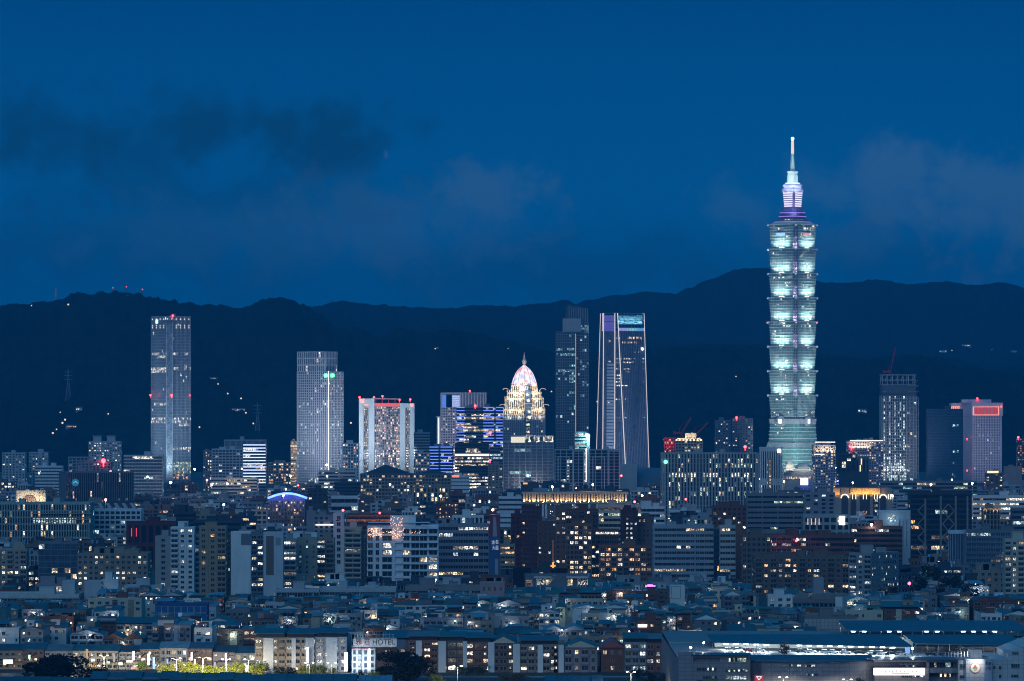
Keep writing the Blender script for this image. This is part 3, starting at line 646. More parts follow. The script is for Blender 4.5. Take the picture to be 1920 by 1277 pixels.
def dark_tower():
    D = 6200; s = sx(D); o = thing('dark_glass_tower', 'dark glass tower with slanted crown and scattered cyan lit floors', 'skyscraper', (PX(1042, D), D, 0)); u = lambda p: (p - 1042) * s
    wins = []; g = MB(); b = MB()
    g.box(0, u(1080), 0, 40, 0, PZ(622, D)); g.box(u(1080) + .01, u(1104), 6, 40, 0, PZ(604, D)); g.hexa([(u(1054), 8, PZ(622, D)), (u(1104), 8, PZ(622, D)), (u(1104), 36, PZ(622, D)), (u(1054), 36, PZ(622, D)), (u(1064), 8, PZ(570, D)), (u(1103.5), 8, PZ(578, D)), (u(1103.5), 36, PZ(578, D)), (u(1064), 36, PZ(570, D))])
    rows = [(654, 658, 0, 1, 'y', .8), (662, 666, 0, 1, 'y', .9), (671, 674, .3, 1, 'y', .5), (677, 680, .65, 1, 'y', .9), (684, 690, .65, 1, 'y', .8), (691, 701, 0, 1, 'y', .7), (703, 706, .6, 1, 'y', .9), (709, 713, 0, 1, 'y', .55), (714, 720, .65, 1, 'y', .6), (732, 736, .5, 1, 'y', .8), (762, 776, .7, 1, 'y', .45), (776, 800, .2, .9, 'c', .3), (625, 628, 0, 1, 'c', .5)]
    st = dict(s='curtain', fh=3.9, bw=3.3, pier=.18, span=.16, dp=.4, lit=.01, mix='yc', glass=G_DARK, pat=bands(rows))
    facade(b, wins, (0, 0, 1, 0), u(1080), 0, PZ(622, D), st, D)
    facade(b, wins, (u(1080), 6, 1, 0), u(1104) - u(1080), 0, PZ(604, D), dict(st, pat=bands([(610, 622, .3, 1, 'y', .8), (622, 640, .2, .9, 'y', .25), (654, 658, .3, 1, 'y', .8), (664, 666, .3, 1, 'y', .8), (673, 692, .3, 1, 'y', .4), (697, 700, 0, 1, 'y', .8), (704, 706, .3, 1, 'y', .6), (716, 724, .3, 1, 'y', .5), (728, 731, 0, 1, 'y', .6), (738, 742, .4, .7, 'y', .9)])), D)
    g.build('curtain_wall', glass_mat('near_black_glass', (.05, .075, .095), .2), o); b.build('mullion', wall((.25, .29, .33), .5), o)
    c = MB()
    for k in range(12): x = u(1065 + k * 3.3); c.box(x, x + .5, 7.6, 8.02, PZ(620, D), PZ(574 + k * .4, D))
    c.build('crown_fin', wall((.40, .45, .52)), o)
    c = MB(); c.box(u(1055), u(1090), 2, 9, PZ(622, D) + .02, PZ(597, D)); c.build('plant_screen', wall((.35, .38, .42)), o)
    c = MB(); c.box(u(1078.6), u(1080.2), -.9, -.4, PZ(850, D), PZ(626, D)); c.build('light_line', lamp('amber_line', (1, .62, .25), .55), o)
    emit_windows(o, wins); HERO.append((1042, 1104, 570, D, 808, 'the dark tower with cyan floors'))
dark_tower()
def taper_tower():
    D = 5900; s = sx(D); o = thing('tapered_tower', 'tall tapered glass tower with glowing edge lines and a blue purple crown', 'skyscraper', (PX(1166, D), D, 0)); u = lambda p: (p - 1166) * s
    zt = PZ(587, D); yb = 880; zb = 0; H = zt; yg = GY(D)
    fx = lambda a, c, z: a + (c - a) * (zt - z) / (zt - PZ(880, D))         # photo x at height z between top and y=880
    ed = {'l': (1126.5, 1118), 'a': (1132, 1130), 'bb': (1153, 1152.5), 'c': (1158, 1173), 'r': (1208.5, 1218)}
    X = lambda k, z: u(fx(*ed[k], z)); dep = lambda k: {'l': 22, 'a': 4, 'bb': 3, 'c': 0, 'r': 20}[k]
    P = lambda k, z, d=0: (X(k, z), dep(k) + d, z)
    zc = PZ(621, D)
    g = MB()
    for a, c in (('l', 'a'), ('a', 'bb'), ('bb', 'c'), ('c', 'r')): g.hexa([P(a, 0), P(c, 0), (X(c, 0), 50, 0), (X(a, 0), 50, 0), P(a, zc), P(c, zc), (X(c, zc), 50, zc), (X(a, zc), 50, zc)])
    g.build('curtain_wall', glass_mat('violet_grey_glass', (.115, .13, .18), .22), o)
    m = MB()
    def lines(a, c, k, z0=0, z1=zc, r=.22):
        for i in range(1, k):
            f = i / k; q = lambda z: (X(a, z) * (1 - f) + X(c, z) * f, dep(a) * (1 - f) + dep(c) * f - .25, z)
            m.bar(q(z0), q(z1), r, 4)
    lines('c', 'r', 15); lines('l', 'a', 5); lines('bb', 'c', 4)
    lines('c', 'r', 8, zc, zt, .25); 
    for j in range(6):
        z = zc + (zt - zc) * j / 5
        for a, c in (('a', 'bb'), ('c', 'r'), ('l', 'a'), ('bb', 'c')): m.bar(P(a, z), P(c, z), .28, 4)
    m.build('mullion', wall((.42, .44, .50), .5), o)
    wins = []; rows = [(659.5, 661, .5, .85), (671, 674, 0, 1), (678, 681, .1, 1), (690.5, 693, .1, 1), (696, 698, .1, .9), (703, 704.5, .4, .6), (709, 711, .6, .9), (715, 717, .7, .9), (722, 724, 0, .5), (747.5, 750, .1, .5), (782, 784, 0, .9), (631, 636, .35, 1), (640, 644, .1, .7)]
    for (y0, y1, a, c) in rows:
        z = PZ((y0 + y1) / 2, D); k = 26
        for i in range(k):
            f = (i + .5) / k
            if a <= f <= c and RNG.random() < .62:
                xx = X('c', z) * (1 - f) + X('r', z) * f; yy = dep('r') * f; an = math.atan2(20, X('r', z) - X('c', z))
                wins.append((xx, yy - .15, z, 1.5, (y1 - y0) * s * .85, an, L_WARM if y0 < 650 else L_WHT))
        if RNG.random() < .8:
            for i in range(3): wins.append((X('bb', z) + 2 + i * 2.2, dep('bb') - i - 1.4, z, 1.2, 1.8, -.4, L_WHT))
            wins.append((X('a', z) + 8, 2.2, z - 4, 3, 1.4, 0, L_WHT)); wins.append((X('l', z) + 2.2, 17, z - 3, 2, 1.6, -1.2, L_WHT))
    emit_windows(o, wins)
    pa = MB()
    for k in range(30):
        z0 = PZ(866 - k * 6.2, D); z1 = z0 + 3.3
        if PZ(655, D) > z0: pa.hexa([(X('a', z0) + 5, 1.8, z0), (X('bb', z0) - 1.2, 1.6, z0), (X('bb', z0) - 1.2, 5, z0), (X('a', z0) + 5, 5, z0), (X('a', z1) + 5, 1.8, z1), (X('bb', z1) - 1.2, 1.6, z1), (X('bb', z1) - 1.2, 5, z1), (X('a', z1) + 5, 5, z1)])
    pa.build('louver_panel', wall((.60, .60, .66), .6, .08), o)
    el = lamp('edge_light', (1, .93, .91), .95)
    for k, r in (('l', .4), ('a', .6), ('bb', .6), ('c', .65), ('r', .45)):
        b = MB(); b.bar((X(k, 20), dep(k) - .8, 20), (X(k, zt), dep(k) - .8, zt), r, 5); b.build('edge_line', el, o)
    b = MB(); b.bar((X('l', 20) + 3.5, 17, 20), (X('l', zt) + 3, 17, zt), .45, 5); b.build('edge_line', el, o)
    c = MB(); c.box(X('a', zc) + .5, X('bb', zc) - .5, 8, 30, zc + 14, zt - 3); c.box(X('a', zc) + .5, X('bb', zc) - .5, 8, 30, zc + .1, zc + 13); c.build('crown_core', lamp('violet_glow', (.16, .14, .75), .55), o)
    c = MB(); c.box(X('c', zc), X('r', zc) - 3, 24, 26, zc + 9, zt - 3); c.build('crown_glass', glass_mat('teal_crown_glass', (.16, .30, .36), .3), o)
    m2 = bpy.data.materials.new('rainbow_led_band'); m2.use_nodes = True; t = NT(m2.node_tree); bs = m2.node_tree.nodes['Principled BSDF']; tc = t.n('ShaderNodeTexCoord'); sp = t.n('ShaderNodeSeparateXYZ'); m2.node_tree.links.new(tc.outputs['Generated'], sp.inputs[0])
    m2.node_tree.links.new(t.ramp(sp.outputs[0], [(0, (.5, .3, 1)), (.3, (.35, .45, .9)), (.55, (.3, .85, .6)), (.8, (.1, .45, .95)), (1, (.05, .3, .8))]), bs.inputs['Emission Color']); bs.inputs['Emission Strength'].default_value = .65; m2.cycles.emission_sampling = 'NONE'
    c = MB(); c.hexa([(X('c', zc) + .4, 1, zc + .5), (X('r', zc) - .5, 20, zc + .5), (X('r', zc) - .5, 22, zc + .5), (X('c', zc) + .4, 3, zc + .5), (X('c', zc) + .2, 1, zc + 4.5), (X('r', zc) - .5, 20, zc + 4.5), (X('r', zc) - .5, 22, zc + 4.5), (X('c', zc) + .4, 3, zc + 4.5)]); c.build('led_band', m2, o)
    for q in range(5): f = (q + .5) / 5; light('SPOT', o, (X('c', zc) * (1 - f) + (X('r', zc) - 3) * f, 18, zc + 6), 1.5e4, (.45, .9, 1), .5, (X('c', zc) * (1 - f) + X('r', zc) * f, 25, zt), 80)
    fill_spots(o, -25, 35, 2, 2.4e6, (.55, .72, 1), 100, -120)
    b = MB(); b.ball((u(1205), 17, PZ(654, D)), 1.9, 8); b.build('round_lamp', lamp('white_round', (.9, .95, 1), 8), o)
    HERO.append((1118, 1219, 587, D, 876, 'the tapered tower'))
taper_tower()
def tiered_tower():
    D = 6000; s = sx(D); cx = 1489; o = thing('tiered_supertall_tower', 'tallest tower, eight flared teal glass tiers lit from below under a glowing spire', 'skyscraper', (PX(cx, D), D + 34, 0))
    th = R(41); ca, sa = math.cos(th), math.sin(th)
    def sq(hw, ch):   # square seen corner-on with doubly notched corners, turned by th
        q = []
        a = hw; n = ch
        base = [(-a + n, -a), (a - n, -a), (a - n, -a + n * .5), (a - n * .5, -a + n * .5), (a - n * .5, -a + n), (a, -a + n)]
        for k in range(4):
            c, d = [(1, 0), (0, 1), (-1, 0), (0, -1)][k]
            q += [(x * c - y * d, x * d + y * c) for x, y in base]
        return [(x * ca + y * sa, -x * sa + y * ca) for x, y in q]      # turned so that one corner faces the viewer
    k2 = 1 / (ca + sa)
    teal = G_TEAL; rim = wall((.58, .63, .63), .5, .1)
    ruyi = wall((.45, .48, .46), .5); ys = [420, 466, 512, 557.5, 603, 649, 695, 741, 786]
    hwt = 90.5 * s / 2 * k2 / .93; hwb = 83 * s / 2 * k2 / .93
    ul = (ca, -sa); nl = (-sa, -ca); ur = (sa, ca); nr = (ca, -sa)
    for i in range(8):
        zt, zb = PZ(ys[i], D), PZ(ys[i + 1], D); tier = MB(); tier.prism(sq(hwb, 5), zb, zt - .6, sq(hwt, 5)); t = tier.build('tier', teal, o)
        b = MB()
        for j in range(1, 9):
            f = j / 9; b.prism(sq(hwb + (hwt - hwb) * f + .55, 5), zb + (zt - zb) * f - .45, zb + (zt - zb) * f + .25)
        b.build('floor_band', rim, t)
        b = MB()
        for (uu, nn) in ((ul, nl), (ur, nr), ((-ul[0], -ul[1]), (-nl[0], -nl[1])), ((-ur[0], -ur[1]), (-nr[0], -nr[1]))):
            for j in range(-7, 8):
                u0 = j / 7 * (hwb - 5.2); u1 = j / 7 * (hwt - 5.2)
                b.bar((uu[0] * u0 + nn[0] * (hwb + .1), uu[1] * u0 + nn[1] * (hwb + .1), zb), (uu[0] * u1 + nn[0] * (hwt + .1), uu[1] * u1 + nn[1] * (hwt + .1), zt - .7), .17, 4)
        b.build('mullion', rim, t)
        b = MB(); b.prism(sq(hwt + .9, 5), zt - .6, zt + .7); 
        for k in range(4):
            a = th * -1 + math.pi / 2 * k; c = (hwt + .2) * 1.34
            b.ball((c * math.cos(a - math.pi / 4), c * math.sin(a - math.pi / 4), zt - .3), 1.9, 8)
        b.build('cornice', rim, t)
        # ornaments and their uplights stand on the ledge of the tier below
        if i < 7:
            for (nn, uu) in ((nl, ul), (nr, ur), ((-nl[0], -nl[1]), ul), ((-nr[0], -nr[1]), ur)):
                rr = hwt + 1.2; c = (nn[0] * rr, nn[1] * rr); b = MB()
                b.ball((c[0], c[1], zb - 1.2), 2.0, 8)
                for q in (-1, 1): b.ball((c[0] + uu[0] * 3 * q, c[1] + uu[1] * 3 * q, zb + .2), 1.3, 6); b.bar((c[0], c[1], zb - .8), (c[0] + uu[0] * 7.5 * q, c[1] + uu[1] * 7.5 * q, zb + 1.1), .5, 5, .15)
                b.build('ruyi_ornament', ruyi, t)
                if nn[1] < 0:
                    b = MB(); b.fbox((c[0] - uu[0] * 4.5, c[1] - uu[1] * 4.5, uu[0], uu[1]), 0, 9, -1.9, -1.3, zb + 1.3, zb + 1.9); b.build('floodlight', lamp('flood_white', (.85, 1, .95), 5), t)
                    for q, p in ((-1, 3.2e4), (1, 3.2e4), (0, 4.0e4)):
                        qx = c[0] + uu[0] * 7 * q + nn[0] * 2.6; qy = c[1] + uu[1] * 7 * q + nn[1] * 2.6
                        light('SPOT', t, (qx, qy, zb + 1.2), p, (.80, 1, .96), .8, (qx - nn[0] * (2.2 if q else 3) + uu[0] * 7 * q, qy - nn[1] * (2.2 if q else 3) + uu[1] * 7 * q, zb + 30), 140, 1)
        # lit glass strip in the notch of the near corner
        b = MB(); cw = 1.34
        e = (0.06 * hwb, -hwb * 1.26); e2 = (0.06 * hwt, -hwt * 1.26)
        b.hexa([(e[0] - 3.2, e[1], zb), (e[0] + 3.2, e[1], zb), (e[0] + 3.2, e[1] + 9, zb), (e[0] - 3.2, e[1] + 9, zb), (e2[0] - 3.4, e2[1], zt - .7), (e2[0] + 3.4, e2[1], zt - .7), (e2[0] + 3.4, e2[1] + 9, zt - .7), (e2[0] - 3.4, e2[1] + 9, zt - .7)])
        b.build('corner_bay', G_TEAL, t)
        w = []
        for j in range(7):
            f = (j + .5) / 8; z = zb + (zt - zb) * f; yy = e[1] + (e2[1] - e[1]) * f - .25; k = [VIO1, VIO1, VIO2, VIO2, VIO3, VIO3, VIO3][j] if i < 7 else VIO3
            for q in (-1.6, 1.6): w.append((e[0] + q, yy, z, 2.9, (zt - zb) / 8 * .8, 0, k))
        emit_windows(t, w, 100, 'plain', 'corner_pane')
        w = []
        rr = random.Random(40 + i)
        lit = {0: 26, 1: 9, 2: 20, 3: 6, 4: 14, 5: 7, 6: 14, 7: 12}[i]
        for j in range(lit):
            (uu, nn, sgn) = (ul, nl, 1) if rr.random() < .55 else (ur, nr, 1)
            f = rr.choice([.5, .61, .83, .83, .94, .83] if i in (0, 2, 4) else [.17, .28, .39, .61, .72, .83]) if i < 7 else rr.choice([.17, .17, .28, .83])
            u0 = rr.uniform(-.85, .85) * (hwb - 6); hh = hwb + (hwt - hwb) * f + .35
            w.append((uu[0] * u0 + nn[0] * hh, uu[1] * u0 + nn[1] * hh, zb + (zt - zb) * f, rr.uniform(2, 5), 2.0, math.atan2(uu[1], uu[0]), L_WHT if rr.random() < .7 else L_COOL))
        if i == 0:
            for k2_, (uu, nn, m) in enumerate(((ul, nl, lamp('blue_led_sign', (.3, .55, 1), 1.6)), (ur, nr, lamp('red_led_sign', (1, .25, .25), .9)))):
                hh = hwb + (hwt - hwb) * .6 + .5; b = MB(); b.fbox((nn[0] * hh + uu[0] * -3, nn[1] * hh + uu[1] * -3, uu[0], uu[1]), -6, 9, 0, .4, zb + (zt - zb) * .57, zb + (zt - zb) * .66); b.build('led_sign', m, t)
        emit_windows(t, w)
    # lower shaft: flares down to the ground
    zb = PZ(795, D); b = MB(); b.prism(sq(100 * s / 2 * k2 / .93 * 1.02, 5), 0, zb, sq(88 * s / 2 * k2 / .93, 5)); base = b.build('base_shaft', teal, o)
    b = MB()
    for j in range(1, 16): f = j / 16; h0, h1 = 102 * s / 2 * k2 / .93, 88 * s / 2 * k2 / .93; b.prism(sq(h0 + (h1 - h0) * f + .5, 5), zb * f - .5, zb * f + .4)
    b.build('floor_band', rim, base)
    b = MB(); b.prism(sq(90 * s / 2 * k2 / .93, 5), zb + .01, PZ(785.5, D), sq(92 * s / 2 * k2 / .93, 5)); b.build('belt', wall((.42, .42, .46), .6), o)
    b = MB(); b.prism(sq(100 * s / 2 * k2 / .93, 5), PZ(838, D), PZ(830, D), sq(98 * s / 2 * k2 / .93, 5)); b.build('lower_belt', wall((.28, .32, .36), .6), o)
    hw = 92 * s / 2 * k2 / .93 + .4
    for nn, uu in ((nl, ul), (nr, ur), ((-nl[0], -nl[1]), ul), ((-nr[0], -nr[1]), ur)):
        zc = PZ(790, D); c = Vector((nn[0] * hw, nn[1] * hw, zc)); n3 = Vector((nn[0], nn[1], 0)); b = MB(); b.bar(tuple(c), tuple(c + n3 * 1.6), 7.6, 20); b.bar(tuple(c + n3 * 1.6), tuple(c + n3 * 2.2), 6.0, 20); m = b.build('round_medallion', wall((.40, .40, .45), .5), o)
        b = MB(); b.fbox((c.x - uu[0] * 2.6, c.y - uu[1] * 2.6, uu[0], uu[1]), 0, 5.2, 2.25, 2.6, zc - 3.0, zc + 3.0); b.build('square_lamp', lamp('violet_white', (.82, .78, 1), 3.2), m)
    w = []; rr = random.Random(5)
    for yy, u0, u1, nn, uu in ((797, -10, 6, nl, ul), (803, -3, 3, nl, ul), (870, -8, 6, nl, ul), (873, -10, 4, nr, ur), (812, -6, -2, nl, ul)):
        x = u0
        while x < u1:
            z = PZ(yy, D); hh = 88 * s / 2 * k2 / .93 + (102 - 88) * s / 2 * k2 / .93 * (1 - z / zb) + .4; w.append((uu[0] * x + nn[0] * hh, uu[1] * x + nn[1] * hh, z, 1.6, 1.8, math.atan2(uu[1], uu[0]), L_WHT)); x += rr.uniform(2, 3.6)
    emit_windows(base, w)
    light('SPOT', o, (-10, -130, 8), 6e5, (.8, 1, .95), 3, (-2, -34, 70), 110, 1); light('SPOT', o, (34, -130, 8), 5e5, (.8, .98, .98), 3, (14, -30, 85), 110, 1)
    # crown and spire
    def st(y0, y1, w0, w1, mat, name, ch=3, e=1.0):
        b = MB(); b.prism(sq(w0 * s / 2 * k2 / .93, ch), PZ(y0, D), PZ(y1, D), sq(w1 * s / 2 * k2 / .93, ch)); return b.build(name, mat, o)
    vio = lamp('violet_ledge', (.42, .30, 1), 1.1); pale = wall((.72, .74, .76), .5, .05)
    st(419, 414, 84, 66, rim, 'crown_step'); st(414, 409, 58, 56, wall((.2, .22, .3)), 'crown_step'); st(409, 398, 50, 50, wall((.16, .18, .26)), 'crown_step'); st(398, 388, 40, 40, wall((.14, .16, .24)), 'crown_step')
    for y, w0 in ((415.5, 70), (405, 53), (398, 50)):
        st(y, y - 1.2, w0, w0, vio, 'violet_ledge', 3)
    w = []
    for k in range(14): w.append(((k - 6.5) * 2.6, -22.5 + abs(k - 6.5) * .9, PZ(411, D), 1.1, 1.6, 0, L_WARM))
    emit_windows(o, w)
    st(388, 358, 33, 38, wall((.30, .28, .42)), 'lantern', 2)
    b = MB()
    for k in range(7):
        z = PZ(386 - k * 4.1, D); hw = (33 + 5 * (k / 7)) * s / 2 * k2 / .93 + .25
        for nn, uu in ((nl, ul), (nr, ur)): b.fbox((nn[0] * hw - uu[0] * (hw - 2.6), nn[1] * hw - uu[1] * (hw - 2.6), uu[0], uu[1]), 0, 2 * (hw - 2.6), 0, .5, z, z + 1.75)
    b.build('lantern_louver', lamp('lantern_white', (.90, .82, 1), 1.5), o)
    st(358, 353, 38, 38, wall((.4, .36, .55)), 'lantern_cap', 2); st(353, 351.8, 40, 40, vio, 'violet_ledge', 2); st(351.8, 346, 33, 36, wall((.5, .46, .62)), 'lantern_cap', 2); st(346, 344.6, 38, 38, vio, 'violet_ledge', 2); st(344.6, 342.8, 33, 33, pale, 'lantern_cap', 2); st(342.8, 340.5, 27, 27, lamp('neck_ring', (.8, 1, .95), 1.8), 'lit_ring', 1)
    st(340.5, 326, 20, 20, pale, 'neck', 1); st(325.9, 319, 17, 21, pale, 'saucer', 1)
    b = MB(); b.cyl(0, 0, PZ(319, D), PZ(286, D), 4.6 * s, 2.9 * s, 12); b.build('spire', wall((.6, .66, .66), .5, .05), o)
    b = MB(); b.cyl(0, 0, PZ(286, D), PZ(259.5, D), 2.9 * s, 2.5 * s, 12); b.build('spire_light', lamp('warm_spire', (1, .74, .58), 1.25), o)
    b = MB(); b.ball((0, 0, PZ(257.5, D)), 2.0, 10); b.build('tip_lamp', lamp('tip_white', (.85, 1, 1), 60), o)
    for x in (-28, 28): light('SPOT', o, (x * .75, -40, PZ(372, D)), 1.6e5, (.7, 1, .95), 1, (0, 0, PZ(320, D)), 60)
    light('SPOT', o, (0, -34, PZ(405, D)), 0.5e5, (.55, .40, 1), 1, (0, -8, PZ(375, D)), 90)
    for x in (-22, 22): b = MB(); b.ball((x * .62, -2, PZ(357, D)), 2.2, 8); b.build('lantern_ear', pale, o)
    for x, y in ((1441, 604), (1534, 604)): beacon(o, (PX(x, D) - PX(cx, D), 0, PZ(y, D)), 1.0, lamp('small_red', (1, .1, .1), 4))
    HERO.append((1437, 1537, 250, D, 868, 'the tiered supertall tower'))
VIO1 = room_light('violet_bright', (.62, .52, 1), 1.1, 2.0); VIO2 = room_light('violet_mid', (.45, .38, 1), .5, .9); VIO3 = room_light('violet_dark', (.14, .18, .55), .12, .4)
tiered_tower()
def site_tower():
    D = 5900; s = sx(D); o = thing('unfinished_tower', 'unfinished grey tower with bare roof frame and rows of work lights', 'skyscraper', (PX(1653, D), D, 0)); u = lambda p: (p - 1653) * s
    b = MB(); w = []; H = PZ(742, D); b.box(0, u(1700), 0, 40, 0, H); b.box(u(1700), u(1720), 5, 40, 0, H)
    def pat(y, q):
        for c in (.12, .32, .53, .78, .9):
            if abs(q - c) < .04 and RNG.random() < (.75 if y < 830 else .6): return 'c'
        if y > 866 and RNG.random() < .6: return 'c'
        return None
    facade(b, w, (0, 0, 1, 0), u(1700), 0, H, dict(s='grid', fh=4.2, bw=2.4, pier=.3, span=.25, dp=.7, lit=.02, mix='c', pat=pat), D); facade(b, w, (u(1700), 5, 1, 0), u(1720) - u(1700), 0, H, dict(s='grid', fh=4.2, bw=5, pier=.25, span=.2, dp=.7, lit=.06, mix='wc', glass=G_GREY), D)
    b.build('wall', wall((.40, .41, .43)), o); emit_windows(o, w)
    b = MB(); b.box(u(1654), u(1718), 3, 38, H + .1, PZ(722, D)); b.build('mesh_screen', wall((.10, .12, .15)), o)
    b = MB(); z1 = PZ(722, D); z2 = PZ(703, D)
    for x in (1655, 1664, 1674, 1684, 1694, 1704, 1716): b.bar((u(x), 4, z1), (u(x), 4, z2), .6); b.bar((u(x), 34, z1), (u(x), 34, z2), .6); b.bar((u(x), 4, z2), (u(x - 4), 4, z1 + 5), .4)
    for z in (z1 + .3, (z1 + z2) / 2, z2): b.bar((u(1653), 4, z), (u(1718), 4, z), .6); b.bar((u(1653), 34, z), (u(1718), 34, z), .6)
    b.box(u(1656), u(1699), 2, 36, z2 - .5, z2 + .6)
    b.build('roof_frame', wall((.42, .42, .45)), o)
    b = MB()
    for x in (1655, 1662, 1702, 1719, 1722): b.bar((u(x), -2.5, 0), (u(x), -2.5, PZ(745, D)), .35)
    for k in range(18): z = k * 8.0; b.bar((u(1655), -2.5, z), (u(1662), -2.5, z), .22); b.bar((u(1702), -2.5, z), (u(1722), -2.5, z), .22); b.bar((u(1702), -2.5, z), (u(1722), -2.5, z + 8), .18)
    b.build('hoist_mast', wall((.36, .37, .38)), o)
    fill_spots(o, 5, 45, 2, 1.2e6, (.85, .92, 1), 80, -110)
    c = thing('tower_crane', 'dark red luffing crane jib rising from the unfinished tower', 'crane', (PX(1672, D), D + 18, PZ(722, D)))
    crane(c, PZ(697, D) - PZ(722, D), (PX(1681, D) - PX(1672, D), 0, PZ(652, D) - PZ(722, D)))
    HERO.append((1650, 1722, 703, D, 890, 'the unfinished tower'))
CRED = wall((.50, .05, .06), .5, .1)
def crane(c, zm, tip):
    b = MB()
    for q in (-1, 1): b.bar((q, -1, -25), (q, -1, zm), .3); b.bar((q, 1, -25), (q, 1, zm), .3)
    for k in range(8): z = -25 + (zm + 25) * k / 8; b.bar((-1, -1, z), (1, -1, z + (zm + 25) / 8), .2)
    b.build('mast', CRED, c); j = MB(); t = Vector(tip); a = Vector((0, 0, zm)); n = 12
    for off in ((0, -.9, -.7), (0, .9, -.7), (0, 0, .9)): j.bar(tuple(a + Vector(off)), tuple(t + Vector(off) * .5), .55)
    for k in range(n): p = a.lerp(t, k / n); q = a.lerp(t, (k + 1) / n); j.bar(tuple(p + Vector((0, 0, .8))), tuple(q + Vector((0, -.8, -.6))), .16)
    j.build('jib', CRED, c); e = MB(); d = -1 if tip[0] > 0 else 1; e.box(min(0, d * 9), max(0, d * 9), -1.6, 1.6, zm - 1, zm + 1.2); e.box(d * 9 - 1.5, d * 9 + 1.5, -1.8, 1.8, zm - 1.5, zm + 2.4); e.bar((d * 3, 0, zm + 1), (d * 1.5, 0, zm + 9), .35); e.bar((d * 1.5, 0, zm + 9), tuple(t), .12); e.build('counter_jib', CRED, c)
site_tower()
def red_top_tower():
    D = 6000; s = sx(D)
    st = dict(s='grid', fh=3.6, bw=2.5, pier=.5, span=.3, dp=.8, lit=.02, mix='ic')
    lil = wall((.64, .60, .70), .7, .08)
    o, (X, Y), pts, F, H = bld('red_crown_tower', 'pale lilac office tower with red lit openings under its flat top', 'skyscraper', 1807, 1880, 780, D, dict(s='blank'), lil, st, 1823, 72, rooms=0, par=0, vis=886, short='the red topped tower')
    b = MB(); w = []; zt = PZ(755, D); t = R(72); ul = (math.cos(t), -math.sin(t)); ur = (math.sin(t), math.cos(t)); a = F[0][1]; c = F[1][1]
    P = lambda u, v: (-ul[0] * u + ur[0] * v, -ul[1] * u + ur[1] * v)
    k = 1.5; b.prism([P(a + k, -k), P(-k, -k), P(-k, c + k), P(a + k, c + k)], H, zt)
    for q in range(8):
        x0 = c * .02 + q * c * .122 + .6; b.fbox((0, 0, *ur), x0, x0 + 1.1, k + .02, k + 1.0, PZ(778, D), PZ(762, D))
    g = b.build('crown', lil, o)
    red = lamp('red_opening', (1, .05, .04), .7); lin = lamp('orange_red_outline', (1, .30, .16), 2.2)
    for q in range(7):
        x0 = c * .02 + q * c * .122 + 1.7; r = MB(); r.fbox((0, 0, *ur), x0, x0 + c * .122 - 1.4, k, k + .3, PZ(776.5, D), PZ(764, D)); r.build('red_opening', red, o)
    r = MB()
    for z in (PZ(778, D), PZ(763, D)): r.fbox((0, 0, *ur), c * .02, c * .89, k + .8, k + 1.2, z - .35, z + .35)
    for q in (0, 7): r.fbox((0, 0, *ur), c * .02 + q * c * .122 - .3, c * .02 + q * c * .122 + .6, k + .8, k + 1.2, PZ(778, D), PZ(763, D))
    r.build('outline_light', lin, o)
    r = MB(); r.box(-13, 28, 12, 30, zt, PZ(749, D)); r.build('roof_room', lil, o)
    w2 = MB(); H2 = PZ(777, D)      # lower wing on the shaded side
    w2.box(-(1823 - 1788) * s, -8, 38, 60, 0, zt - .5); wn = []
    wn2 = MB()
    for q in range(7):
        x0 = -(1823 - 1789) * s + q * 2.6; wn2.box(x0, x0 + .7, 37.3, 37.9, PZ(780 - (6 - q) * 1.5, D), PZ(763, D))
    wn2.box(-(1823 - 1789) * s, -8, 37.3, 37.9, PZ(763.4, D), PZ(762.4, D)); w2.build('wing', lil, o); wn2.build('outline_light', lin, o)
    fill_spots(o, -10, 45, 2, 1.1e6, (.85, .78, 1), 80, -110)
    for x, y in ((1834, 747), (1879, 762)): beacon(o, (PX(x, D) - X, 10, PZ(y, D)), 1.5 if x == 1834 else .9)
    for x, y in ((1813, 823), (1879, 822), (1813, 882), (1879, 882)): beacon(o, (PX(x, D) - X, -2 if x < 1820 else 22, PZ(y, D)), 1.0)
red_top_tower()
bld('navy_glass_tower', 'dark navy glass slab beside the red topped tower', 'skyscraper', 1740, 1806, 768, 5850, dict(s='band', fh=4, bw=3, span=.25, dp=.15, lit=.0, glass=G_BLUE, pat=bands([(785, 893, .68, .72, 'y', .5)])), wall((.07, .10, .15), .4), vis=890, rooms=1, short='the navy glass slab', cap=100)
bld('grid_office', 'white gridded office block with a slab of blue light stripes beside it', 'office block', 397, 456, 843, 5400, dict(s='grid', fh=3.6, bw=4.6, pier=.22, span=.42, dp=.6, lit=.06, mix='ci'), wall((.52, .52, .55)), vis=898, rooms=2, short='the white gridded office')
bld('crown_lit_tower', 'narrow sloping tower with a warm lit cap beside the white gridded office', 'tower', 381, 397, 846, 5420, dict(s='punch', fh=3.6, bw=2.6, lit=.25, mix='wi'), wall((.25, .25, .27)), vis=895, rooms=1, short='the narrow sloping tower')
strip_office('stripe_slab', 'office slab glowing with white blue light stripes over all floors', 456, 498, 834, 5400, [(456, 498)], 3.9, 'the slab of blue stripes', n0=3, mat=BLUW, th=1.3, vis=905)
bld('roof_frame_block', 'open roof frame and plant floors above the striped slab', 'office block', 420, 498, 826, 5440, dict(s='grid', fh=8, bw=8, pier=.15, span=.2, dp=.5, lit=.05, mix='w', glass=G_GREY), wall((.40, .38, .38)), vis=834, rooms=1)
bld('podium_block', 'long white banded podium under the gridded office', 'office block', 395, 482, 898, 5250, dict(s='band', fh=4, bw=4, span=.5, dp=.4, lit=.25, mix='iw'), wall((.55, .55, .57)), vis=925, rooms=1)
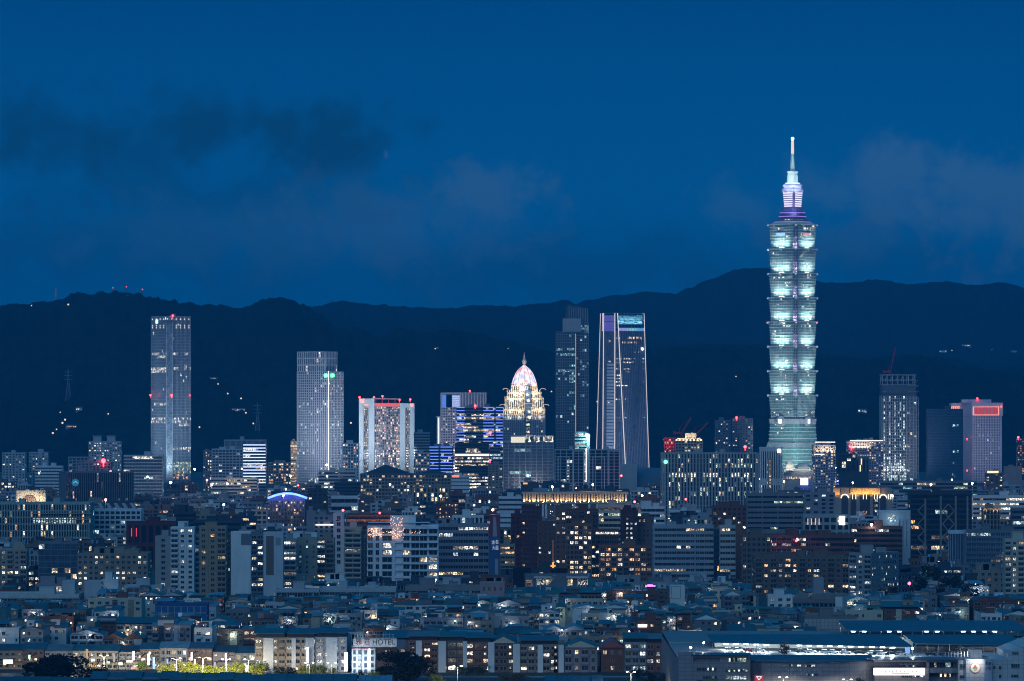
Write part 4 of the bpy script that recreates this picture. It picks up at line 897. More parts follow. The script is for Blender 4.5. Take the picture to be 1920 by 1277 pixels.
# ------------------------------------------------------------------ mid-rise city between the towers and the low houses
GRY = wall((.30, .31, .33)); LGR = wall((.46, .47, .49)); PALE = wall((.68, .69, .70)); TAN = wall((.40, .33, .26)); TAN2 = wall((.30, .25, .20)); BRICK = wall((.20, .085, .06)); BRICK2 = wall((.26, .12, .085)); DRED = wall((.13, .04, .04))
BROWN = wall((.19, .135, .11)); DARK = wall((.06, .07, .085)); NAVY = wall((.05, .075, .11)); CREAM = wall((.52, .47, .38)); PINK = wall((.40, .28, .27)); MAUVE = wall((.30, .27, .30)); SLATE = wall((.17, .19, .22)); OCHRE = wall((.34, .26, .17))
def ST(k, lit=.12, mix='wicd', **q):
    d = {'band': dict(s='band', fh=3.8, bw=3.2, span=.5, dp=.5), 'grid': dict(s='grid', fh=3.6, bw=3.6, pier=.3, span=.38, dp=.5), 'fins': dict(s='fins', fh=3.8, bw=2.6, pier=.35, span=.2, dp=.9), 'punch': dict(s='punch', fh=3.2, bw=4.2, ww=.5, skip=.15), 'balc': dict(s='balc', fh=3.15, bw=4.0, mod=2), 'balc1': dict(s='balc', fh=3.15, bw=5.0, mod=1), 'curt': dict(s='curtain', fh=3.9, bw=2.6, pier=.14, span=.14, dp=.25), 'blank': dict(s='blank')}[k]
    return dict(d, lit=lit, mix=mix, **q)
def A(name, cat, label, x0, x1, yt, D, st, w, **k): return bld(name, label, cat, x0, x1, yt, D, st, w, **k)
def strip(root, X, D, x0, x1, y0, y1, mat, name='light_strip', d=-.9, th=.3):
    b = MB(); b.box(PX(x0, D) - X, PX(x1, D) - X, d - th, d, PZ(y1, D), PZ(y0, D)); return b.build(name, mat, root)
def wash(root, X, D, pts, e, c, dy=-7, dz=12, r=.5, ang=120):
    for (x, y) in pts: p = (PX(x, D) - X, dy, PZ(y, D)); light('SPOT', root, p, e, c, r, (p[0], 1, p[2] + dz), ang, .8)
WARML = lamp('warm_line', (1, .72, .38), 1.9); WHTL = lamp('white_line', (1, .93, .82), 2.4)
# far band
A('apartment_tower', 'tower block', 'pale apartment tower at the far edge of the city, broader of its pair', 4, 47, 850, 5600, ST('punch', .1), LGR, rooms=1, vis=898)
A('apartment_tower', 'tower block', 'pale apartment tower with lit top floors, slimmer of the far edge pair', 54, 90, 849, 5650, ST('punch', .14), LGR, rooms=1, vis=898)
A('white_office', 'office block', 'white office with a dark window row near the far apartment pair', 66, 116, 875, 5200, ST('band', .05, span=.6), PALE, vis=900)
A('frame_block', 'office block', 'grey block with an open square frame rising at its top', 128, 166, 858, 5300, ST('grid', .1, bw=5), GRY, rooms=0, vis=880)
o, (X, Y), _, _, H = A('twin_turret_tower', 'tower block', 'apartment tower with twin roof turrets and many small lights', 166, 225, 829, 5450, ST('punch', .3, bw=3.4, mix='wiic'), LGR, rooms=0, vis=865, short='the twin turret tower')
for a in (174, 200): b = MB(); b.box(PX(a, 5450) - X, PX(a + 15, 5450) - X, 4, 14, H, PZ(818, 5450)); b.box(PX(a - 1, 5450) - X, PX(a + 16, 5450) - X, 3, 15, PZ(818, 5450), PZ(817, 5450)); b.build('turret', LGR, o)
o, (X, Y), _, _, H = A('beacon_block', 'office block', 'low grey block carrying a strong red beacon', 146, 208, 868, 5000, ST('punch', .1), MAUVE, vis=886)
beacon(o, (PX(194, 5000) - X, -1, PZ(864, 5000)), 3.4); b = MB(); b.bar((PX(194, 5000) - X, -1, H), (PX(194, 5000) - X, -1, PZ(866, 5000)), .4); b.build('beacon_post', DARKM, o)
D = 4200; o, (X, Y), pts, F, H = A('finned_hall', 'hall', 'wide dark finned building with a round blue emblem', 103, 248, 887, D, ST('blank'), wall((.20, .19, .21)), right=ST('fins', .05, 'iwpd', fh=9, bw=2.2, pier=.34, span=.04), xc=123, th=74, rooms=0, vis=940, short='the dark finned hall', beacons=[(205, 884)])
f = F[1][0]; b = MB(); c = Vector((f[2] * 9.5, f[3] * 9.5, PZ(905, D))); n3 = Vector((f[3], -f[2], 0)); b.bar(tuple(c + n3 * .95), tuple(c + n3 * 1.4), 3.7, 24); g = b.build('round_emblem', lamp('blue_emblem', (.02, .33, .62), .45), o)
b = MB(); U = Vector((f[2], f[3], 0))
for q in (-1, 1): b.bar(tuple(c + n3 * 1.5 + U * 2.2 * q + Vector((0, 0, -.6))), tuple(c + n3 * 1.5 + Vector((0, 0, 1.4))), .28, 4)
b.build('emblem_mark', lamp('emblem_white', (.6, .9, 1), .9), g)
A('banded_office', 'office block', 'office block of thin white floor bands beside the slim glass tower', 232, 304, 855, 4700, ST('band', .06, 'ic', fh=3.6, span=.35, glass=G_BLUE), LGR, rooms=1, vis=925, short='the white banded office')
D = 4000; o, (X, Y), _, _, H = A('arched_pavilion', 'pavilion', 'floodlit cream rooftop pavilion with a wide low arch', 31, 85, 922, D, ST('blank'), CREAM, rooms=0, vis=944, sides=False, short='the cream arched pavilion')
b = MB(); k = 9
for i in range(k):
    a0, a1 = math.pi * i / k, math.pi * (i + 1) / k; c = PX(55, D) - X; r = 14 * sx(D)
    b.hexa([(c + r * math.cos(a1), -.5, PZ(940, D)), (c + r * math.cos(a0), -.5, PZ(940, D)), (c + r * math.cos(a0), -.02, PZ(940, D)), (c + r * math.cos(a1), -.02, PZ(940, D)), (c + r * math.cos(a1), -.5, PZ(940, D) + 5.5 * math.sin(a1) + .05), (c + r * math.cos(a0), -.5, PZ(940, D) + 5.5 * math.sin(a0) + .05), (c + r * math.cos(a0), -.02, PZ(940, D) + 5.5 * math.sin(a0) + .05), (c + r * math.cos(a1), -.02, PZ(940, D) + 5.5 * math.sin(a1) + .05)])
b.build('arch_window', BROWN, o); b = MB()
for i in range(5): x = PX(72 + i * 3, D) - X; b.box(x, x + .7, -1, -.01, PZ(940, D), PZ(924, D))
b.build('rib', CREAM, o); wash(o, X, D, [(36, 944), (52, 946), (68, 944), (80, 944)], 7e3, (1, .8, .55))
rowp = bands([(976, 985, .45, .84, 'c', 1), (950, 962, .3, .9, 'w', .1), (990, 998, 0, .5, 'i', .3), (1025, 1035, 0, .25, 'c', .5), (960, 972, .1, .3, 'g', .3)])
D = 3300; o, (X, Y), _, _, H = A('fin_office', 'office block', 'long greenish office of close white fins with one bright row of windows', -25, 168, 945, D, ST('fins', .10, 'wwia', fh=5.2, bw=2.0, pier=.4, dp=1.0, pat=rowp), wall((.36, .40, .36)), rooms=2, vis=1015, short='the long fin office')
for y in (963, 975, 1010): b = MB(); b.box(PX(60, D) - X, PX(172, D) - X, -3.4, 1, PZ(y, D), PZ(y, D) + .6); b.build('canopy_slab', wall((.34, .38, .30)), o)
D = 3350; o, (X, Y), _, _, H = A('louver_office', 'office block', 'white office with slanted roof louvers beside the long fin office', 167, 265, 957, D, ST('grid', .06, 'wc', bw=4.2, pier=.25, span=.4), wall((.60, .64, .68)), rooms=0, vis=1005, short='the white louver office')
for k in range(6): b = MB(); x = PX(176 + k * 15, D) - X; z = H; b.hexa([(x, 0, z), (x + 2.4, 0, z), (x + 2.4, 8, z), (x, 8, z), (x - 3.4, 1, z + 5.6), (x - 1, 1, z + 5.6), (x - 1, 7, z + 5.6), (x - 3.4, 7, z + 5.6)]); b.build('roof_louver', LGR, o)
o, (X, Y), _, _, H = A('dark_red_hall', 'hall', 'dark red windowless hall with a red glow by its corner', 237, 330, 981, 3000, ST('fins', .0, 'd', bw=5, fh=12), DRED, rooms=1, vis=1030, short='the dark red hall')
for x in (247, 256): strip(o, X, 3000, x - .7, x + .7, 990, 1006, lamp('red_neon', (1, .05, .08), 1.1), 'neon_tube', d=-1.2)
A('dark_block', 'office block', 'dark plant topped block between the red hall and the white apartment tower', 330, 366, 962, 3150, ST('band', .03), DARK, vis=985)
A('dark_block', 'office block', 'flat dark block peeping out behind the tan tower', 363, 452, 978, 3100, ST('band', .02), NAVY, vis=992)
A('scaffold_block', 'apartment block', 'bluish half finished block wrapped in scaffold glass', 72, 145, 1019, 2600, ST('curt', .06, 'cw', glass=G_BLUE, bw=4, pier=.08), SLATE, core=G_BLUE, rooms=1, vis=1085, short='the scaffold wrapped block')
o, (X, Y), _, _, H = A('apartment_block', 'apartment block', 'tan apartment block with round topped gable and lit windows', -12, 50, 1032, 2620, ST('balc', .28, 'wic'), TAN, rooms=0, vis=1085, short='the round gabled apartment block')
b = MB(); a = [math.pi * i / 8 for i in range(9)]; c = PX(35, 2620) - X; b.prism([(c - 4, 0.3), (c + 4, .3), (c + 4, 5), (c - 4, 5)], H, H + 1.5)
b.bar((c, .4, H + 1.4), (c, 5, H + 1.4), 3.9, 16); b.build('round_gable', TAN, o)
D = 2600; o, (X, Y), _, _, H = A('apartment_block', 'apartment block', 'broad tan apartment block with four warm lit window columns', 145, 277, 1040, D, ST('punch', .27, 'wwwic', bw=3.3, fh=3.0, skip=.05, ww=.55), TAN2, rooms=4, vis=1090, tanks=3, short='the broad tan apartments')
A('apartment_tower', 'tower block', 'grey tan blank sided tower wing against the white apartment tower', 291, 321, 1008, 2580, ST('punch', .04, bw=7, ww=.25), wall((.36, .34, .33)), rooms=1, vis=1100)
A('apartment_tower', 'tower block', 'white apartment tower with one centred window column and side balconies', 320, 364, 991, 2550, ST('balc', .07, 'ic', bw=4.6, mod=3, off=0), PALE, rooms=1, tanks=1, vis=1110, short='the white apartment tower')
A('apartment_tower', 'tower block', 'narrow grey balcony wing between white and tan towers', 363, 376, 1006, 2560, ST('balc1', .1, 'c', bw=4), LGR, rooms=0, vis=1110)
A('apartment_tower', 'tower block', 'tan apartment tower with one recessed balcony column', 373, 424, 989, 2500, ST('balc', .08, 'wa', bw=5.4, mod=3, off=1), OCHRE, rooms=1, vis=1118, short='the tan apartment tower')
A('apartment_tower', 'tower block', 'dim tan tower wing beside the blank white slab', 423, 436, 1004, 2515, ST('punch', .05, bw=4, ww=.2), TAN2, rooms=0, vis=1118)
A('blank_slab', 'apartment block', 'blank white tiled slab wall with a darker upper panel', 433, 470, 1000, 2480, ST('blank'), PALE, rooms=0, vis=1122, short='the blank white slab')
o2 = [x for x in COL.objects if x.get('label', '').startswith('blank white tiled')][0]; strip(o2, PX(433, 2480), 2480, 452, 470, 1001, 1022, SLATE, 'wall_panel', d=-.02, th=.12)
A('apartment_tower', 'tower block', 'dark apartment tower with lit balconies beside the blank white slab', 470, 494, 1003, 2580, ST('balc1', .3, 'wic'), SLATE, rooms=1, vis=1100)
D = 2460; o, (X, Y), _, _, H = A('blank_tower', 'apartment block', 'windowless pale tower with a brown centre strip and small sign', 494, 531, 1001, D, ST('blank'), wall((.50, .52, .56)), rooms=0, vis=1122, short='the brown striped blank tower')
strip(o, X, D, 499, 513, 1005, 1078, BROWN, 'brown_strip', d=-.02, th=.2); strip(o, X, D, 517, 526, 1008, 1022, GRY, 'wall_sign', d=-.02, th=.3)
A('apartment_tower', 'tower block', 'bluish tower of lit stacked balconies beside the blank striped tower', 531, 556, 1014, 2600, ST('balc1', .4, 'iwc', bw=6), GRY, rooms=1, vis=1090)
A('apartment_tower', 'tower block', 'olive tan tower with two columns of tiny windows', 557, 594, 1011, 2620, ST('punch', .1, 'c', bw=4, ww=.3), wall((.33, .31, .25)), rooms=1, vis=1090)
A('apartment_tower', 'tower block', 'dim tower with brightly lit balconies beside the olive tan tower', 594, 627, 1012, 2640, ST('balc1', .4, 'wiic', bw=5), TAN2, rooms=1, vis=1085)
o, (X, Y), _, _, H = A('stair_slab', 'apartment block', 'tall white stair slab with a column of slit windows', 625, 645, 965, 2800, ST('punch', .0, bw=7, ww=.35, fh=4), wall((.60, .63, .66)), rooms=0, vis=1075, short='the white stair slab')
strip(o, X, 2800, 629.5, 637, 975, 977, DARK, 'slit_window', d=-.02, th=.1)
A('curved_balcony_block', 'apartment block', 'cream block of curved balconies beside the white stair slab', 645, 678, 991, 2790, ST('balc1', .1, 'wc', bw=8), CREAM, rooms=1, vis=1080)
A('dark_block', 'apartment block', 'thin dark shaded tower before the white balcony apartments', 677, 690, 1000, 2760, ST('band', .04), DARK, rooms=0, vis=1080)  # dark filler block added where only a dark gap lies
# the white balcony apartments
D = 2650; s = sx(D); o, (X, Y), _, _, H = A('balcony_apartments', 'apartment block', 'big white apartment block with long stepped balcony bands', 688, 822, 987, D, ST('blank'), wall((.76, .78, .82), .7), rooms=0, par=0, vis=1092, sides=False, short='the big white balcony apartments')
b = MB(); w = []; n = 8; fh = (H - 3) / n
for j in range(n + 1):
    z = 1.5 + j * fh
    for a, c, dd, hh in ((688, 699, 1.6, 1.3), (700, 754, 1.0, 1.3), (755, 770, 1.5, 1.5), (770, 803, 2.2, 1.1), (802, 822, 1.5, 1.5)): b.box((a - 688) * s, (c - 688) * s, -dd, .3, z, z + hh)
    if j < n:
        for a, c in ((690, 699), (704, 711), (717, 735), (756, 768), (771, 786), (787, 801), (804, 820)): w.append((((a + c) / 2 - 688) * s, -.02, z + 1.3 + (fh - 1.3) / 2, (c - a) * s, fh - 1.4, 0, pick(dict(lit=.2, mix='wid'), 0, 0)))
for a in (699, 711, 735): b.box((a - 688) * s, (a + 5.5 - 688) * s, -1.02, .2, 0, H)
b.box((731 - 688) * s, (779 - 688) * s, 2, 12, H, PZ(967, D)); b.box((690 - 688) * s, (806 - 688) * s, 0, 12, PZ(980.5, D), PZ(979.5, D)); b.box((790 - 688) * s, (822 - 688) * s, -1, 10, H + .02, PZ(984, D))
b.build('balcony_frame', wall((.76, .78, .82), .7), o); emit_windows(o, w, 100, 'framed')
b = MB()
for a, c, y0, y1, k in ((691, 716, 990, 1007, 75), (735, 758, 990, 1010, 60), (731, 755, 968, 986, 45), (716, 735, 996, 999, 16), (768, 790, 996, 1000, 10)):
    for i in range(k): x = (RNG.uniform(a, c) - 688) * s; z = PZ(RNG.uniform(y0, y1), D); b.box(x - .15, x + .15, -1.9, -1.65, z - .15, z + .15)
q = b.build('reflection_dot', lamp('reflection_pink', (1, .55, .35), 3), o); q['kind'] = 'stuff'  # glowing dots stand in for a reflection on the facade
A('banded_block', 'office block', 'brown grey office block of ten window bands with white lit rooms', 821, 916, 985, 2720, ST('band', .16, 'iicwd', fh=3.9, pat=bands([(988, 997, .3, .9, 'i', .7), (1003, 1008, .1, .9, 'd', .5), (1030, 1036, .1, .9, 'c', .4)])), MAUVE, rooms=2, tanks=1, vis=1086, short='the brown banded block')
# vertical billboard
D = 2650; s = sx(D); o = thing('advert_billboard', 'tall rooftop to street billboard, red above blue with white brush characters', 'billboard', (PX(918, D), D, 0)); W = 20 * s
b = MB(); b.box(0, W, .4, 4, 0, PZ(965, D)); b.build('backing_tower', SLATE, o)
for y0, y1, c, nm in ((965.5, 1007, (.24, .03, .05), 'red_panel'), (1007.3, 1043, (.02, .10, .27), 'blue_panel'), (1043.4, 1079, (.025, .11, .26), 'blue_panel')): b = MB(); b.box(.1, W - .1, 0, .39, PZ(y1, D), PZ(y0, D)); b.build(nm, plain('print', c, .5), o)
b = MB()
for x0, x1, y0, y1, sl in ((924, 932, 968, 1006, 2.2),): b.hexa([((x0 - 918) * s, -.06, PZ(y1, D)), ((x1 - 918) * s, -.06, PZ(y1, D)), ((x1 - 918) * s, -.01, PZ(y1, D)), ((x0 - 918) * s, -.01, PZ(y1, D)), ((x0 + sl * .4 - 918) * s, -.06, PZ(y0, D)), ((x1 - sl - 918) * s, -.06, PZ(y0 + 2, D)), ((x1 - sl - 918) * s, -.01, PZ(y0 + 2, D)), ((x0 + sl * .4 - 918) * s, -.01, PZ(y0, D))])
b.build('printed_tower', plain('print', (.30, .34, .42), .5), o); b = MB(); b.box((928 - 918) * s, (934 - 918) * s, -.06, -.01, PZ(1078, D), PZ(1048, D)); b.build('printed_tower', plain('print', (.30, .34, .42), .5), o)
wl = lamp('poster_white', (.8, .9, 1), .55)
for ch, x, y in (('鴻', 924.5, 1017), ('大', 925.5, 1027), ('名', 931.5, 1016), ('邑', 932, 1027)): text_part(ch, wl, o, ((x - 918) * s, -.16, PZ(y, D)), 5.5 * s, 7.5 * s)
HERO.append((918, 938, 965, D, 1080, 'the tall billboard'))
A('amber_block', 'office block', 'tan block with amber lit window bands beside the tall billboard', 938, 965, 1023, 2640, ST('band', .25, 'aaw', fh=3.0, bw=2.6, span=.52), OCHRE, rooms=1, vis=1082, short='the amber lit block')
# brick estate
A('brick_tower', 'tower block', 'tallest dark brick tower of the brick estate, almost unlit', 978, 1016, 951, 2890, ST('punch', .04, 'w', bw=3), DRED, rooms=0, vis=1070, short='the dark brick tower')
A('brick_tower', 'tower block', 'lower dark brick wing with glints of window light', 958, 984, 967, 2910, ST('punch', .15, 'a', bw=3), DRED, rooms=1, vis=1060)
A('brick_tower', 'tower block', 'dark brick slab before the estate, with one pale lit window', 1008, 1044, 980, 2870, ST('punch', .06, 'c', bw=3.4), BRICK, rooms=0, vis=1066)
A('brick_tower', 'tower block', 'brick corner tower with a column of bright white windows', 1041, 1062, 950, 2790, ST('punch', .1, 'i', bw=4, pat=bands([(955, 975, .3, .8, 'i', .8)])), BRICK2, rooms=0, vis=1078, short='the brick corner tower')
A('brick_apartments', 'apartment block', 'red roofed brick block behind the corner tower', 1060, 1122, 957, 2830, ST('balc', .14, 'wi'), BRICK, rooms=1, vis=985)
A('brick_apartments', 'apartment block', 'brick apartment block with rows of white and warm windows, middle of the estate', 1060, 1110, 985, 2770, ST('grid', .38, 'iiwwd', fh=3.1, bw=3.0, pier=.25), BRICK2, rooms=1, vis=1085, short='the lit brick apartments')
A('brick_apartments', 'apartment block', 'stepped brick block with curved dark terraces', 1108, 1160, 995, 2800, ST('band', .2, 'wi', fh=3.1), BRICK, rooms=0, vis=1060)
A('brick_apartments', 'apartment block', 'lower brick apartment block with warm lit living rooms, nearest the banded office', 1124, 1223, 1026, 2740, ST('grid', .26, 'wwwiad', fh=3.1, bw=3.6, pier=.22), BRICK2, rooms=1, vis=1085, short='the low brick apartments')
A('brick_tower', 'tower block', 'dark brick tower with twin columns of cool lit windows', 1164, 1196, 960, 2870, ST('punch', .1, 'c', bw=2.6, pat=bands([(975, 1012, .3, .8, 'c', .75)])), DRED, rooms=1, vis=1025, short='the twin column brick tower')
A('brick_tower', 'tower block', 'dark brick tower with a few warm windows beside the banded office', 1196, 1226, 972, 2880, ST('punch', .15, 'wa', bw=3), BROWN, rooms=1, vis=1025)
A('cream_top_block', 'apartment block', 'cream block with a row of greenish lit terrace windows', 1123, 1202, 949, 2980, ST('band', .15, 'wd', pat=bands([(962, 970, 0, .6, 'g', .8)])), CREAM, rooms=2, vis=985)
A('white_plant_block', 'office block', 'white block with roof shrubs and plant boxes behind the brick estate', 1196, 1246, 952, 3100, ST('band', .15, 'ic'), PALE, rooms=2, vis=985)
D = 2700; A('ribbon_office', 'office block', 'long grey office of dark ribbon windows, nearly all unlit', 1225, 1338, 988, D, ST('band', .05, 'wi', fh=3.6, bw=3, every=9, span=.55), wall((.33, .36, .40)), rooms=2, vis=1086, short='the grey ribbon office')
A('ribbon_office', 'office block', 'recessed blue grey middle bay of the ribbon office row', 1337, 1351, 992, 2715, ST('curt', .1, 'wa', glass=G_BLUE), SLATE, core=G_BLUE, rooms=0, vis=1080)
A('ribbon_office', 'office block', 'pale short office wing with warm lit ribbon windows', 1350, 1379, 988, 2690, ST('band', .16, 'wwi', fh=3.6, bw=3, span=.55), wall((.46, .45, .43)), rooms=1, vis=1086, short='the pale ribbon wing')
A('brick_slab', 'tower block', 'thin plain brick slab against the pale ribbon wing', 1378, 1392, 985, 2730, ST('blank'), BRICK2, rooms=0, vis=1080)
A('brick_apartments', 'apartment block', 'red roofed brick block standing behind the pale ribbon wing', 1336, 1400, 951, 3000, ST('punch', .2, 'cwi', bw=3.4), BRICK, rooms=2, vis=985)
A('brown_office', 'office block', 'dark brown gridded office beside the brick slab', 1391, 1446, 1006, 2680, ST('grid', .06, 'wi', bw=3), BROWN, rooms=1, vis=1082, short='the dark brown office')
# far middle
D = 5300; o, (X, Y), _, _, H = A('glass_office', 'office tower', 'grey glass office with a floodlit white roof storey', 943, 1038, 829, D, ST('curt', .01, 'c', bw=7, pier=.12, pat=bands([(842, 848, .2, .55, 'y', .8), (886, 890, .1, .5, 'y', .6)])), LGR, core=G_GREY, rooms=0, vis=905, short='the grey glass office')
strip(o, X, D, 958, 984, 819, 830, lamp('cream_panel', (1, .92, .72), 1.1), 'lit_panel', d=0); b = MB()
for k in range(7): x = PX(984 + k * 8.6, D) - X; b.box(x, x + 1.1, -.4, 14, H, PZ(818.5, D))
b.box(PX(957, D) - X, PX(1038, D) - X, -.5, 16, PZ(818.4, D), PZ(817, D)); b.build('roof_frame', PALE, o)
wash(o, X, D, [(992, 829), (1008, 829), (1024, 829), (1034, 829)], 5e3, (1, .9, .7), dy=-3, dz=6)
b = MB(); b.box(PX(984, D) - X, PX(1037, D) - X, 6, 12, H, PZ(820, D)); b.build('roof_storey', CREAM, o)
for x0, x1 in ((1040, 1096), (1105, 1163)):
    lab = 'dark glass block in white portal frames, beside the cyan lamp pylon' if x0 == 1040 else 'dark glass block in white portal frames, before the tapered tower'
    o, (X, Y), _, _, H = A('portal_block', 'office block', lab, x0, x1, 844, 5200, ST('curt', .02, 'ic', bw=8, glass=G_DARK), LGR, core=glass_mat('black_glass', (.015, .022, .032)), rooms=1, vis=900, short='the portal framed dark block')
    b = MB(); a = (x1 - x0) * sx(5200)
    for u0, u1, t in ((.1, .5, 856), (.62, .98, 845)):
        b.box(a * u0, a * u0 + 1, -1, -.3, 0, PZ(t, 5200)); b.box(a * u1 - 1, a * u1, -1, -.3, 0, PZ(t, 5200)); b.box(a * u0, a * u1, -1.01, -.31, PZ(t + 1.4, 5200), PZ(t, 5200))
    b.build('portal_frame', PALE, o)
    if x0 == 1040:
        emit_windows(o, [(a * .45, -.4, PZ(862 + k * 5.2, 5200), 1.8, 1.5, 0, L_WHT) for k in range(8)])
o, (X, Y), _, _, H = A('lit_floor_tower', 'office tower', 'white tower of lit floors with a glowing pylon and cyan lamp', 1078, 1101, 811, 5350, ST('band', .5, 'iwc', fh=4.2, span=.5, bw=2.5), PALE, rooms=0, vis=880)
b = MB(); b.box(PX(1100, 5350) - X, PX(1106, 5350) - X, -3, 2, 0, PZ(813, 5350)); b.build('pylon', wall((.7, .72, .74)), o); strip(o, X, 5350, 1098.4, 1100, 840, 900, WHTL, d=-2.4)
b = MB(); b.ball((PX(1101, 5350) - X, -4, PZ(817, 5350)), 2.6, 10); b.build('cyan_lamp', lamp('cyan_ball', (.3, .95, 1), 9), o); light('POINT', o, (PX(1102, 5350) - X, -9, PZ(822, 5350)), 1.2e4, (.4, .95, 1), 1)
# golden colonnade
D = 4200; o, (X, Y), _, _, H = A('colonnade_building', 'hall', 'long classical building with an amber floodlit colonnade under its roof', 979, 1178, 924, D, ST('blank'), BROWN, rooms=0, vis=975, sides=False, short='the amber colonnade building')
b = MB(); s = sx(D)
for i in range(37): x = (981 + i * 5.3 - 979) * s; b.box(x, x + (1.5 if i % 3 else 1.9), -1.6, .02, PZ(941, D), PZ(926, D))
b.box(-.5, 199 * s, -2.2, .3, PZ(926, D), PZ(922.5, D)); b.box(-.5, 199 * s, -2, .2, PZ(944, D), PZ(941, D)); b.build('colonnade', CREAM, o)
wash(o, X, D, [(984 + i * 8.6, 941.5) for i in range(23)], 3.2e3, (1, .60, .22), dy=-2.6, dz=7, r=.2, ang=110)
b = MB()
for x in (1016, 1022, 1040, 1046, 1075, 1103, 1118): b.box((x - 979) * s, (x + 4 - 979) * s, -1.4, .1, 0, PZ(945, D))
b.build('white_pillar', PALE, o)
emit_windows(o, [((RNG.uniform(1000, 1110) - 979) * s, -.05, PZ(RNG.uniform(946, 968), D), .7, .9, 0, L_WHT) for i in range(45)])
b = MB(); b.cyl(PX(1024, D) - X, 14, H, H + 4, 13, 13, 20); b.build('drum_roof', wall((.25, .33, .4)), o)
o, (X, Y), _, _, H = A('dark_hut', 'roof house', 'small dark rooftop house with an orange sign before the colonnade', 977, 1008, 906, 4250, ST('blank'), DARK, rooms=0, vis=922); strip(o, X, 4250, 981, 989, 905, 908, lamp('orange_sign', (1, .5, .12), 1.4), 'sign', d=-.1)
D = 5500; o = thing('dome_arena', 'low dark domed arena roof beside the grey slatted office', 'arena', (PX(1205, D), D + 60, 0)); b = MB(); b.lathe([(70, 0), (69, PZ(903, D)), (60, PZ(888, D)), (42, PZ(881, D)), (20, PZ(878.6, D)), (1, PZ(878, D))], 0, 0, 36); b.build('roof', wall((.12, .15, .19), .5), o, smooth=True)
strip(o, PX(1205, D), D, 1160, 1175, 883, 886, CREAM, 'entrance', d=-66); b = MB(); b.box(-39, -8, -84, -62, 0, PZ(870, D)); b.build('annex', LGR, o); HERO.append((1165, 1245, 880, D, 905, 'the domed arena'))
# slatted office and white fins
D = 4000; fp = bands([(884, 893, .15, 1, 'i', .55), (872, 878, .55, .9, 'g', .5), (897, 903, 0, 1, 'g', .12), (862, 868, 0, 1, 'i', .12)])
o, (X, Y), pts, F, H = A('slatted_office', 'office block', 'big grey office with staggered vertical slats and white lit windows', 1241, 1423, 851, D, ST('grid', .12, 'gicw', fh=4.4, bw=2.9, pier=.55, span=.1, dp=1.0, pat=fp), wall((.36, .37, .37)), rooms=2, vis=955, short='the grey slatted office')
b = MB(); b.bar((F[0][0][0] + 3.5, F[0][0][1] - 2.6, PZ(866, D)), (F[0][0][0] + 3.5, F[0][0][1] - 2.0, PZ(866, D)), 1.9, 14); b.build('round_emblem', lamp('green_emblem', (.25, 1, .65), 2.2), o); beacon(o, (PX(1398, D) - X, 8, PZ(838, D)), 1.7); b = MB(); b.bar((PX(1398, D) - X, 8, H), (PX(1398, D) - X, 8, PZ(840, D)), .2); b.build('beacon_post', DARKM, o)
D = 4300; o, (X, Y), _, _, H = A('white_fin_block', 'office block', 'white block of close vertical fins with a small lit screen', 1425, 1467, 840, D, ST('fins', .02, 'w', fh=30, bw=2.3, pier=.5, dp=1.1), PALE, rooms=0, vis=918, short='the white finned block'); strip(o, X, D, 1458, 1464, 842, 849, lamp('white_screen', (.95, .97, 1), 4), 'screen', d=-1.4)
A('orange_lit_wing', 'office block', 'thin wing with warm lit windows beside the white finned block', 1440, 1448, 862, 4250, ST('grid', .7, 'wa', bw=3), TAN, rooms=0, vis=905)
D = 5400; o, (X, Y), _, _, H = A('ornate_tower', 'tower block', 'ornate apartment tower with a floodlit stepped crown', 1266, 1318, 826, D, ST('grid', .3, 'wwi', bw=4), TAN, rooms=0, vis=848, short='the ornate crowned tower')
b = MB(); b.box(PX(1285, D) - X, PX(1306, D) - X, 3, 14, H, PZ(812, D)); b.box(PX(1270, D) - X, PX(1314, D) - X, 2, 16, H, PZ(821, D)); b.build('crown', CREAM, o); wash(o, X, D, [(1272, 827), (1284, 826), (1296, 826), (1310, 827)], 8e3, (1, .78, .5), dy=-6, dz=10)
for k in range(8): b = MB(); b.ball((PX(1268 + k * 6.6, D) - X, -1, PZ(825, D)), .9, 6); b.build('cornice_lamp', lamp('cornice_warm', (1, .8, .5), 5), o)
o, (X, Y), _, _, H = A('red_scaffold_block', 'building site', 'unfinished block in red lit scaffolding below the crane', 1245, 1267, 822, 5350, ST('grid', .12, 'a', bw=3, glass=G_DARK), wall((.26, .06, .06)), rooms=0, vis=848)
for z in (826, 838): light('POINT', o, (PX(1256, 5350) - X, -9, PZ(z, 5350)), 3.5e3, (1, .08, .08), 1)
for x, lab, tx, ty, by in ((1278, 'red luffing crane over the ornate crowned tower, taller jib', 1296, 783, 812), (1305, 'red luffing crane beside the ornate tower, shorter jib', 1327, 793, 815)):
    c = thing('tower_crane', lab, 'crane', (PX(x, 5480), 5480, PZ(by + 8, 5480))); crane(c, PZ(by, 5480) - PZ(by + 8, 5480), (PX(tx, 5480) - PX(x, 5480), 0, PZ(ty, 5480) - PZ(by + 8, 5480)))
A('dark_twin_tower', 'tower block', 'dark residential tower with a few white windows, first of a twin', 1341, 1370, 789, 5900, ST('punch', .12, 'ic', bw=3.5), SLATE, rooms=1, vis=845)
A('dark_twin_tower', 'tower block', 'dark residential tower with a roof lamp, second of a twin', 1373, 1412, 786, 5950, ST('punch', .1, 'iw', bw=3.5), SLATE, rooms=1, vis=840, beacons=[(1381, 783)])
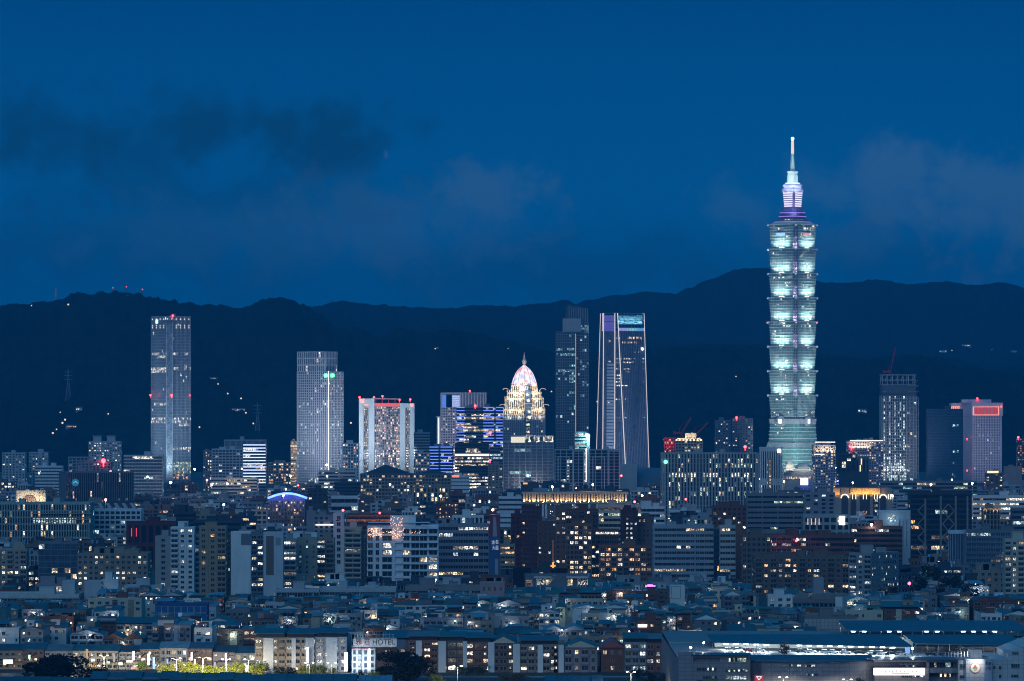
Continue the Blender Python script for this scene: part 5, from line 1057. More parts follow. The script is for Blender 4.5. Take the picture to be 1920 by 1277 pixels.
# centre left middle distance
D = 4700; o, (X, Y), _, _, H = A('hip_roof_office', 'office block', 'wide brown office under dark hipped roofs with warm corner windows', 675, 850, 890, D, ST('grid', .15, 'wwia', fh=3.9, bw=3.4, pier=.3, span=.4, pat=bands([(895, 928, 0, .12, 'w', .6), (905, 925, .48, .54, 'i', .7), (912, 925, .33, .38, 'i', .7)])), TAN2, rooms=0, vis=925, short='the hip roofed brown office')
for a, c, t, y0 in ((677, 775, 872, 890), (776, 846, 881, 890)):
    b = MB(); s = sx(D); x0, x1 = (a - 675) * s, (c - 675) * s; zz = PZ(t, D) - PZ(y0, D); b.prism([(x0, -1), (x1, -1), (x1, 36), (x0, 36)], H + .01 + (0 if a < 700 else .02), H + zz, [(x0 + 26 * (c - a) / 98, 14), (x1 - 30 * (c - a) / 98, 14), (x1 - 30 * (c - a) / 98, 20), (x0 + 26 * (c - a) / 98, 20)]); b.build('hip_roof', wall((.05, .06, .08)), o)
A('red_window_block', 'office block', 'white gridded block with red lit windows between grid tower and hotel', 642, 673, 832, 5500, ST('grid', .25, 'ippp', bw=3.4, pier=.4), PALE, rooms=1, vis=890)
A('low_band_office', 'office block', 'low blue white banded office at the foot of the pale grid tower', 597, 666, 884, 5000, ST('band', .1, 'ci', fh=4), LGR, rooms=2, vis=912, short='the low banded office')
A('navy_block', 'office block', 'plain navy block below the low banded office', 627, 675, 905, 4500, ST('band', .03, 'c'), NAVY, rooms=1, vis=930)
A('white_low_block', 'office block', 'low white framed block with one long dark window', 621, 671, 932, 3900, ST('band', .05, 'c', fh=7, bw=6, span=.5), wall((.66, .68, .70)), rooms=0, vis=950, short='the low white framed block')
o, (X, Y), _, _, H = A('lit_band_office', 'office block', 'dark office with a bright white roof band and lit floors', 853, 917, 832, 5200, ST('band', .5, 'iiw', fh=4, bw=2.6, span=.5, glass=G_DARK, pat=bands([(832, 850, 0, 1, False, .85)])), DARK, rooms=1, vis=905, short='the bright roof band office', beacons=[(919, 863)])
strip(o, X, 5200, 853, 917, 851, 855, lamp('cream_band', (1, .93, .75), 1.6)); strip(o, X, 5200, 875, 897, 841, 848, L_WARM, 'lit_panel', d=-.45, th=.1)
D = 4500; o, (X, Y), _, _, H = A('stepped_white_block', 'office block', 'white stepped roof block with a small red sign', 846, 880, 893, D, ST('band', .03, 'c', span=.75), PALE, rooms=1, vis=915); strip(o, X, D, 848, 861, 891, 895, lamp('red_sign', (1, .2, .15), 1.8), 'sign', d=-.2)
A('tan_block', 'office block', 'tan block with a few lit windows below the red lamp', 915, 942, 872, 5000, ST('punch', .2, 'iwc', bw=4), TAN2, rooms=1, vis=910)
A('grey_block', 'office block', 'dark grey block beside the white hotel tower', 776, 806, 812, 5700, ST('band', .1, 'w'), GRY, rooms=1, vis=840); A('grey_block', 'office block', 'pale grey block with brown windows at the foot of the hotel tower', 778, 806, 850, 5450, ST('grid', .25, 'wp'), LGR, rooms=1, vis=875)
A('orange_lit_block', 'office block', 'low far block with orange lit roof lamps', 503, 546, 868, 5900, ST('grid', .3, 'awi'), TAN2, rooms=2, vis=892); A('amber_tower', 'tower', 'thin amber floodlit tower touching the pale grid tower', 545, 556, 828, 5790, ST('band', .7, 'aw', fh=4), OCHRE, rooms=1, vis=890)
# LED arc building
D = 3700; s = sx(D); o, (X, Y), _, _, H = A('arc_building', 'office block', 'dark building crowned by a glowing blue light arc', 505, 572, 938, D, ST('grid', .28, 'wwid', fh=3.4, bw=2.6, pier=.5, pat=bands([(938, 952, 0, .6, 'w', .12)])), DARK, rooms=0, vis=985, sides=False, par=0, short='the blue arc building')
b = MB(); n = 14; P = lambda i, k=0: (PX(502 + (576 - 502) * i / n, D) - X, -1.2, PZ(934 - 9 * math.sin(math.pi * i / n) - k, D))
for i in range(n): b.bar(P(i), P(i + 1), 1.0, 6)
b.build('light_arc', lamp('blue_arc', (.10, .22, 1), 4), o)
b = MB()
for i in range(n):
    (x0, y0, z0), (x1, y1, z1) = P(i), P(i + 1); b.hexa([(x0, -.4, H), (x1, -.4, H), (x1, 14, H), (x0, 14, H), (x0, -.4, max(H, z0) + .3), (x1, -.4, max(H, z1) + .3), (x1, 14, max(H, z1) + 2), (x0, 14, max(H, z0) + 2)])
b.build('vaulted_roof', wall((.05, .06, .12)), o)
for x in (515, 538, 562): light('POINT', o, (PX(x, D) - X, -5, PZ(928, D)), 6e3, (.12, .2, 1), 1.5)
A('dark_block', 'office block', 'dark block of faint windows beside the blue arc building', 577, 614, 918, 3850, ST('punch', .12, 'w', bw=4), DARK, rooms=1, vis=960)
A('pilaster_block', 'office block', 'tan block of close pilasters with a scatter of lit windows', 773, 842, 915, 4000, ST('fins', .3, 'wwi', fh=4, bw=3.4, pier=.45), TAN2, rooms=2, vis=943, short='the pilaster block')
A('brown_lit_block', 'office block', 'brown block dotted with warm lit windows', 817, 857, 944, 3600, ST('punch', .5, 'wwa', bw=2.6, ww=.4), BRICK, rooms=1, vis=975)
o, (X, Y), _, _, H = A('roofline_block', 'office block', 'dark mauve block with a line of white roofline lamps', 588, 627, 968, 3200, ST('punch', .05, 'w'), MAUVE, rooms=1, vis=1010); strip(o, X, 3200, 592, 626, 983, 985, WHTL)
A('mauve_block', 'office block', 'blank mauve block beside the roofline lamp block', 575, 592, 960, 3250, ST('blank'), MAUVE, rooms=1, vis=1005)
o, (X, Y), _, _, H = A('orange_roof_block', 'office block', 'dark block with an orange lit roof terrace behind the white apartments', 651, 736, 966, 3200, ST('band', .05, 'a'), BRICK, rooms=0, vis=985); wash(o, X, 3200, [(656, 982), (668, 982), (684, 982), (700, 981), (715, 981), (728, 981)], 900, (1, .5, .15), dy=-3, dz=8)
A('slot_window_block', 'office block', 'pale block with a row of dark slots above lit rooms', 848, 907, 969, 3000, ST('fins', .12, 'ic', fh=7, bw=3, pier=.4), PALE, rooms=1, vis=983)
A('white_band_block', 'office block', 'bright white banded block over the brick estate', 935, 978, 933, 3800, ST('band', .05, 'c', fh=4, span=.6), wall((.62, .64, .66)), rooms=1, vis=960); A('drum_block', 'office block', 'blue white rounded bands behind the tall billboard', 938, 958, 966, 3300, ST('band', .02, 'c', span=.7), PALE, rooms=0, vis=990)
# right hand distance
D = 5300; o = thing('theatre_roof', 'white floodlit theatre roofs over a row of warm lit arches', 'theatre', (PX(1470, D), D, 0)); s = sx(D); b = MB(); b.box(0, 57 * s, 0, 40, 0, PZ(879, D)); b.build('wall', GRY, o)
b = MB(); b.hexa([(3 * s, 2, PZ(879, D)), (22 * s, 2, PZ(879, D)), (22 * s, 20, PZ(879, D)), (3 * s, 20, PZ(879, D)), (7 * s, 4, PZ(864, D)), (13 * s, 4, PZ(864, D)), (13 * s, 18, PZ(864, D)), (7 * s, 18, PZ(864, D))]); b.build('pavilion_roof', wall((.75, .72, .62)), o)
b = MB(); b.lathe([(17 * s, PZ(879, D)), (15 * s, PZ(873.5, D)), (9 * s, PZ(869.8, D)), (1, PZ(868.6, D))], 39 * s, 22, 24); b.build('domed_roof', wall((.75, .72, .62)), o)
b = MB(); b.box(0, 10 * s, -3, 2, PZ(886, D), PZ(880, D)); b.box(4 * s, 18 * s, -4, 2, PZ(882.5, D), PZ(879.4, D)); b.build('side_porch', wall((.75, .72, .62)), o)
for x in (5, 12, 22, 32, 40, 48): light('POINT', o, (x * s, -5, PZ(880, D) + 2), 1.5e3, (1, .95, .78), .5)
w = [((1 + i * 3.2) * s, -.1, PZ(896, D), 1.3, 3, 0, L_WARM) for i in range(18)]; emit_windows(o, w); HERO.append((1470, 1527, 864, D, 900, 'the floodlit theatre'))
D = 5200; o = thing('blue_screen', 'large glowing blue white screen on a plinth below the theatre', 'screen', (PX(1508, D), D, 0)); b = MB(); b.box(-14 * s, 14 * s, 0, 10, 0, PZ(911, D)); b.build('plinth', DARK, o); b = MB(); b.box(-7 * s, 7 * s, -1, 0, PZ(909.6, D), PZ(896, D)); b.build('screen_face', lamp('screen_blue', (.42, .46, 1), 5), o); light('POINT', o, (0, -12, PZ(902, D)), 3e4, (.2, .25, 1), 2); HERO.append((1494, 1524, 896, D, 912, 'the blue screen'))
for x0, x1, yt, lab, ys in ((1524, 1567, 836, 'hotel block with bright amber roof terraces beside the supertall tower', (829, 852)), (1590, 1656, 828, 'broad lilac hotel with glowing white roof lines', (826, 838))):
    D = 5600 if x0 == 1524 else 5700; o, (X, Y), _, _, H = A('terrace_hotel', 'hotel', lab, x0, x1, yt, D, ST('punch', .28, 'wwa', fh=3.4, bw=3.2, skip=0, ww=.6, pat=bands([(yt, yt + 14, .3, 1, 'w', .5)])), wall((.42, .38, .46)), rooms=3, vis=895, short='the amber roofed hotel' if x0 == 1524 else 'the white lined hotel')
    for y, a, c in ((ys[0], x0 + 4, x1 - 1), (ys[1], x0 + 2, (x0 + x1) / 2)): strip(o, X, D, a, c, y - .8, y + .8, lamp('roof_line', (1, .86, .78), 2.2), 'roof_line', d=-1.5)
    if x0 > 1570: beacon(o, (PX(1596, D) - X, -4, PZ(838, D)), 2.2)
    wash(o, X, D, [(x0 + 10 + k * 9, yt + 12) for k in range(4)], 6e3, (1, .8, .45), dy=-5, dz=8)
A('dark_fin_tower', 'office tower', 'near black tower with pale vertical fins before the lilac hotel', 1568, 1606, 852, 5000, ST('fins', .05, 'wi', fh=4, bw=5.5, pier=.25), DARK, core=G_DARK, rooms=1, vis=900, short='the black finned tower'); A('slot_tower', 'office tower', 'slate tower with two tall warm light slots', 1604, 1630, 858, 5050, ST('fins', .02, 'w', fh=30, bw=4), SLATE, rooms=0, vis=890)
o2 = [x for x in COL.objects if x.get('label') == 'slate tower with two tall warm light slots'][0]; strip(o2, PX(1604, 5050), 5050, 1614, 1616, 860, 871, WARML, d=-1.2); strip(o2, PX(1604, 5050), 5050, 1611.8, 1614, 872, 884, WARML, d=-1.2)
A('dark_podium', 'office block', 'wide black podium block below the black finned tower', 1573, 1628, 888, 4900, ST('blank'), DARK, rooms=1, vis=905)
A('long_deck', 'car park', 'long low parking building with open dark decks and cyan lights', 1650, 1832, 904, 4600, ST('band', .12, 'cyw', fh=4.2, bw=5, span=.42, pat=bands([(904, 920, .78, .9, 'g', .6)])), SLATE, rooms=2, vis=922, short='the long parking building')
A('lamp_topped_block', 'office block', 'small dark block with a floodlit roof sign under the red topped tower', 1848, 1881, 888, 4950, ST('punch', .3, 'w', bw=5), BROWN, rooms=1, vis=905); o2 = [x for x in COL.objects if x.get('label', '').startswith('small dark block with a floodlit')][0]; strip(o2, PX(1848, 4950), 4950, 1851, 1872, 883, 887, WARML, d=-.3)
A('pink_box', 'office block', 'plain dusky pink box block at the far edge', 1884, 1916, 876, 5300, ST('blank'), PINK, rooms=1, vis=905); A('warm_edge_tower', 'tower block', 'dark tower with warm window columns at the far city edge', 1908, 1940, 822, 6100, ST('punch', .45, 'wa', bw=3), DARK, rooms=1, vis=880, beacons=[(1909, 820)])
# golden arches
D = 3900; s = sx(D); o, (X, Y), _, _, H = A('golden_arch_building', 'banquet hall', 'palace like building with golden floodlit cornice and lit arches', 1562, 1672, 916, D, ST('blank'), wall((.34, .30, .27)), rooms=0, vis=965, sides=False, par=.6, short='the golden arched building')
gold = wall((.62, .44, .22), .6); b = MB(); u = lambda x: (x - 1562) * s
b.box(u(1594), u(1650), -2.5, .02, PZ(926, D), PZ(915.4, D)); b.box(u(1562), u(1575), -1.5, .02, PZ(928, D), PZ(915.8, D)); b.build('gilded_cornice', gold, o)
wash(o, X, D, [(1597, 930), (1605, 929), (1614, 929), (1622, 929), (1630, 929), (1638, 929), (1646, 930), (1568, 930)], 2.2e3, (1, .52, .10), dy=-6, dz=6)
for c, r in ((1584, 7), (1656, 6.5)):
    b = MB(); w = MB()
    for i in range(10): a0, a1 = math.pi * i / 10, math.pi * (i + 1) / 10; b.bar((u(c) + r * s * math.cos(a0), -.5, PZ(934, D) + r * s * math.sin(a0)), (u(c) + r * s * math.cos(a1), -.5, PZ(934, D) + r * s * math.sin(a1)), .5, 5)
    b.build('light_arch', lamp('arch_lamp', (1, .78, .52), 2.6), o); w.box(u(c - r) + .4, u(c + r) - .4, -.25, .1, 0, PZ(930, D)); w.build('dark_bay', DARK, o)
for a, c in ((1595, 1605), (1612, 1631), (1637, 1648)): w = MB(); w.box(u(a), u(c), -.3, .1, 0, PZ(928, D)); w.build('dark_bay', DARK, o)
w = []
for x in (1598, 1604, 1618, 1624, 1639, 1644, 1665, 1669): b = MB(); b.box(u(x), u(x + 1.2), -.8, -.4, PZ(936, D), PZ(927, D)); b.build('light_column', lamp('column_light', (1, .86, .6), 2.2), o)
for y in (939, 948, 958): w.append((u(1643), -.5, PZ(y, D), 3, 2, 0, L_WHT))
w.append((u(1622), -.5, PZ(961, D), 3.4, 3, 0, L_AMB)); emit_windows(o, w)
A('grey_block', 'office block', 'white banded block between golden arches and lattice tower', 1683, 1728, 936, 3600, ST('band', .05, 'aw', span=.55), LGR, rooms=1, vis=965)
A('brown_band_office', 'office block', 'tall plain grey brown office with one column of dim lit rooms', 1400, 1510, 927, 3400, ST('band', .05, 'wd', fh=4, span=.62, every=4, pat=bands([(940, 1000, .42, .5, 'g', .7)])), wall((.24, .22, .23)), rooms=2, vis=1000, short='the grey brown office'); A('brown_band_office', 'office block', 'pale stair bay with a column of white lights beside the grey brown office', 1508, 1566, 926, 3380, ST('punch', .1, 'ic', bw=7, pat=bands([(930, 985, .25, .4, 'c', .9)])), MAUVE, rooms=1, vis=965)
D = 3100; o, (X, Y), _, _, H = A('lit_column_block', 'office block', 'pale block with uplit columns and a tall white lit sign', 1506, 1594, 968, D, ST('grid', .1, 'wi', fh=5, bw=5), wall((.36, .37, .38)), rooms=0, vis=1000, short='the uplit column block')
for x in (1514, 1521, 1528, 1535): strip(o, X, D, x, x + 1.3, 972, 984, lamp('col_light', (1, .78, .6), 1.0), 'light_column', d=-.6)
strip(o, X, D, 1574, 1584, 968, 984, lamp('white_sign', (.96, .98, 1), 4), 'lit_sign', d=-.8)
D = 3000; o, (X, Y), _, _, H = A('white_pillar_block', 'office block', 'white block with tall pillars and a bright lit corner', 1648, 1707, 960, D, ST('blank'), wall((.60, .64, .67)), rooms=0, vis=1040, short='the white pillared block'); s = sx(D)
b = MB()
for x in (1683, 1690, 1697): b.box((x - 1648) * s, (x + 2.4 - 1648) * s, -1, .02, 0, PZ(973, D))
b.build('pillar', wall((.62, .66, .69)), o); w = []
for k in range(9): w.append(((1684.8 + (k % 3) * 7 - 1648) * s, -.03, PZ(985 + 16 * (k // 3), D), 1.3, 5.5, 0, G_DARK))
for k in range(4): w.append(((1667 + 3.6 * k - 1648) * s, -.05, PZ(969, D), 1.0, 2.8, 0, L_COOL)); w.append(((1669 + 3.2 * k - 1648) * s, -.05, PZ(977, D), .8, 1.2, 0, L_COOL))
emit_windows(o, w); light('POINT', o, ((1671 - 1648) * s, -4, PZ(973, D)), 400, (.6, .9, 1), .4)
# lattice block
D = 3100; s = sx(D); o, (X, Y), _, _, H = A('lattice_tower', 'office tower', 'dark office tower wrapped in big diamond lattice braces', 1708, 1822, 926, D, ST('band', .04, 'wad', fh=3.6, bw=3, span=.3, pat=bands([(945, 960, .35, .75, 'c', .15), (985, 1030, .3, .5, 'w', .2), (925, 990, .93, 1, 'g', .5)])), DARK, rooms=1, vis=1040, short='the diamond lattice tower'); u = lambda x: (x - 1708) * s
b = MB()
for x in (1733, 1762, 1790, 1812): b.box(u(x), u(x + 3.4), -1.3, -.52, 0, PZ(935 if x < 1740 else 930, D))
for c, hwid, sgn in ((1778, 11, 0), (1722, 11, 1)):
    for k in range(5):
        zt = PZ(945 + k * 25, D); zb = PZ(970 + k * 25, D); zm = (zt + zb) / 2
        for q in ((-1, 1) if not sgn else (-1,)):
            xa = u(c) if not sgn else u(1733); xb = u(c + q * hwid) if not sgn else u(1721)
            b.bar((xa, -.9, zt), (xb, -.9, zm), .5, 4); b.bar((xb, -.9, zm), (xa, -.9, max(0, zb)), .5, 4)
b.build('lattice', wall((.30, .27, .25)), o)
A('warm_row_office', 'office block', 'white office with rows of warm lit windows at the city edge', 1825, 1935, 932, 3700, ST('band', .4, 'wwwi', fh=4.2, bw=2.8, span=.55), wall((.60, .60, .61)), rooms=1, vis=975, short='the white warm windowed office'); A('tan_crown_block', 'office block', 'tan block with floodlit roof arches before the white office', 1843, 1876, 955, 3300, ST('fins', .05, 'w', fh=4), OCHRE, rooms=1, vis=990); o2 = [x for x in COL.objects if x.get('label', '').startswith('tan block with floodlit roof')][0]; wash(o2, PX(1843, 3300), 3300, [(1848, 960), (1862, 960), (1870, 960)], 600, (1, .7, .3), dy=-2.5, dz=6)
A('dark_edge_block', 'office block', 'dark plain tower with a small crossed sign at the edge', 1898, 1940, 955, 3150, ST('band', .03, 'c'), SLATE, rooms=0, vis=995)
A('brick_office', 'office block', 'dark red brick office with a star bright roof lamp', 1598, 1692, 990, 2950, ST('band', .12, 'cwi', fh=3.6), BRICK, rooms=1, vis=1035, short='the brick office with the roof lamp'); o2 = [x for x in COL.objects if x.get('label', '').startswith('dark red brick office')][0]; b = MB(); b.ball((PX(1634, 2950) - PX(1598, 2950), -1, PZ(984, 2950)), .9, 8); b.build('roof_lamp', lamp('roof_lamp_white', (.85, .95, 1), 25), o2); light('POINT', o2, (PX(1634, 2950) - PX(1598, 2950), -3, PZ(984, 2950)), 1.2e3, (.8, .93, 1), .5)
A('long_brick_block', 'apartment block', 'long low red brick block with orange and white windows', 1438, 1602, 1006, 2850, ST('band', .24, 'awii', fh=3.4), BRICK, rooms=3, tanks=2, vis=1042, short='the long brick block')
A('dark_ribbon_office', 'office block', 'dark blue office with faint ribbon windows at the edge', 1812, 1940, 997, 2780, ST('band', .06, 'dc', fh=3.5, glass=G_BLUE, span=.4), SLATE, rooms=2, vis=1058, short='the dark ribbon office')
D = 2740; o = thing('drum_tower', 'blue glass drum corner with a white roof collar', 'office tower', (PX(1797, D), D + 8, 0)); b = MB(); b.cyl(0, 0, 0, PZ(1001, D), 5.6, 5.6, 20); g = b.build('curtain_wall', G_BLUE, o); b = MB(); b.cyl(0, 0, PZ(1001, D), PZ(995, D), 6, 6, 20)
b.build('collar', PALE, o); b = MB()
for k in range(20): a = 2 * math.pi * k / 20; b.bar((5.7 * math.cos(a), 5.7 * math.sin(a), 0), (5.7 * math.cos(a), 5.7 * math.sin(a), PZ(1001, D)), .18, 4)
b.build('mullion', LGR, o); HERO.append((1781, 1813, 995, D, 1045, 'the glass drum'))
A('cream_apartments', 'apartment block', 'cream apartment tower with stacked balconies and warm windows at the city edge', 1884, 1945, 1014, 2500, ST('balc', .3, 'wwi', bw=4, fh=3.2), wall((.52, .47, .38)), rooms=1, vis=1118, short='the cream balcony apartments')
A('brown_apartments', 'apartment block', 'broad brown apartment block with balconies and an arched centre', 1416, 1592, 1046, 2560, ST('balc', .18, 'wwac', bw=4.2), BROWN, rooms=3, tanks=3, vis=1108, short='the broad brown apartments')
A('grey_apartments', 'apartment block', 'grey apartment tower with two faces, cool lit windows on the pale one', 1594, 1694, 1040, 2480, ST('balc', .2, 'wic', bw=4.6), wall((.30, .31, .32)), right=ST('punch', .22, 'wci', bw=3, ww=.4, skip=0), xc=1634, th=32, rooms=2, vis=1118, short='the two faced grey apartments')
# low public buildings between the apartments and the houses
D = 2360; s = sx(D); o, (X, Y), _, _, H = A('portico_building', 'hall', 'low building with a white uplit portico of columns', 984, 1102, 1081, D, ST('blank'), SLATE, rooms=0, vis=1105, sides=False, short='the uplit portico'); b = MB(); u = lambda x: (x - 984) * s
for x in (1005, 1012, 1082, 1087, 1092, 1097): b.box(u(x), u(x + 1.7), -2, -.6, 0, PZ(1083, D))
b.box(u(1001), u(1034), -2.4, .02, PZ(1084, D), PZ(1080.4, D)); b.box(u(1062), u(1102), -2.4, .02, PZ(1084, D), PZ(1080.6, D)); b.build('portico', wall((.6, .57, .52)), o)
for x in (1008.5, 1016, 1026, 1085.5, 1090, 1095, 1100): light('SPOT', o, (u(x), -1.6, PZ(1101, D)), 1500, (1, .75, .5), .1, (u(x), -.6, PZ(1083, D)), 90)
emit_windows(o, [(u(1069), -.1, PZ(1092, D), 3, 4, 0, L_WARM), (u(1026), -.1, PZ(1093, D), 1.5, 4.5, 0, L_WARM), (u(992), -.1, PZ(1093, D), 4, 4, 0, L_DIM)], 100, 'framed')
for x0, x1, yt, lab in ((962, 996, 1069, 'black windowless stage block beside the uplit portico'), (1033, 1064, 1070, 'black windowless stage block under the orange cross')): A('black_block', 'hall', lab, x0, x1, yt, 2400, ST('blank'), wall((.02, .022, .03)), rooms=0, vis=1095)
D = 2420; o = thing('lit_cross', 'glowing orange cross on a slim mast above the black block', 'cross', (PX(1037, D), D + 2, PZ(1072, D))); b = MB(); b.box(-.5, .5, -.25, .25, .01, 5.2); b.box(-1.4, 1.4, -.24, .24, 2.8, 3.7); b.build('cross_body', lamp('orange_cross', (1, .42, .08), 1.5), o); b = MB(); b.bar((0, .5, -3), (0, .5, 18), .2); b.build('mast', lamp('orange_mast', (1, .4, .1), .25), o)
D = 2200; s = sx(D); o, (X, Y), _, _, H = A('bordered_tower', 'stair tower', 'plain white roof tower with an ornamental dark border line', 1257, 1284, 1098, D, ST('blank'), wall((.66, .66, .63), .7, .08), rooms=0, vis=1124, par=0, short='the white bordered tower'); b = MB(); u = lambda x: (x - 1257) * s
for a, c, e, f in ((1259, 1276, 1099.4, 1099.8), (1259, 1276, 1122, 1122.4)): b.box(u(a), u(c), -.06, .01, PZ(f, D), PZ(e, D))
for a in (1259, 1275.6): b.box(u(a), u(a + .5), -.061, .01, PZ(1122, D), PZ(1099.8, D))
b.build('border_line', DARK, o)
D = 2300; o, (X, Y), _, _, H = A('pink_hall', 'hall', 'dusky pink box hall with slit windows', 900, 946, 1095, D, ST('blank'), PINK, rooms=0, vis=1122, short='the pink slit window hall'); b = []
for k in range(4):
    for q in (0, 2.4): b.append((PX(906 + k * 10.5 + q, D) - X, -.02, PZ(1104, D), .35, 2.1, 0, G_DARK))
for k in range(14): b.append((PX(905 + k * 2.6, D) - X, -.02, PZ(1123, D), .5, .7, 0, G_DARK))
emit_windows(o, b)
A('school_block', 'school', 'long pale school building with open corridor balconies', 518, 598, 1108, 2330, ST('band', .05, 'iw', fh=3.6, bw=3, span=.4), wall((.44, .45, .47)), rooms=1, vis=1125, short='the pale school'); A('school_block', 'school', 'pale flat roofed school wing of few windows', 597, 742, 1106, 2350, ST('band', .06, 'ip', fh=3.6, bw=3, span=.65), LGR, rooms=2, tanks=1, vis=1118); A('school_block', 'school', 'brown grey school wing beside the pink hall', 760, 901, 1103, 2370, ST('band', .02, 'w', fh=4, span=.7), wall((.26, .24, .25)), rooms=2, vis=1115)
A('long_white_block', 'depot', 'long low white building with a red roof edge', -20, 148, 1117, 2330, ST('band', .05, 'ic', fh=4, span=.6), wall((.50, .50, .48)), rooms=1, vis=1132, short='the long white low building'); A('roof_cube', 'stair tower', 'white cube shaped stair tower before the scaffold block', 117, 140, 1092, 2350, ST('blank'), LGR, rooms=0, vis=1108); A('roof_cube', 'stair tower', 'pair shaped white stair tower below the broad tan apartments', 158, 190, 1093, 2340, ST('blank'), LGR, rooms=0, vis=1110); A('roof_cube', 'stair tower', 'white stair tower with a blue lit roof below the broad tan apartments', 191, 221, 1090, 2345, ST('blank'), PALE, rooms=1, vis=1110)
D = 2250; s = sx(D); o, (X, Y), _, _, H = A('sloped_concrete_hall', 'hall', 'dark concrete hall with curved overhanging roof wings', 1487, 1586, 1126, D, ST('band', .06, 'a', fh=5, bw=5), wall((.20, .19, .20)), rooms=0, vis=1145, short='the dark concrete hall'); u = lambda x: (x - 1487) * s
for a, c, h in ((1487, 1516, 1113), (1520, 1566, 1113), (1565, 1586, 1113)):
    b = MB(); b.hexa([(u(a), 0, H), (u(c), 0, H), (u(c), 12, H), (u(a), 12, H), (u(a) + (3 if a < 1560 else 0), -.6, PZ(h, D)), (u(c), -.6, PZ(h, D)), (u(c), 10, PZ(h, D)), (u(a) + (3 if a < 1560 else 0), 10, PZ(h, D))]); b.build('roof_wing', wall((.27, .26, .26)), o)
b = MB(); b.box(u(1526), u(1545), 2, 10, H, PZ(1083, D)); b.build('shaft', wall((.30, .31, .33)), o); b = MB(); b.box(u(1566), u(1580), -.7, -.05, PZ(1139, D), PZ(1119, D)); b.build('pale_panel', PALE, o)
A('white_house', 'house', 'white corner house with a gabled roof room and several lit windows', 1440, 1486, 1119, 2200, ST('punch', .3, 'ic', bw=4), wall((.62, .63, .65)), rooms=1, vis=1145, short='the white corner house')
D = 2130; o, (X, Y), _, _, H = A('netted_house', 'building site', 'house under repair wrapped in translucent blue netting with a cyan glow inside', 291, 388, 1136, D, ST('grid', .0, 'y', fh=3.2, bw=6, pier=.05, span=.06, dp=.2, glass=plain('blue_netting', (.02, .12, .32), .9)), wall((.02, .11, .30)), rooms=0, vis=1160, short='the blue netted house'); strip(o, X, D, 303, 313, 1153, 1160, lamp('net_glow', (.15, .75, 1), 1.1), 'lit_opening', d=-.25, th=.1); strip(o, X, D, 334, 342, 1149, 1156, lamp('net_glow_dim', (.2, .55, 1), .35), 'lit_opening', d=-.25, th=.1)
D = 1985; A('curved_hall', 'hall', 'low wide hall clad in pale square tiles with a framed roof fence', 1508, 1607, 1160, D, ST('grid', .0, 'i', fh=1.6, bw=1.9, pier=.08, span=.1, dp=.08, glass=wall((.42, .40, .40))), wall((.20, .20, .21)), rooms=1, vis=1180, short='the pale tiled hall'); A('tiled_box', 'hall', 'small white tiled box hall behind the car park canopies', 1614, 1666, 1170, 1975, ST('blank'), PALE, rooms=0, vis=1182); A('sign_house', 'house', 'brick house with a bright white lettered sign above a yellow lit room', 1194, 1240, 1167, 1960, ST('punch', .3, 'wwi', bw=3.2), BRICK, rooms=1, vis=1190, short='the sign lit brick house'); o2 = [x for x in COL.objects if x.get('label', '').startswith('brick house with a bright white')][0]; strip(o2, PX(1194, 1960), 1960, 1196, 1213, 1170.5, 1176, lamp('house_sign', (.92, .97, 1), 2.2), 'lit_sign', d=-.35)
def spot_lamp(x, y, D, lab, c, e=14, r=.8, glow=800, cat='lamp'):
    o = thing('signal_lamp', lab, cat, (PX(x, D), D, PZ(y, D))); b = MB(); b.ball((0, 0, 0), r, 8); b.build('bulb', lamp('spot_%d' % x, c, e), o); b = MB(); b.bar((0, .6, -6), (0, .2, -r * .5), .14, 5); b.build('pole', DARKM, o); light('POINT', o, (0, -1.5, 0), glow, c, .3)
for a in ((1705, 1094, 2290, 'strong red lamp beside the dark hillock trees', (1, .03, .05), 20, .9, 1500), (643, 957, 2790, 'red lamp on the white stair slab roof', (1, .05, .05)), (712, 962, 3190, 'red lamp on the orange lit roof terrace', (1, .05, .05)), (559, 910, 3690, 'red lamp above the glowing blue arc', (1, .05, .08)), (1286, 936, 3090, 'red lamp above the white plant roofed block', (1, .05, .05)), (1190, 941, 2970, 'red lamp on the cream terrace block', (1, .08, .1)), (924, 956, 2655, 'pinkish lamp on top of the tall billboard', (1, .5, .5)), (1204, 929, 4190, 'white lamp at the end of the amber colonnade', (1, .95, .9), 14, 1, 2500), (1445, 1015, 2840, 'red lamp on the long brick block roof', (1, .04, .06)), (1493, 1014, 2838, 'second red lamp along the long brick block roof', (1, .04, .06)), (1165, 892, 5190, 'red lamp before the dark portal framed block', (1, .1, .1), 12, 1.2, 3000), (365, 880, 4690, 'white lamp beside the foot of the slim glass tower', (1, .95, .85), 14, 1.2, 9000), (320, 905, 4680, 'cool white lamp under the lit base of the slim glass tower', (.8, .95, 1), 14, 1.5, 2e4)): spot_lamp(*a)
D = 2240; o = thing('neon_sign', 'purple neon roof sign among the low houses', 'sign', (PX(1211, D), D, PZ(1101, D))); b = MB(); b.box(-.3, 5, 0, .3, 0, .9); b.box(.8, 3.6, -.05, .25, .95, 1.4); b.build('lit_face', lamp('purple_neon', (.75, .25, 1), 2.2), o); b = MB(); b.box(0, .15, .3, .5, -6, .8); b.box(4, 4.15, .3, .5, -6, .8); b.build('post', DARKM, o); light('POINT', o, (2, -2, 1), 300, (.7, .2, 1), .4)
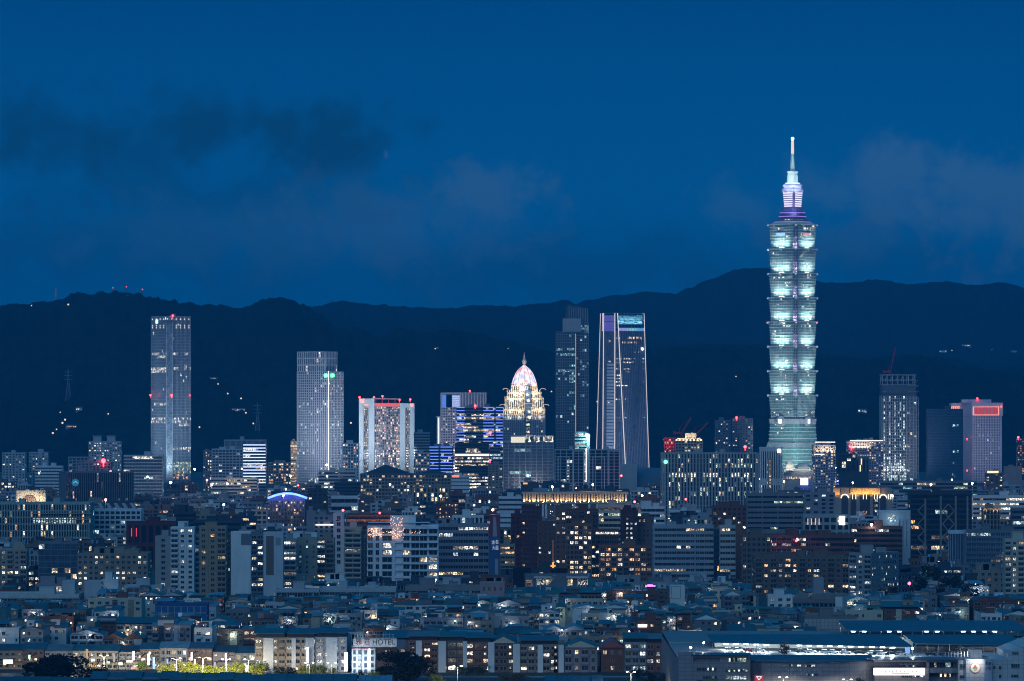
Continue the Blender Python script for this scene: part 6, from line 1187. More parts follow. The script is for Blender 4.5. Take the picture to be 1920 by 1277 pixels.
# ------------------------------------------------------------------ ordinary blocks that fill the spaces between
COLS = [(GRY, 'grey'), (LGR, 'pale grey'), (TAN2, 'dull tan'), (BROWN, 'brown'), (SLATE, 'slate'), (DARK, 'dark'), (BRICK, 'brick'), (MAUVE, 'mauve'), (PALE, 'white'), (NAVY, 'navy')]
STY = [('band', 'banded office'), ('grid', 'gridded office'), ('punch', 'plain block'), ('balc', 'balcony block'), ('balc1', 'terraced block'), ('fins', 'finned block')]
KEYS = {}
def uniq(desc, rel, extras=()):
    """A label no other thing carries: adds what stands beside it until it is unique."""
    for e in ('',) + tuple(extras):
        l = f'{desc}{", " + e if e else ""} {rel}'.strip()
        if l not in KEYS: KEYS[l] = 1; return l
    n = 2
    while True:
        w = ['second', 'third', 'fourth', 'fifth', 'sixth', 'seventh', 'eighth', 'ninth', 'tenth', 'next further', 'yet further'][min(n - 2, 10)]; l = f'{w} {desc} {rel}'
        if l not in KEYS: KEYS[l] = 1; return l
        n += 1
        if n > 12: desc = 'farther ' + desc; n = 2
NAMED = [h for h in HERO if h[5].startswith('the ')]
def relation(x, yt, D, used_names=NAMED):
    best = min(used_names, key=lambda h: abs((h[0] + h[1]) / 2 - x) + .012 * abs(h[3] - D) + 2.0 * max(0, h[2] - yt))
    c = (best[0] + best[1]) / 2
    if best[0] - 6 < x < best[1] + 6: return ('before ' if best[3] > D else 'behind ') + best[5], best
    return 'beside ' + best[5], best
def visible(x0, x1, yt, D, occ):
    """Share of the top edge that no nearer thing hides."""
    k = 0; n = 0
    for i in range(int(x0), int(x1), 3):
        n += 1
        if not any(h[3] < D and h[0] <= i <= h[1] and h[2] <= yt + 1 for h in occ): k += 1
    return k / max(1, n)
def fillers():
    rr = random.Random(21); rows = [(5150, 902, 918), (4850, 908, 926), (4550, 915, 934), (4300, 922, 940), (4050, 930, 950), (3850, 938, 957), (3650, 945, 966), (3450, 952, 976), (3280, 962, 988), (3080, 976, 1004), (2930, 990, 1024), (2820, 1010, 1048), (2660, 1042, 1078), (2570, 1062, 1092), (2480, 1080, 1102)]
    made = 0
    for D, ya, yb in rows:
        x = -95 + rr.uniform(0, 30)
        while x < 2000:
            w = rr.uniform(22, 62) * (1 if D > 3500 else 1.25); x0, x1 = x, x + w; x += w + (rr.uniform(0, 14) if D > 3000 else rr.uniform(2, 22)); yt = rr.uniform(ya, yb)
            for h in HERO:
                if h[3] > D and h[0] < x1 - 2 and h[1] > x0 + 2 and h[4] > yt: yt = max(yt, h[4] + rr.uniform(0, 5))
            if yt > GY(D) - 6 * FPX / D or any(abs(h[3] - D) < 55 * 1.0 and h[0] < x1 + 1 and h[1] > x0 - 1 for h in HERO): continue
            if visible(x0, x1, yt, D, HERO) < .3: continue
            m, cn = rr.choice(COLS); sk, sn = rr.choice(STY); lit = rr.choice([.03, .05, .08, .12, .18, .25]); mix = rr.choice(['wicd', 'wiic', 'wwad', 'ccid', 'wwia'])
            fl = int(PZ(yt, D) / 3.4); rel, _ = relation((x0 + x1) / 2, yt, D)
            size = 'low' if fl < 7 else ('mid height' if fl < 13 else 'tall')
            wd = 'wide' if w > 55 else ('narrow' if w < 36 else '')
            lab = uniq(' '.join(q for q in (size, wd, cn, sn) if q), rel, ('dim windowed', 'with some windows lit', 'boxy roofed') if False else ())
            tk = rr.choice([0, 0, 1, 2]); rm = rr.choice([1, 1, 2, 3]); r2 = random.Random(int(x0 * 7 + D))
            st = ST(sk, lit, mix, glass=rr.choice([G_DARK, G_DARK, G_BLUE])); k = rr.choice([1.0, 1.0, 1.2]); st['fh'] *= k; st['bw'] *= k * (1.15 if D > 3800 else 1)
            bld('city_block', lab, 'building', x0, x1, yt, D, st, m, rooms=rm, tanks=tk, cap=100, group='ordinary blocks filling the city')
            HERO[-1] = (x0, x1, yt, D, yt + 4, 'block'); made += 1
    print('fillers', made)
fillers()

def district_lamps():
    """Street lamps of the far office district, each a pole with a glowing head that spills light on its neighbours."""
    rr = random.Random(77); me = MB(); me.ball((0, 0, 0), 1.1, 6); post = MB(); post.bar((0, 0, -11), (0, 0, -.6), .18, 5)
    pm = post.mesh('pole', DARKM); ms = [(me.mesh('bulb', lamp('district_warm', (1, .72, .36), 9)), (1, .70, .38)), (me.mesh('bulb', lamp('district_white', (1, .94, .85), 9)), (1, .92, .8)), (me.mesh('bulb', lamp('district_pink', (1, .5, .5), 6)), (1, .6, .6))]
    for i in range(46):
        x = rr.choice([rr.uniform(480, 1130), rr.uniform(1230, 1900), rr.uniform(60, 480)]); D = rr.uniform(3600, 5400); k = rr.choice([0, 0, 1, 1, 2])
        o = thing('street_lamp', 'small glowing lamp among the distant office blocks', 'street lamp', (PX(x, D), D, 12 + (rr.random() < .6) * rr.uniform(8, 26)), 'lamps of the distant office district')
        for n, m in (('bulb', ms[k][0]), ('pole', pm)): c = bpy.data.objects.new(n, m); COL.objects.link(c); c.parent = o
        light('POINT', o, (0, -1.6, -.6), 1.5e4, ms[k][1], .6)
district_lamps()
# ------------------------------------------------------------------ market hospital block with its rooftop car park (nearest building)
def tile_mat(name, c, w=1.2, h=.9):
    m = bpy.data.materials.new(name); m.use_nodes = True; t = NT(m.node_tree); b = m.node_tree.nodes['Principled BSDF']; tc = t.n('ShaderNodeTexCoord'); sp = t.n('ShaderNodeSeparateXYZ'); m.node_tree.links.new(tc.outputs['Object'], sp.inputs[0])
    cv = t.n('ShaderNodeCombineXYZ'); m.node_tree.links.new(t.m('ADD', sp.outputs[0], sp.outputs[1]), cv.inputs[0]); m.node_tree.links.new(sp.outputs[2], cv.inputs[1])
    br = t.n('ShaderNodeTexBrick', offset=0); m.node_tree.links.new(cv.outputs[0], br.inputs[0])
    br.inputs['Scale'].default_value = 1; br.inputs['Brick Width'].default_value = w; br.inputs['Row Height'].default_value = h; br.inputs['Mortar Size'].default_value = .06
    br.inputs['Color1'].default_value = (*c, 1); br.inputs['Color2'].default_value = (*[x * .86 for x in c], 1); br.inputs['Mortar'].default_value = (*[x * .35 for x in c], 1)
    n = t.noise(tc.outputs['Object'], .12, 4, .6); m.node_tree.links.new(t.mix(t.m('MULTIPLY', n, .5), br.outputs['Color'], (*[x * .55 for x in c], 1)), b.inputs['Base Color']); b.inputs['Roughness'].default_value = .55
    return m
T_MAUVE = tile_mat('mauve_tile', (.34, .30, .31), 2.4, 1.5); T_WHITE = tile_mat('white_tile', (.58, .58, .59), 2.0, 1.6)
def roofc(n): return metal_roof({'blue': (.045, .085, .13), 'teal': (.045, .10, .11), 'green': (.05, .095, .075), 'grey': (.13, .15, .16), 'red brown': (.14, .055, .045), 'dark': (.04, .048, .06), 'pale blue': (.16, .25, .32), 'red': (.30, .05, .05)}[n])
def market():
    D = 1600; s = .2; X = PX(1272, D); o = thing('market_block', 'long tiled public block with a curved blue eave, lit sign and rooftop car park', 'public building', (X, D, 0)); u = lambda x: (x - 1272) * s; Z = lambda y, d=0: PZ(y, D + d)
    b = MB(); b.box(0, u(1408), 2, 180, 0, Z(1234)); b.box(0, u(1300), 0, 2.02, 0, Z(1222)); b.box(u(1300), u(1406), .4, 2.03, Z(1233) - .01, Z(1228.5)); b.box(u(1300), u(1406), .3, 2.04, 0, Z(1241)); b.box(u(1350), u(1366), .5, 2.03, Z(1241), Z(1232)); b.box(0, u(1406), 2.04, 3, Z(1234), Z(1228))
    b.box(u(1408), u(1950), 6, 180, 0, Z(1239)); b.build('wall', T_MAUVE, o)
    n = 16; arc = [(u(1406) + (u(1640) - u(1406)) * i / n, 6 - 7.5 * math.sin(math.pi * i / n) ** .6) for i in range(n + 1)]
    b = MB(); b.prism(arc + [(u(1640), 8), (u(1406), 8)], 0, Z(1239)); b.build('curved_wall', T_MAUVE, o)
    b = MB()
    for i in range(n):
        (x0, y0), (x1, y1) = arc[i], arc[i + 1]; e = .8
        b.hexa([(x0, y0 - e, Z(1240) - .3), (x1, y1 - e, Z(1240) - .3), (x1, 14, Z(1229, 14) - .3), (x0, 14, Z(1228, 14) - .3), (x0, y0 - e, Z(1240) + .02), (x1, y1 - e, Z(1240) + .02), (x1, 14, Z(1228, 14)), (x0, 14, Z(1228, 14))])
    b.build('curved_eave', roofc('blue'), o)
    b = MB(); b.hexa([(u(1296), -1, Z(1228.4)), (u(1408), -1, Z(1229)), (u(1408), 9, Z(1227, 9)), (u(1296), 9, Z(1226, 9)), (u(1296), -1, Z(1227.4)), (u(1408), -1, Z(1228)), (u(1408), 9, Z(1224, 9)), (u(1296), 9, Z(1223, 9))]); b.hexa([(u(1625), .5, Z(1238)), (u(1797), .5, Z(1238.5)), (u(1797), 12, Z(1234.5, 12)), (u(1625), 12, Z(1234, 12)), (u(1625), .5, Z(1237)), (u(1797), .5, Z(1237.5)), (u(1797), 12, Z(1232.5, 12)), (u(1625), 12, Z(1231, 12))]); b.build('eave', roofc('blue'), o)
    b = MB(); b.box(u(1640), u(1800), 2, 6.01, Z(1242), Z(1239)); b.box(u(1640), u(1742), 1.2, 6.02, 0, Z(1252)); b.box(u(1740), u(1797), 1.6, 6.03, Z(1262), Z(1253.5)); b.box(u(1738), u(1743), 1.5, 6, 0, Z(1242)); b.build('bay_wall', T_MAUVE, o)
    b = MB(); b.box(u(1797), u(1811), 0, 6.01, 0, Z(1238)); b.box(u(1811), u(1845), -1, 6.02, 0, Z(1236)); b.box(u(1858.5), u(1960), .5, 40, 0, Z(1235)); b.hexa([(u(1890), .51, Z(1235)), (u(1960), .51, Z(1235)), (u(1960), 38, Z(1235)), (u(1890), 38, Z(1235)), (u(1890), .51, Z(1224)), (u(1960), .51, Z(1197)), (u(1960), 38, Z(1197)), (u(1890), 38, Z(1224))]); b.build('white_wing', T_WHITE, o)
    b = MB(); b.box(u(1845), u(1858.5), -2, 6, 0, Z(1237)); b.build('sign_pillar', wall((.40, .42, .50)), o)
    ink = plain('ink', (.02, .03, .06), .6)
    for c, x, y in (('記', 1849, 1243), ('果', 1854.5, 1244), ('止', 1849, 1251), ('色', 1854.5, 1252)): text_part(c, ink, o, (u(x), -2.1, Z(y)), 1.0, 1.2, 'lettering', 0, .03)
    b = MB(); b.bar((u(1828), -1.15, Z(1252)), (u(1828), -1.0, Z(1252)), 1.95, 28); g = b.build('round_emblem', plain('emblem_ring', (.75, .22, .10), .5), o); b = MB(); b.bar((u(1828), -1.2, Z(1252)), (u(1828), -1.16, Z(1252)), 1.72, 28); b.build('emblem_face', plain('emblem_white', (.8, .78, .74), .5), g)
    for dx, dz, r, c in ((0, .55, .5, (.8, .1, .06)), (-.5, 0, .4, (.1, .4, .15)), (.45, -.1, .45, (.8, .3, .05)), (0, -.65, .45, (.8, .55, .1))): b = MB(); b.bar((u(1828) + dx, -1.26, Z(1252) + dz), (u(1828) + dx, -1.21, Z(1252) + dz), r, 12); b.build('emblem_mark', plain('mark_%d' % int(c[0] * 100 + c[1] * 10), c, .5), g)
    light('SPOT', o, (u(1830), -4.5, Z(1236) + 1.6), 2600, (.95, .98, 1), .3, (u(1828), -1, Z(1240)), 110, .8)
    # lit name board
    b = MB(); b.box(u(1638), u(1733), -2.4, 1.2, Z(1265.5), Z(1253)); b.build('lit_board', lamp('board_white', (1, .97, .97), 1.6), o); rd = lamp('board_red', (.9, .02, .05), .8); text_part('進', rd, o, (u(1679), -2.46, Z(1258)), .95, 1.1, 'lettering', 0, .03)
    b = MB()
    for k, x in enumerate((1652, 1659, 1666, 1672, 1687, 1694, 1701, 1709, 1717)): b.box(u(x), u(x) + .16, -2.46, -2.41, Z(1260 + k % 2), Z(1256.5)); b.box(u(x) - .25, u(x) + .4, -2.455, -2.41, Z(1258.6), Z(1258))
    b.box(u(1672), u(1704), -2.45, -2.41, Z(1262.6), Z(1261.6)); b.build('lettering', rd, o)
    light('SPOT', o, (u(1650), -4, Z(1250)), 420, (.85, .95, 1), .4, (u(1633), 3, Z(1262)), 130); light('POINT', o, (u(1637), -3.4, Z(1258)), 160, (.85, .95, 1), .4)
    w = []
    def row(x0, x1, n, y0, y1, lit, mix, d):
        for k in range(n): a = (x1 - x0) / n; w.append((u(x0 + a * (k + .5)), d, (Z(y0) + Z(y1)) / 2, a * s * .86, Z(y0) - Z(y1), 0, MIX[RNG.choice(mix)] if RNG.random() < lit else G_DARK))
    row(1366, 1400, 8, 1234, 1242, .9, 'gg', 1.9); row(1306, 1344, 8, 1252, 1258, .15, 'c', .25); row(1360, 1402, 9, 1255, 1260, .6, 'igc', .25); row(1318, 1345, 5, 1268, 1273, .3, 'c', .25); row(1360, 1400, 6, 1267, 1274, .6, 'cg', .25)
    row(1687, 1724, 8, 1243.5, 1247, .0, 'c', 1.9); row(1687, 1724, 6, 1248.5, 1250.5, .6, 'g', 1.9); row(1744, 1791, 9, 1244, 1253, .4, 'yci', 5.9); row(1690, 1732, 6, 1266.5, 1270, .5, 'gc', 1.1); row(1744, 1790, 11, 1265, 1271, .35, 'iw', 5.9); row(1800, 1809, 2, 1245, 1254, .4, 'i', -.1); row(1800, 1808, 2, 1266, 1272, 0, 'i', -.1); row(1862, 1867, 1, 1249, 1254, 0, 'i', .4); row(1873, 1878, 1, 1249, 1255, 0, 'i', .4); row(1896, 1912, 4, 1245, 1252, 0, 'i', .4); row(1896, 1910, 3, 1265, 1270, .2, 'c', .4); row(1873, 1878, 1, 1265, 1271, 0, 'i', .4); row(1898, 1910, 3, 1223, 1227, .1, 'i', .4)
    for y, yy, a in ((1245, 1249, (1475, 1490)), (1246, 1249, (1494, 1503)), (1246, 1250, (1508, 1530)), (1263, 1266, (1510, 1535))):
        for k in range(int((a[1] - a[0]) / 4)):
            x = a[0] + k * 4 + 2; i = (x - 1406) / 234; w.append((u(x), 6 - 7.5 * math.sin(math.pi * i) ** .6 - .05, (Z(y) + Z(yy)) / 2, .62, Z(y) - Z(yy), 0, L_COOL if RNG.random() < .3 else G_DARK))
    emit_windows(o, w, 100, 'framed'); b = MB(); b.box(u(1417), u(1422), .2, 2.5, 0, Z(1241)); b.build('dark_slot_window', G_BLUE, o)
    # roof deck, canopies, lamps
    zd = 19.4; b = MB(); b.box(0, u(1950), 14, 100, zd - .4, zd); b.build('car_deck', wall((.24, .26, .28), .6), o)
    b = MB(); b.box(0, u(1950), 98, 178, zd - .39, 20.6); b.build('upper_deck', wall((.22, .24, .26), .6), o)
    def canopy(x0, x1, d0, d1, z0, z1, sk=0, name='canopy_roof'):
        a, c = PX(x0, D + d0) - X, PX(x1, D + d0 - sk) - X; b = MB(); b.hexa([(a, d0, z0), (c, d0 - sk, z0), (c, d1, z1), (a, d1, z1), (a, d0, z0 + .25), (c, d0 - sk, z0 + .25), (c, d1, z1 + .25), (a, d1, z1 + .25)]); b.build(name, roofc('blue'), o)
        b = MB(); k = int((c - a) / 4.1)
        for i in range(k + 1): f = i / max(1, k); xx = a + .3 + (c - a - .6) * f; dq = d0 - sk * f; b.box(xx - .09, xx + .09, dq + .2, dq + .4, z0 - 3.1, z0); b.box(xx - .09, xx + .09, d1 - 4, d1 - 3.8, z0 - 3.1, z1 - (z1 - z0) * 4 / (d1 - d0))
        b.build('canopy_frame', STEEL, o)
    canopy(1335, 1712, 55, 98, 22.6, 23.3, 30); canopy(1716, 1930, 46, 98, 22.6, 23.2, 12); canopy(1590, 1930, 122, 172, 23.5, 25.0)
    b = MB(); b.box(PX(1340, D + 74) - X, PX(1712, D + 74) - X, 74, 74.3, zd + .01, 22.9); b.build('deck_screen', wall((.62, .66, .66), .6), o)
    wl = lamp('canopy_white', (.86, .97, 1), 14)
    for x in [1361, 1380, 1399, 1418, 1437, 1499, 1518, 1537, 1556, 1576, 1595, 1615, 1635, 1655, 1674]:
        dq = 55 - 30 * (x - 1335) / 377; xx = PX(x, D + dq) - X; b = MB(); b.box(xx - .9, xx + .9, dq + .4, dq + .7, 22.1, 22.45); b.build('canopy_lamp', wl, o); light('POINT', o, (xx, dq + 2.2, 22.1), 3000, (.80, .95, 1), .25)
    for x in (1600, 1620, 1667, 1686, 1737, 1757, 1806, 1825, 1846, 1865): xx = PX(x, D + 122) - X; b = MB(); b.box(xx - .8, xx + .8, 121.4, 121.7, 23.15, 23.45); b.build('canopy_lamp', wl, o); light('POINT', o, (xx, 123.5, 22.9), 1500, (.85, .95, 1), .25)
    for x, y, d in ((1295, 1214, 16), (1319.5, 1205, 40), (1711, 1216, 24)):
        xx = PX(x, D + d) - X; z = PZ(y, D + d); b = MB(); b.bar((xx, d, zd), (xx, d, z - .3), .07, 6); b.build('lamp_post', DARKM, o); b = MB(); b.box(xx - .38, xx + .38, d - .3, d + .2, z - .22, z + .22); b.build('flood_lamp', lamp('flood_star', (.9, 1, .97), 40), o); light('POINT', o, (xx, d - .8, z), 650, (.88, 1, .95), .3)
    b = MB(); b.box(u(1826), u(1848), 12, 20, zd, PZ(1219, D + 12)); b.build('roof_room', T_WHITE, o); b = MB(); b.box(u(1716), u(1724), 38, 41, zd, zd + 2.4); b.build('kiosk', lamp('kiosk_blue', (.15, .4, 1), .9), o); b = MB()
    for k in range(9): b.box(u(1780) + k * 1.2, u(1780) + k * 1.2 + .25, 16, 16.3, zd, zd + 2.2); b.box(u(1780), u(1780) + 10, 16, 16.3, zd + 2.1, zd + 2.3)
    b.build('pipe_rack', STEEL, o)
    b = MB(); b.box(u(1411), u(1427), -14, -13.4, 9, Z(1266.5, -14)); o2 = thing('red_sign', 'red square street sign with a white emblem at the foot of the tiled block', 'sign', (X, D, 0)); b.build('sign_board', lamp('sign_red', (.75, .03, .06), .55), o2); b = MB(); z0 = Z(1272.5, -14)
    for p, q in (((u(1414), z0 + .8), (u(1424), z0 + .7)), ((u(1424), z0 + .7), (u(1418.5), z0 - .5)), ((u(1416.5), z0 + .3), (u(1418.5), z0 - .5)), ((u(1414), z0 + .8), (u(1416.5), z0 + .3))): b.bar((p[0], -14.1, p[1]), (q[0], -14.1, q[1]), .17, 4)
    b.build('emblem', lamp('sign_mark', (1, .95, .95), 1.2), o2); b = MB(); b.bar((u(1419), -13.7, 0), (u(1419), -13.7, 9), .25, 8); b.build('post', STEEL, o2)
    HERO.append((1296, 1925, 1192, 1650, 1277, 'the tiled public block')); HERO.append((1272, 1925, 1222, 1600, 1277, 'tiles'))
    return X
MX = market()
# cars on the roof deck
def car_proto():
    o = thing('parked_car', 'x', 'car'); b = MB()
    def sec(x, w, z0, z1): return [(x, -w, z0), (x, w, z0), (x, w * .96, z1), (x, -w * .96, z1)]
    prof = [(-2.2, .78, .40, .72), (-2.1, .84, .3, .86), (-1.2, .88, .26, .93), (.9, .88, .26, .93), (1.9, .84, .3, .84), (2.2, .76, .42, .68)]; n0 = len(b.v)
    for p in prof: b.v += sec(*p)
    for i in range(len(prof) - 1):
        for j in range(4): a = i * 4 + j; c = i * 4 + (j + 1) % 4; b.poly((a, c, c + 4, a + 4))
    b.poly((3, 2, 1, 0)); k = (len(prof) - 1) * 4; b.poly((k, k + 1, k + 2, k + 3)); body = b
    c = MB(); c.hexa([(-1.9, -.8, .9), (1.0, -.8, .9), (1.0, .8, .9), (-1.9, .8, .9), (-1.45, -.66, 1.42), (.35, -.66, 1.42), (.35, .66, 1.42), (-1.45, .66, 1.42)])
    r = MB(); r.hexa([(-1.45, -.67, 1.421), (.35, -.67, 1.421), (.35, .67, 1.421), (-1.45, .67, 1.421), (-1.35, -.6, 1.49), (.25, -.6, 1.49), (.25, .6, 1.49), (-1.35, .6, 1.49)])
    tyre = plain('tyre_rubber', (.02, .02, .02), .8); ms = {'cabin_glass': (c, G_DARK)}
    parts = [('body', body, None), ('roof', r, None), ('cabin_glass', c, G_DARK)]
    for x in (-1.35, 1.35):
        for y in (-.88, .72): wv = MB(); wv.bar((x, y, .32), (x, y + .16, .32), .32, 12); parts.append(('wheel', wv, tyre))
    return o, parts
def cars():
    o, parts = car_proto(); bpy.data.objects.remove(o); mm = [(n, (m.mesh(n, [mt] if mt else [STEEL])), mt) for n, m, mt in parts]
    pal = {'white': (.75, .75, .75), 'silver': (.45, .47, .5), 'dark grey': (.06, .065, .07), 'black': (.015, .015, .018), 'navy': (.03, .05, .12), 'dull red': (.25, .04, .04)}; cache = {}
    spots = [(1368, 0, 'silver'), (1384, 0, 'white'), (1403, 0, 'dull red'), (1424, 0, 'silver'), (1472, 0, 'white'), (1503, 0, 'dark grey'), (1521, 0, 'silver'), (1548, 0, 'white'), (1563, 0, 'white'), (1585, 0, 'silver'), (1612, 0, 'black'), (1632, 0, 'white'), (1645, 0, 'dark grey'), (1654, 0, 'white'), (1672, 0, 'black'), (1690, 0, 'white'), (1745, 0, 'black'), (1770, 0, 'navy'), (1793, 0, 'silver'), (1651, 1, 'silver'), (1663, 1, 'white'), (1730, 1, 'dark grey'), (1752, 1, 'white'), (1860, 1, 'dark grey'), (1880, 1, 'white')]
    for x, r, c in spots:
        y = 1600 + (57 - 30 * (min(x, 1712) - 1335) / 377 if r == 0 else 118); z = 19.42 if r == 0 else 20.62
        t = thing('parked_car', uniq(c + ' car parked', 'under the lamp lit roof canopy, counted from the floodlight post' if r == 0 else 'on the upper roof deck behind the blue canopy'), 'car', (PX(x, y), y, z), 'cars on the rooftop car park')
        sgn = 0 if RNG.random() < .75 else 1; t.rotation_euler = (0, 0, R(RNG.uniform(-4, 4) + (90 if sgn else 0)))
        for n, me, mt in mm:
            if mt is None:
                k = (n, c)
                if k not in cache: q = me.copy(); q.materials.clear(); q.materials.append(plain('car_paint_' + c.replace(' ', '_'), pal[c], .25, .1)); cache[k] = q
                me2 = cache[k]
            else: me2 = me
            p = bpy.data.objects.new(n, me2); COL.objects.link(p); p.parent = t
cars()
# ------------------------------------------------------------------ front row along the street
def pier(root, X, D, x0, x1, ytop, mat=None, y1=None, d=-1.5):
    b = MB(); b.box(PX(x0, D) - X, PX(x1, D) - X, d, .02, 0, PZ(ytop, D)); return b.build('pier', mat or PALE, root)
def sheet_roof(root, W, D0, D1, z0, z1, c, over=.6, x0=0.0):
    b = MB(); b.hexa([(x0 - over, D0 - over, z0), (x0 + W + over, D0 - over, z0), (x0 + W + over, D1, z1), (x0 - over, D1, z1), (x0 - over, D0 - over, z0 + .2), (x0 + W + over, D0 - over, z0 + .2), (x0 + W + over, D1, z1 + .2), (x0 - over, D1, z1 + .2)]); return b.build('sheet_roof', roofc(c), root)
def front_row():
    D = 1830; s = sx(D)
    rowd = [(478, 536, 1197, TAN2, 'balc1', .22, 'iwc', [(494, 513)], 'teal', 'tan street apartments with a wide pale pier and blue lit rooms'), (536, 592, 1197, TAN, 'balc1', .2, 'iwc', [(547, 555), (573, 589)], 'blue', 'tan street apartments between two tall pale piers'), (592, 650, 1196, LGR, 'balc', .25, 'cic', [(612, 632)], 'blue', 'pale green tinted street apartments beside the lit vertical sign')]
    rowd += [(766, 822, 1202, BRICK2, 'balc1', .22, 'iww', [(780, 791)], 'grey', 'brick street apartments half hidden by the big dark tree'), (822, 873, 1203, BROWN, 'balc1', .22, 'iiw', [(822, 836), (868, 876)], 'teal', 'brown street apartments with a pale pier, first past the big dark tree'), (873, 920, 1205, BRICK2, 'balc1', .2, 'wi', [(915, 927)], 'blue', 'brick street apartments with laundry balconies, middle of the pier row'), (920, 968, 1208, BROWN, 'balc1', .22, 'icw', [(962, 975)], 'dark', 'brown street apartments with glowing ground floor, before the gabled house'), (975, 1046, 1210, TAN2, 'balc1', .25, 'iiw', [(1008, 1018), (1047, 1057)], 'blue', 'tan street apartments with a brick stair strip of lit squares')]
    rowd += [(1058, 1120, 1216, MAUVE, 'balc', .2, 'ciw', [], 'teal', 'mauve tiled street house under a pale gable'), (1127, 1170, 1216, BRICK, 'punch', .15, 'cw', [], 'red', 'brick street house under a bright red roof'), (1171, 1212, 1206, GRY, 'balc1', .2, 'ic', [], 'teal', 'grey street apartments beside the red roofed house'), (1212, 1256, 1207, BRICK2, 'balc', .22, 'ci', [], 'grey', 'brick and white street apartments with barred windows'), (1256, 1300, 1214, PALE, 'punch', .1, 'c', [], 'grey', 'white gabled street house beside the tiled public block')]
    for x0, x1, yt, m, sk, lit, mix, piers, rc, lab in rowd:
        H = PZ(yt, D); o, (X, Y), _, _, H = bld('street_apartments', lab, 'apartment block', x0, x1, yt, D, ST(sk, lit, mix, fh=2.95, bw=3.6), m, rooms=0, par=.4, depth=30, vis=1250, group='apartment blocks along the front street', right=ST('blank'))
        HERO[-1] = (x0, x1, yt - 3, D, 1250, 'x')
        for a, c in piers: pier(o, X, D, a, c, yt - 1)
        W = (x1 - x0) * s
        if 'gable' in lab or rc == 'red':
            b = MB(); b.v += [(-.4, -.8, H + .42), (W + .4, -.8, H + .42), (W / 2, -.8, H + 3.6), (-.4, 30, H + .42), (W + .4, 30, H + .42), (W / 2, 30, H + 3.6)]; [b.poly(f) for f in ((0, 1, 2), (5, 4, 3), (0, 2, 5, 3), (1, 4, 5, 2), (0, 3, 4, 1))]; b.build('gable_roof', roofc(rc) if rc == 'red' else [roofc(rc)], o)
            if rc != 'red':
                b = MB(); b.v += [(0, -.86, H + .5), (W, -.86, H + .5), (W / 2, -.86, H + 3.3), (0, -.81, H + .5), (W, -.81, H + .5), (W / 2, -.81, H + 3.3)]; [b.poly(f) for f in ((0, 1, 2), (5, 4, 3), (0, 2, 5, 3), (1, 4, 5, 2), (0, 3, 4, 1))]; b.build('gable_wall', CREAM, o)
        else:
            sheet_roof(o, W, 0, 16, H + 2.0, H + 3.4, rc); 
            b = MB(); b.box(.3, W - .3, 1.2, 15, H + .41, H + 2.0); b.build('roof_storey', DARK, o)
            b = MB(); b.hexa([(0, 16.01, H + 3.4), (W, 16.01, H + 3.4), (W, 34, H + 2), (0, 34, H + 2), (0, 16.01, H + 3.6), (W, 16.01, H + 3.6), (W, 34, H + 2.2), (0, 34, H + 2.2)]); b.build('sheet_roof', roofc(RNG.choice(['blue', 'teal', 'dark', 'grey'])), o)
        if lab.startswith('tan street apartments with a brick'):
            b = MB(); b.box((1038 - x0) * s, (1046 - x0) * s, -1.2, .02, 0, H - .5); b.build('brick_strip', BRICK, o); emit_windows(o, [((1042 - x0) * s, -1.25, 2 + k * 2.95, .9, .9, 0, L_WHT) for k in range(4)], 100, 'framed', 'stair_window')
        if m is BRICK2 or (m is BROWN and x0 > 800):
            xx = (piers[0][0] - 8 - x0) * s if piers else 1
            if piers and xx > 0: emit_windows(o, [(xx + .6, -.12, 2 + k * 2.95, .9, 1.0, 0, L_WHT if RNG.random() < .6 else L_WARM) for k in range(4)], 100, 'framed', 'stair_window')
    # the hotel
    X = PX(660, D); o = thing('street_hotel', 'street hotel with a roof name board and white floodlit corner facade', 'hotel', (X, D - 3, 0)); u = lambda x: (x - 660) * s; Z = lambda y: PZ(y, D - 3)
    b = MB(); b.box(u(660), u(704), 0, 30, 0, Z(1212)); b.build('wall', wall((.72, .74, .78), .6, .06), o); b = MB(); b.box(u(704), u(745), .6, 30, 0, Z(1212)); b.build('brown_wall', wall((.09, .06, .05)), o); w = []
    for j in range(4):
        for a, c in ((663, 667.5), (672, 677.5), (683.5, 688.5), (696, 701)): w.append((u((a + c) / 2), -.03, (Z(1219 + j * 12) + Z(1227 + j * 12)) / 2, (c - a) * s, 8 * s, 0, G_BLUE if RNG.random() < .7 else L_CYAN))
        w.append((u(727), .55, (Z(1219 + j * 12) + Z(1227 + j * 12)) / 2, 2, 1.4, 0, L_WHT if j < 1 else G_DARK))
    emit_windows(o, w, 100, 'framed'); b = MB(); b.box(u(678.2), u(679), -.3, .02, 0, Z(1216)); b.box(u(660), u(704), -.5, .02, Z(1216), Z(1213.5)); b.build('red_trim', wall((.25, .03, .05)), o)
    b = MB(); b.box(u(692), u(694), -.7, -.1, Z(1256), Z(1216)); b.build('light_tube', lamp('tube_white', (.75, .88, 1), 4), o); light('POINT', o, (u(676), -4, Z(1232)), 620, (.66, .82, 1), .5); light('POINT', o, (u(673), -3.4, Z(1247)), 620, (.66, .82, 1), .5); light('POINT', o, (u(690), -4.5, Z(1240)), 600, (.66, .82, 1), .5)
    b = MB(); b.box(u(663), u(744.5), -1.2, -.2, Z(1210.5), Z(1197)); b.build('name_board', wall((.60, .62, .62), .6, .05), o); b = MB(); b.box(u(663), u(744.5), -1.25, 2, Z(1213), Z(1211)); b.build('board_ledge', wall((.5, .52, .55)), o)
    rd = plain('sign_red_paint', (.42, .02, .02), .5); dk = plain('sign_dark_paint', (.03, .035, .04), .5)
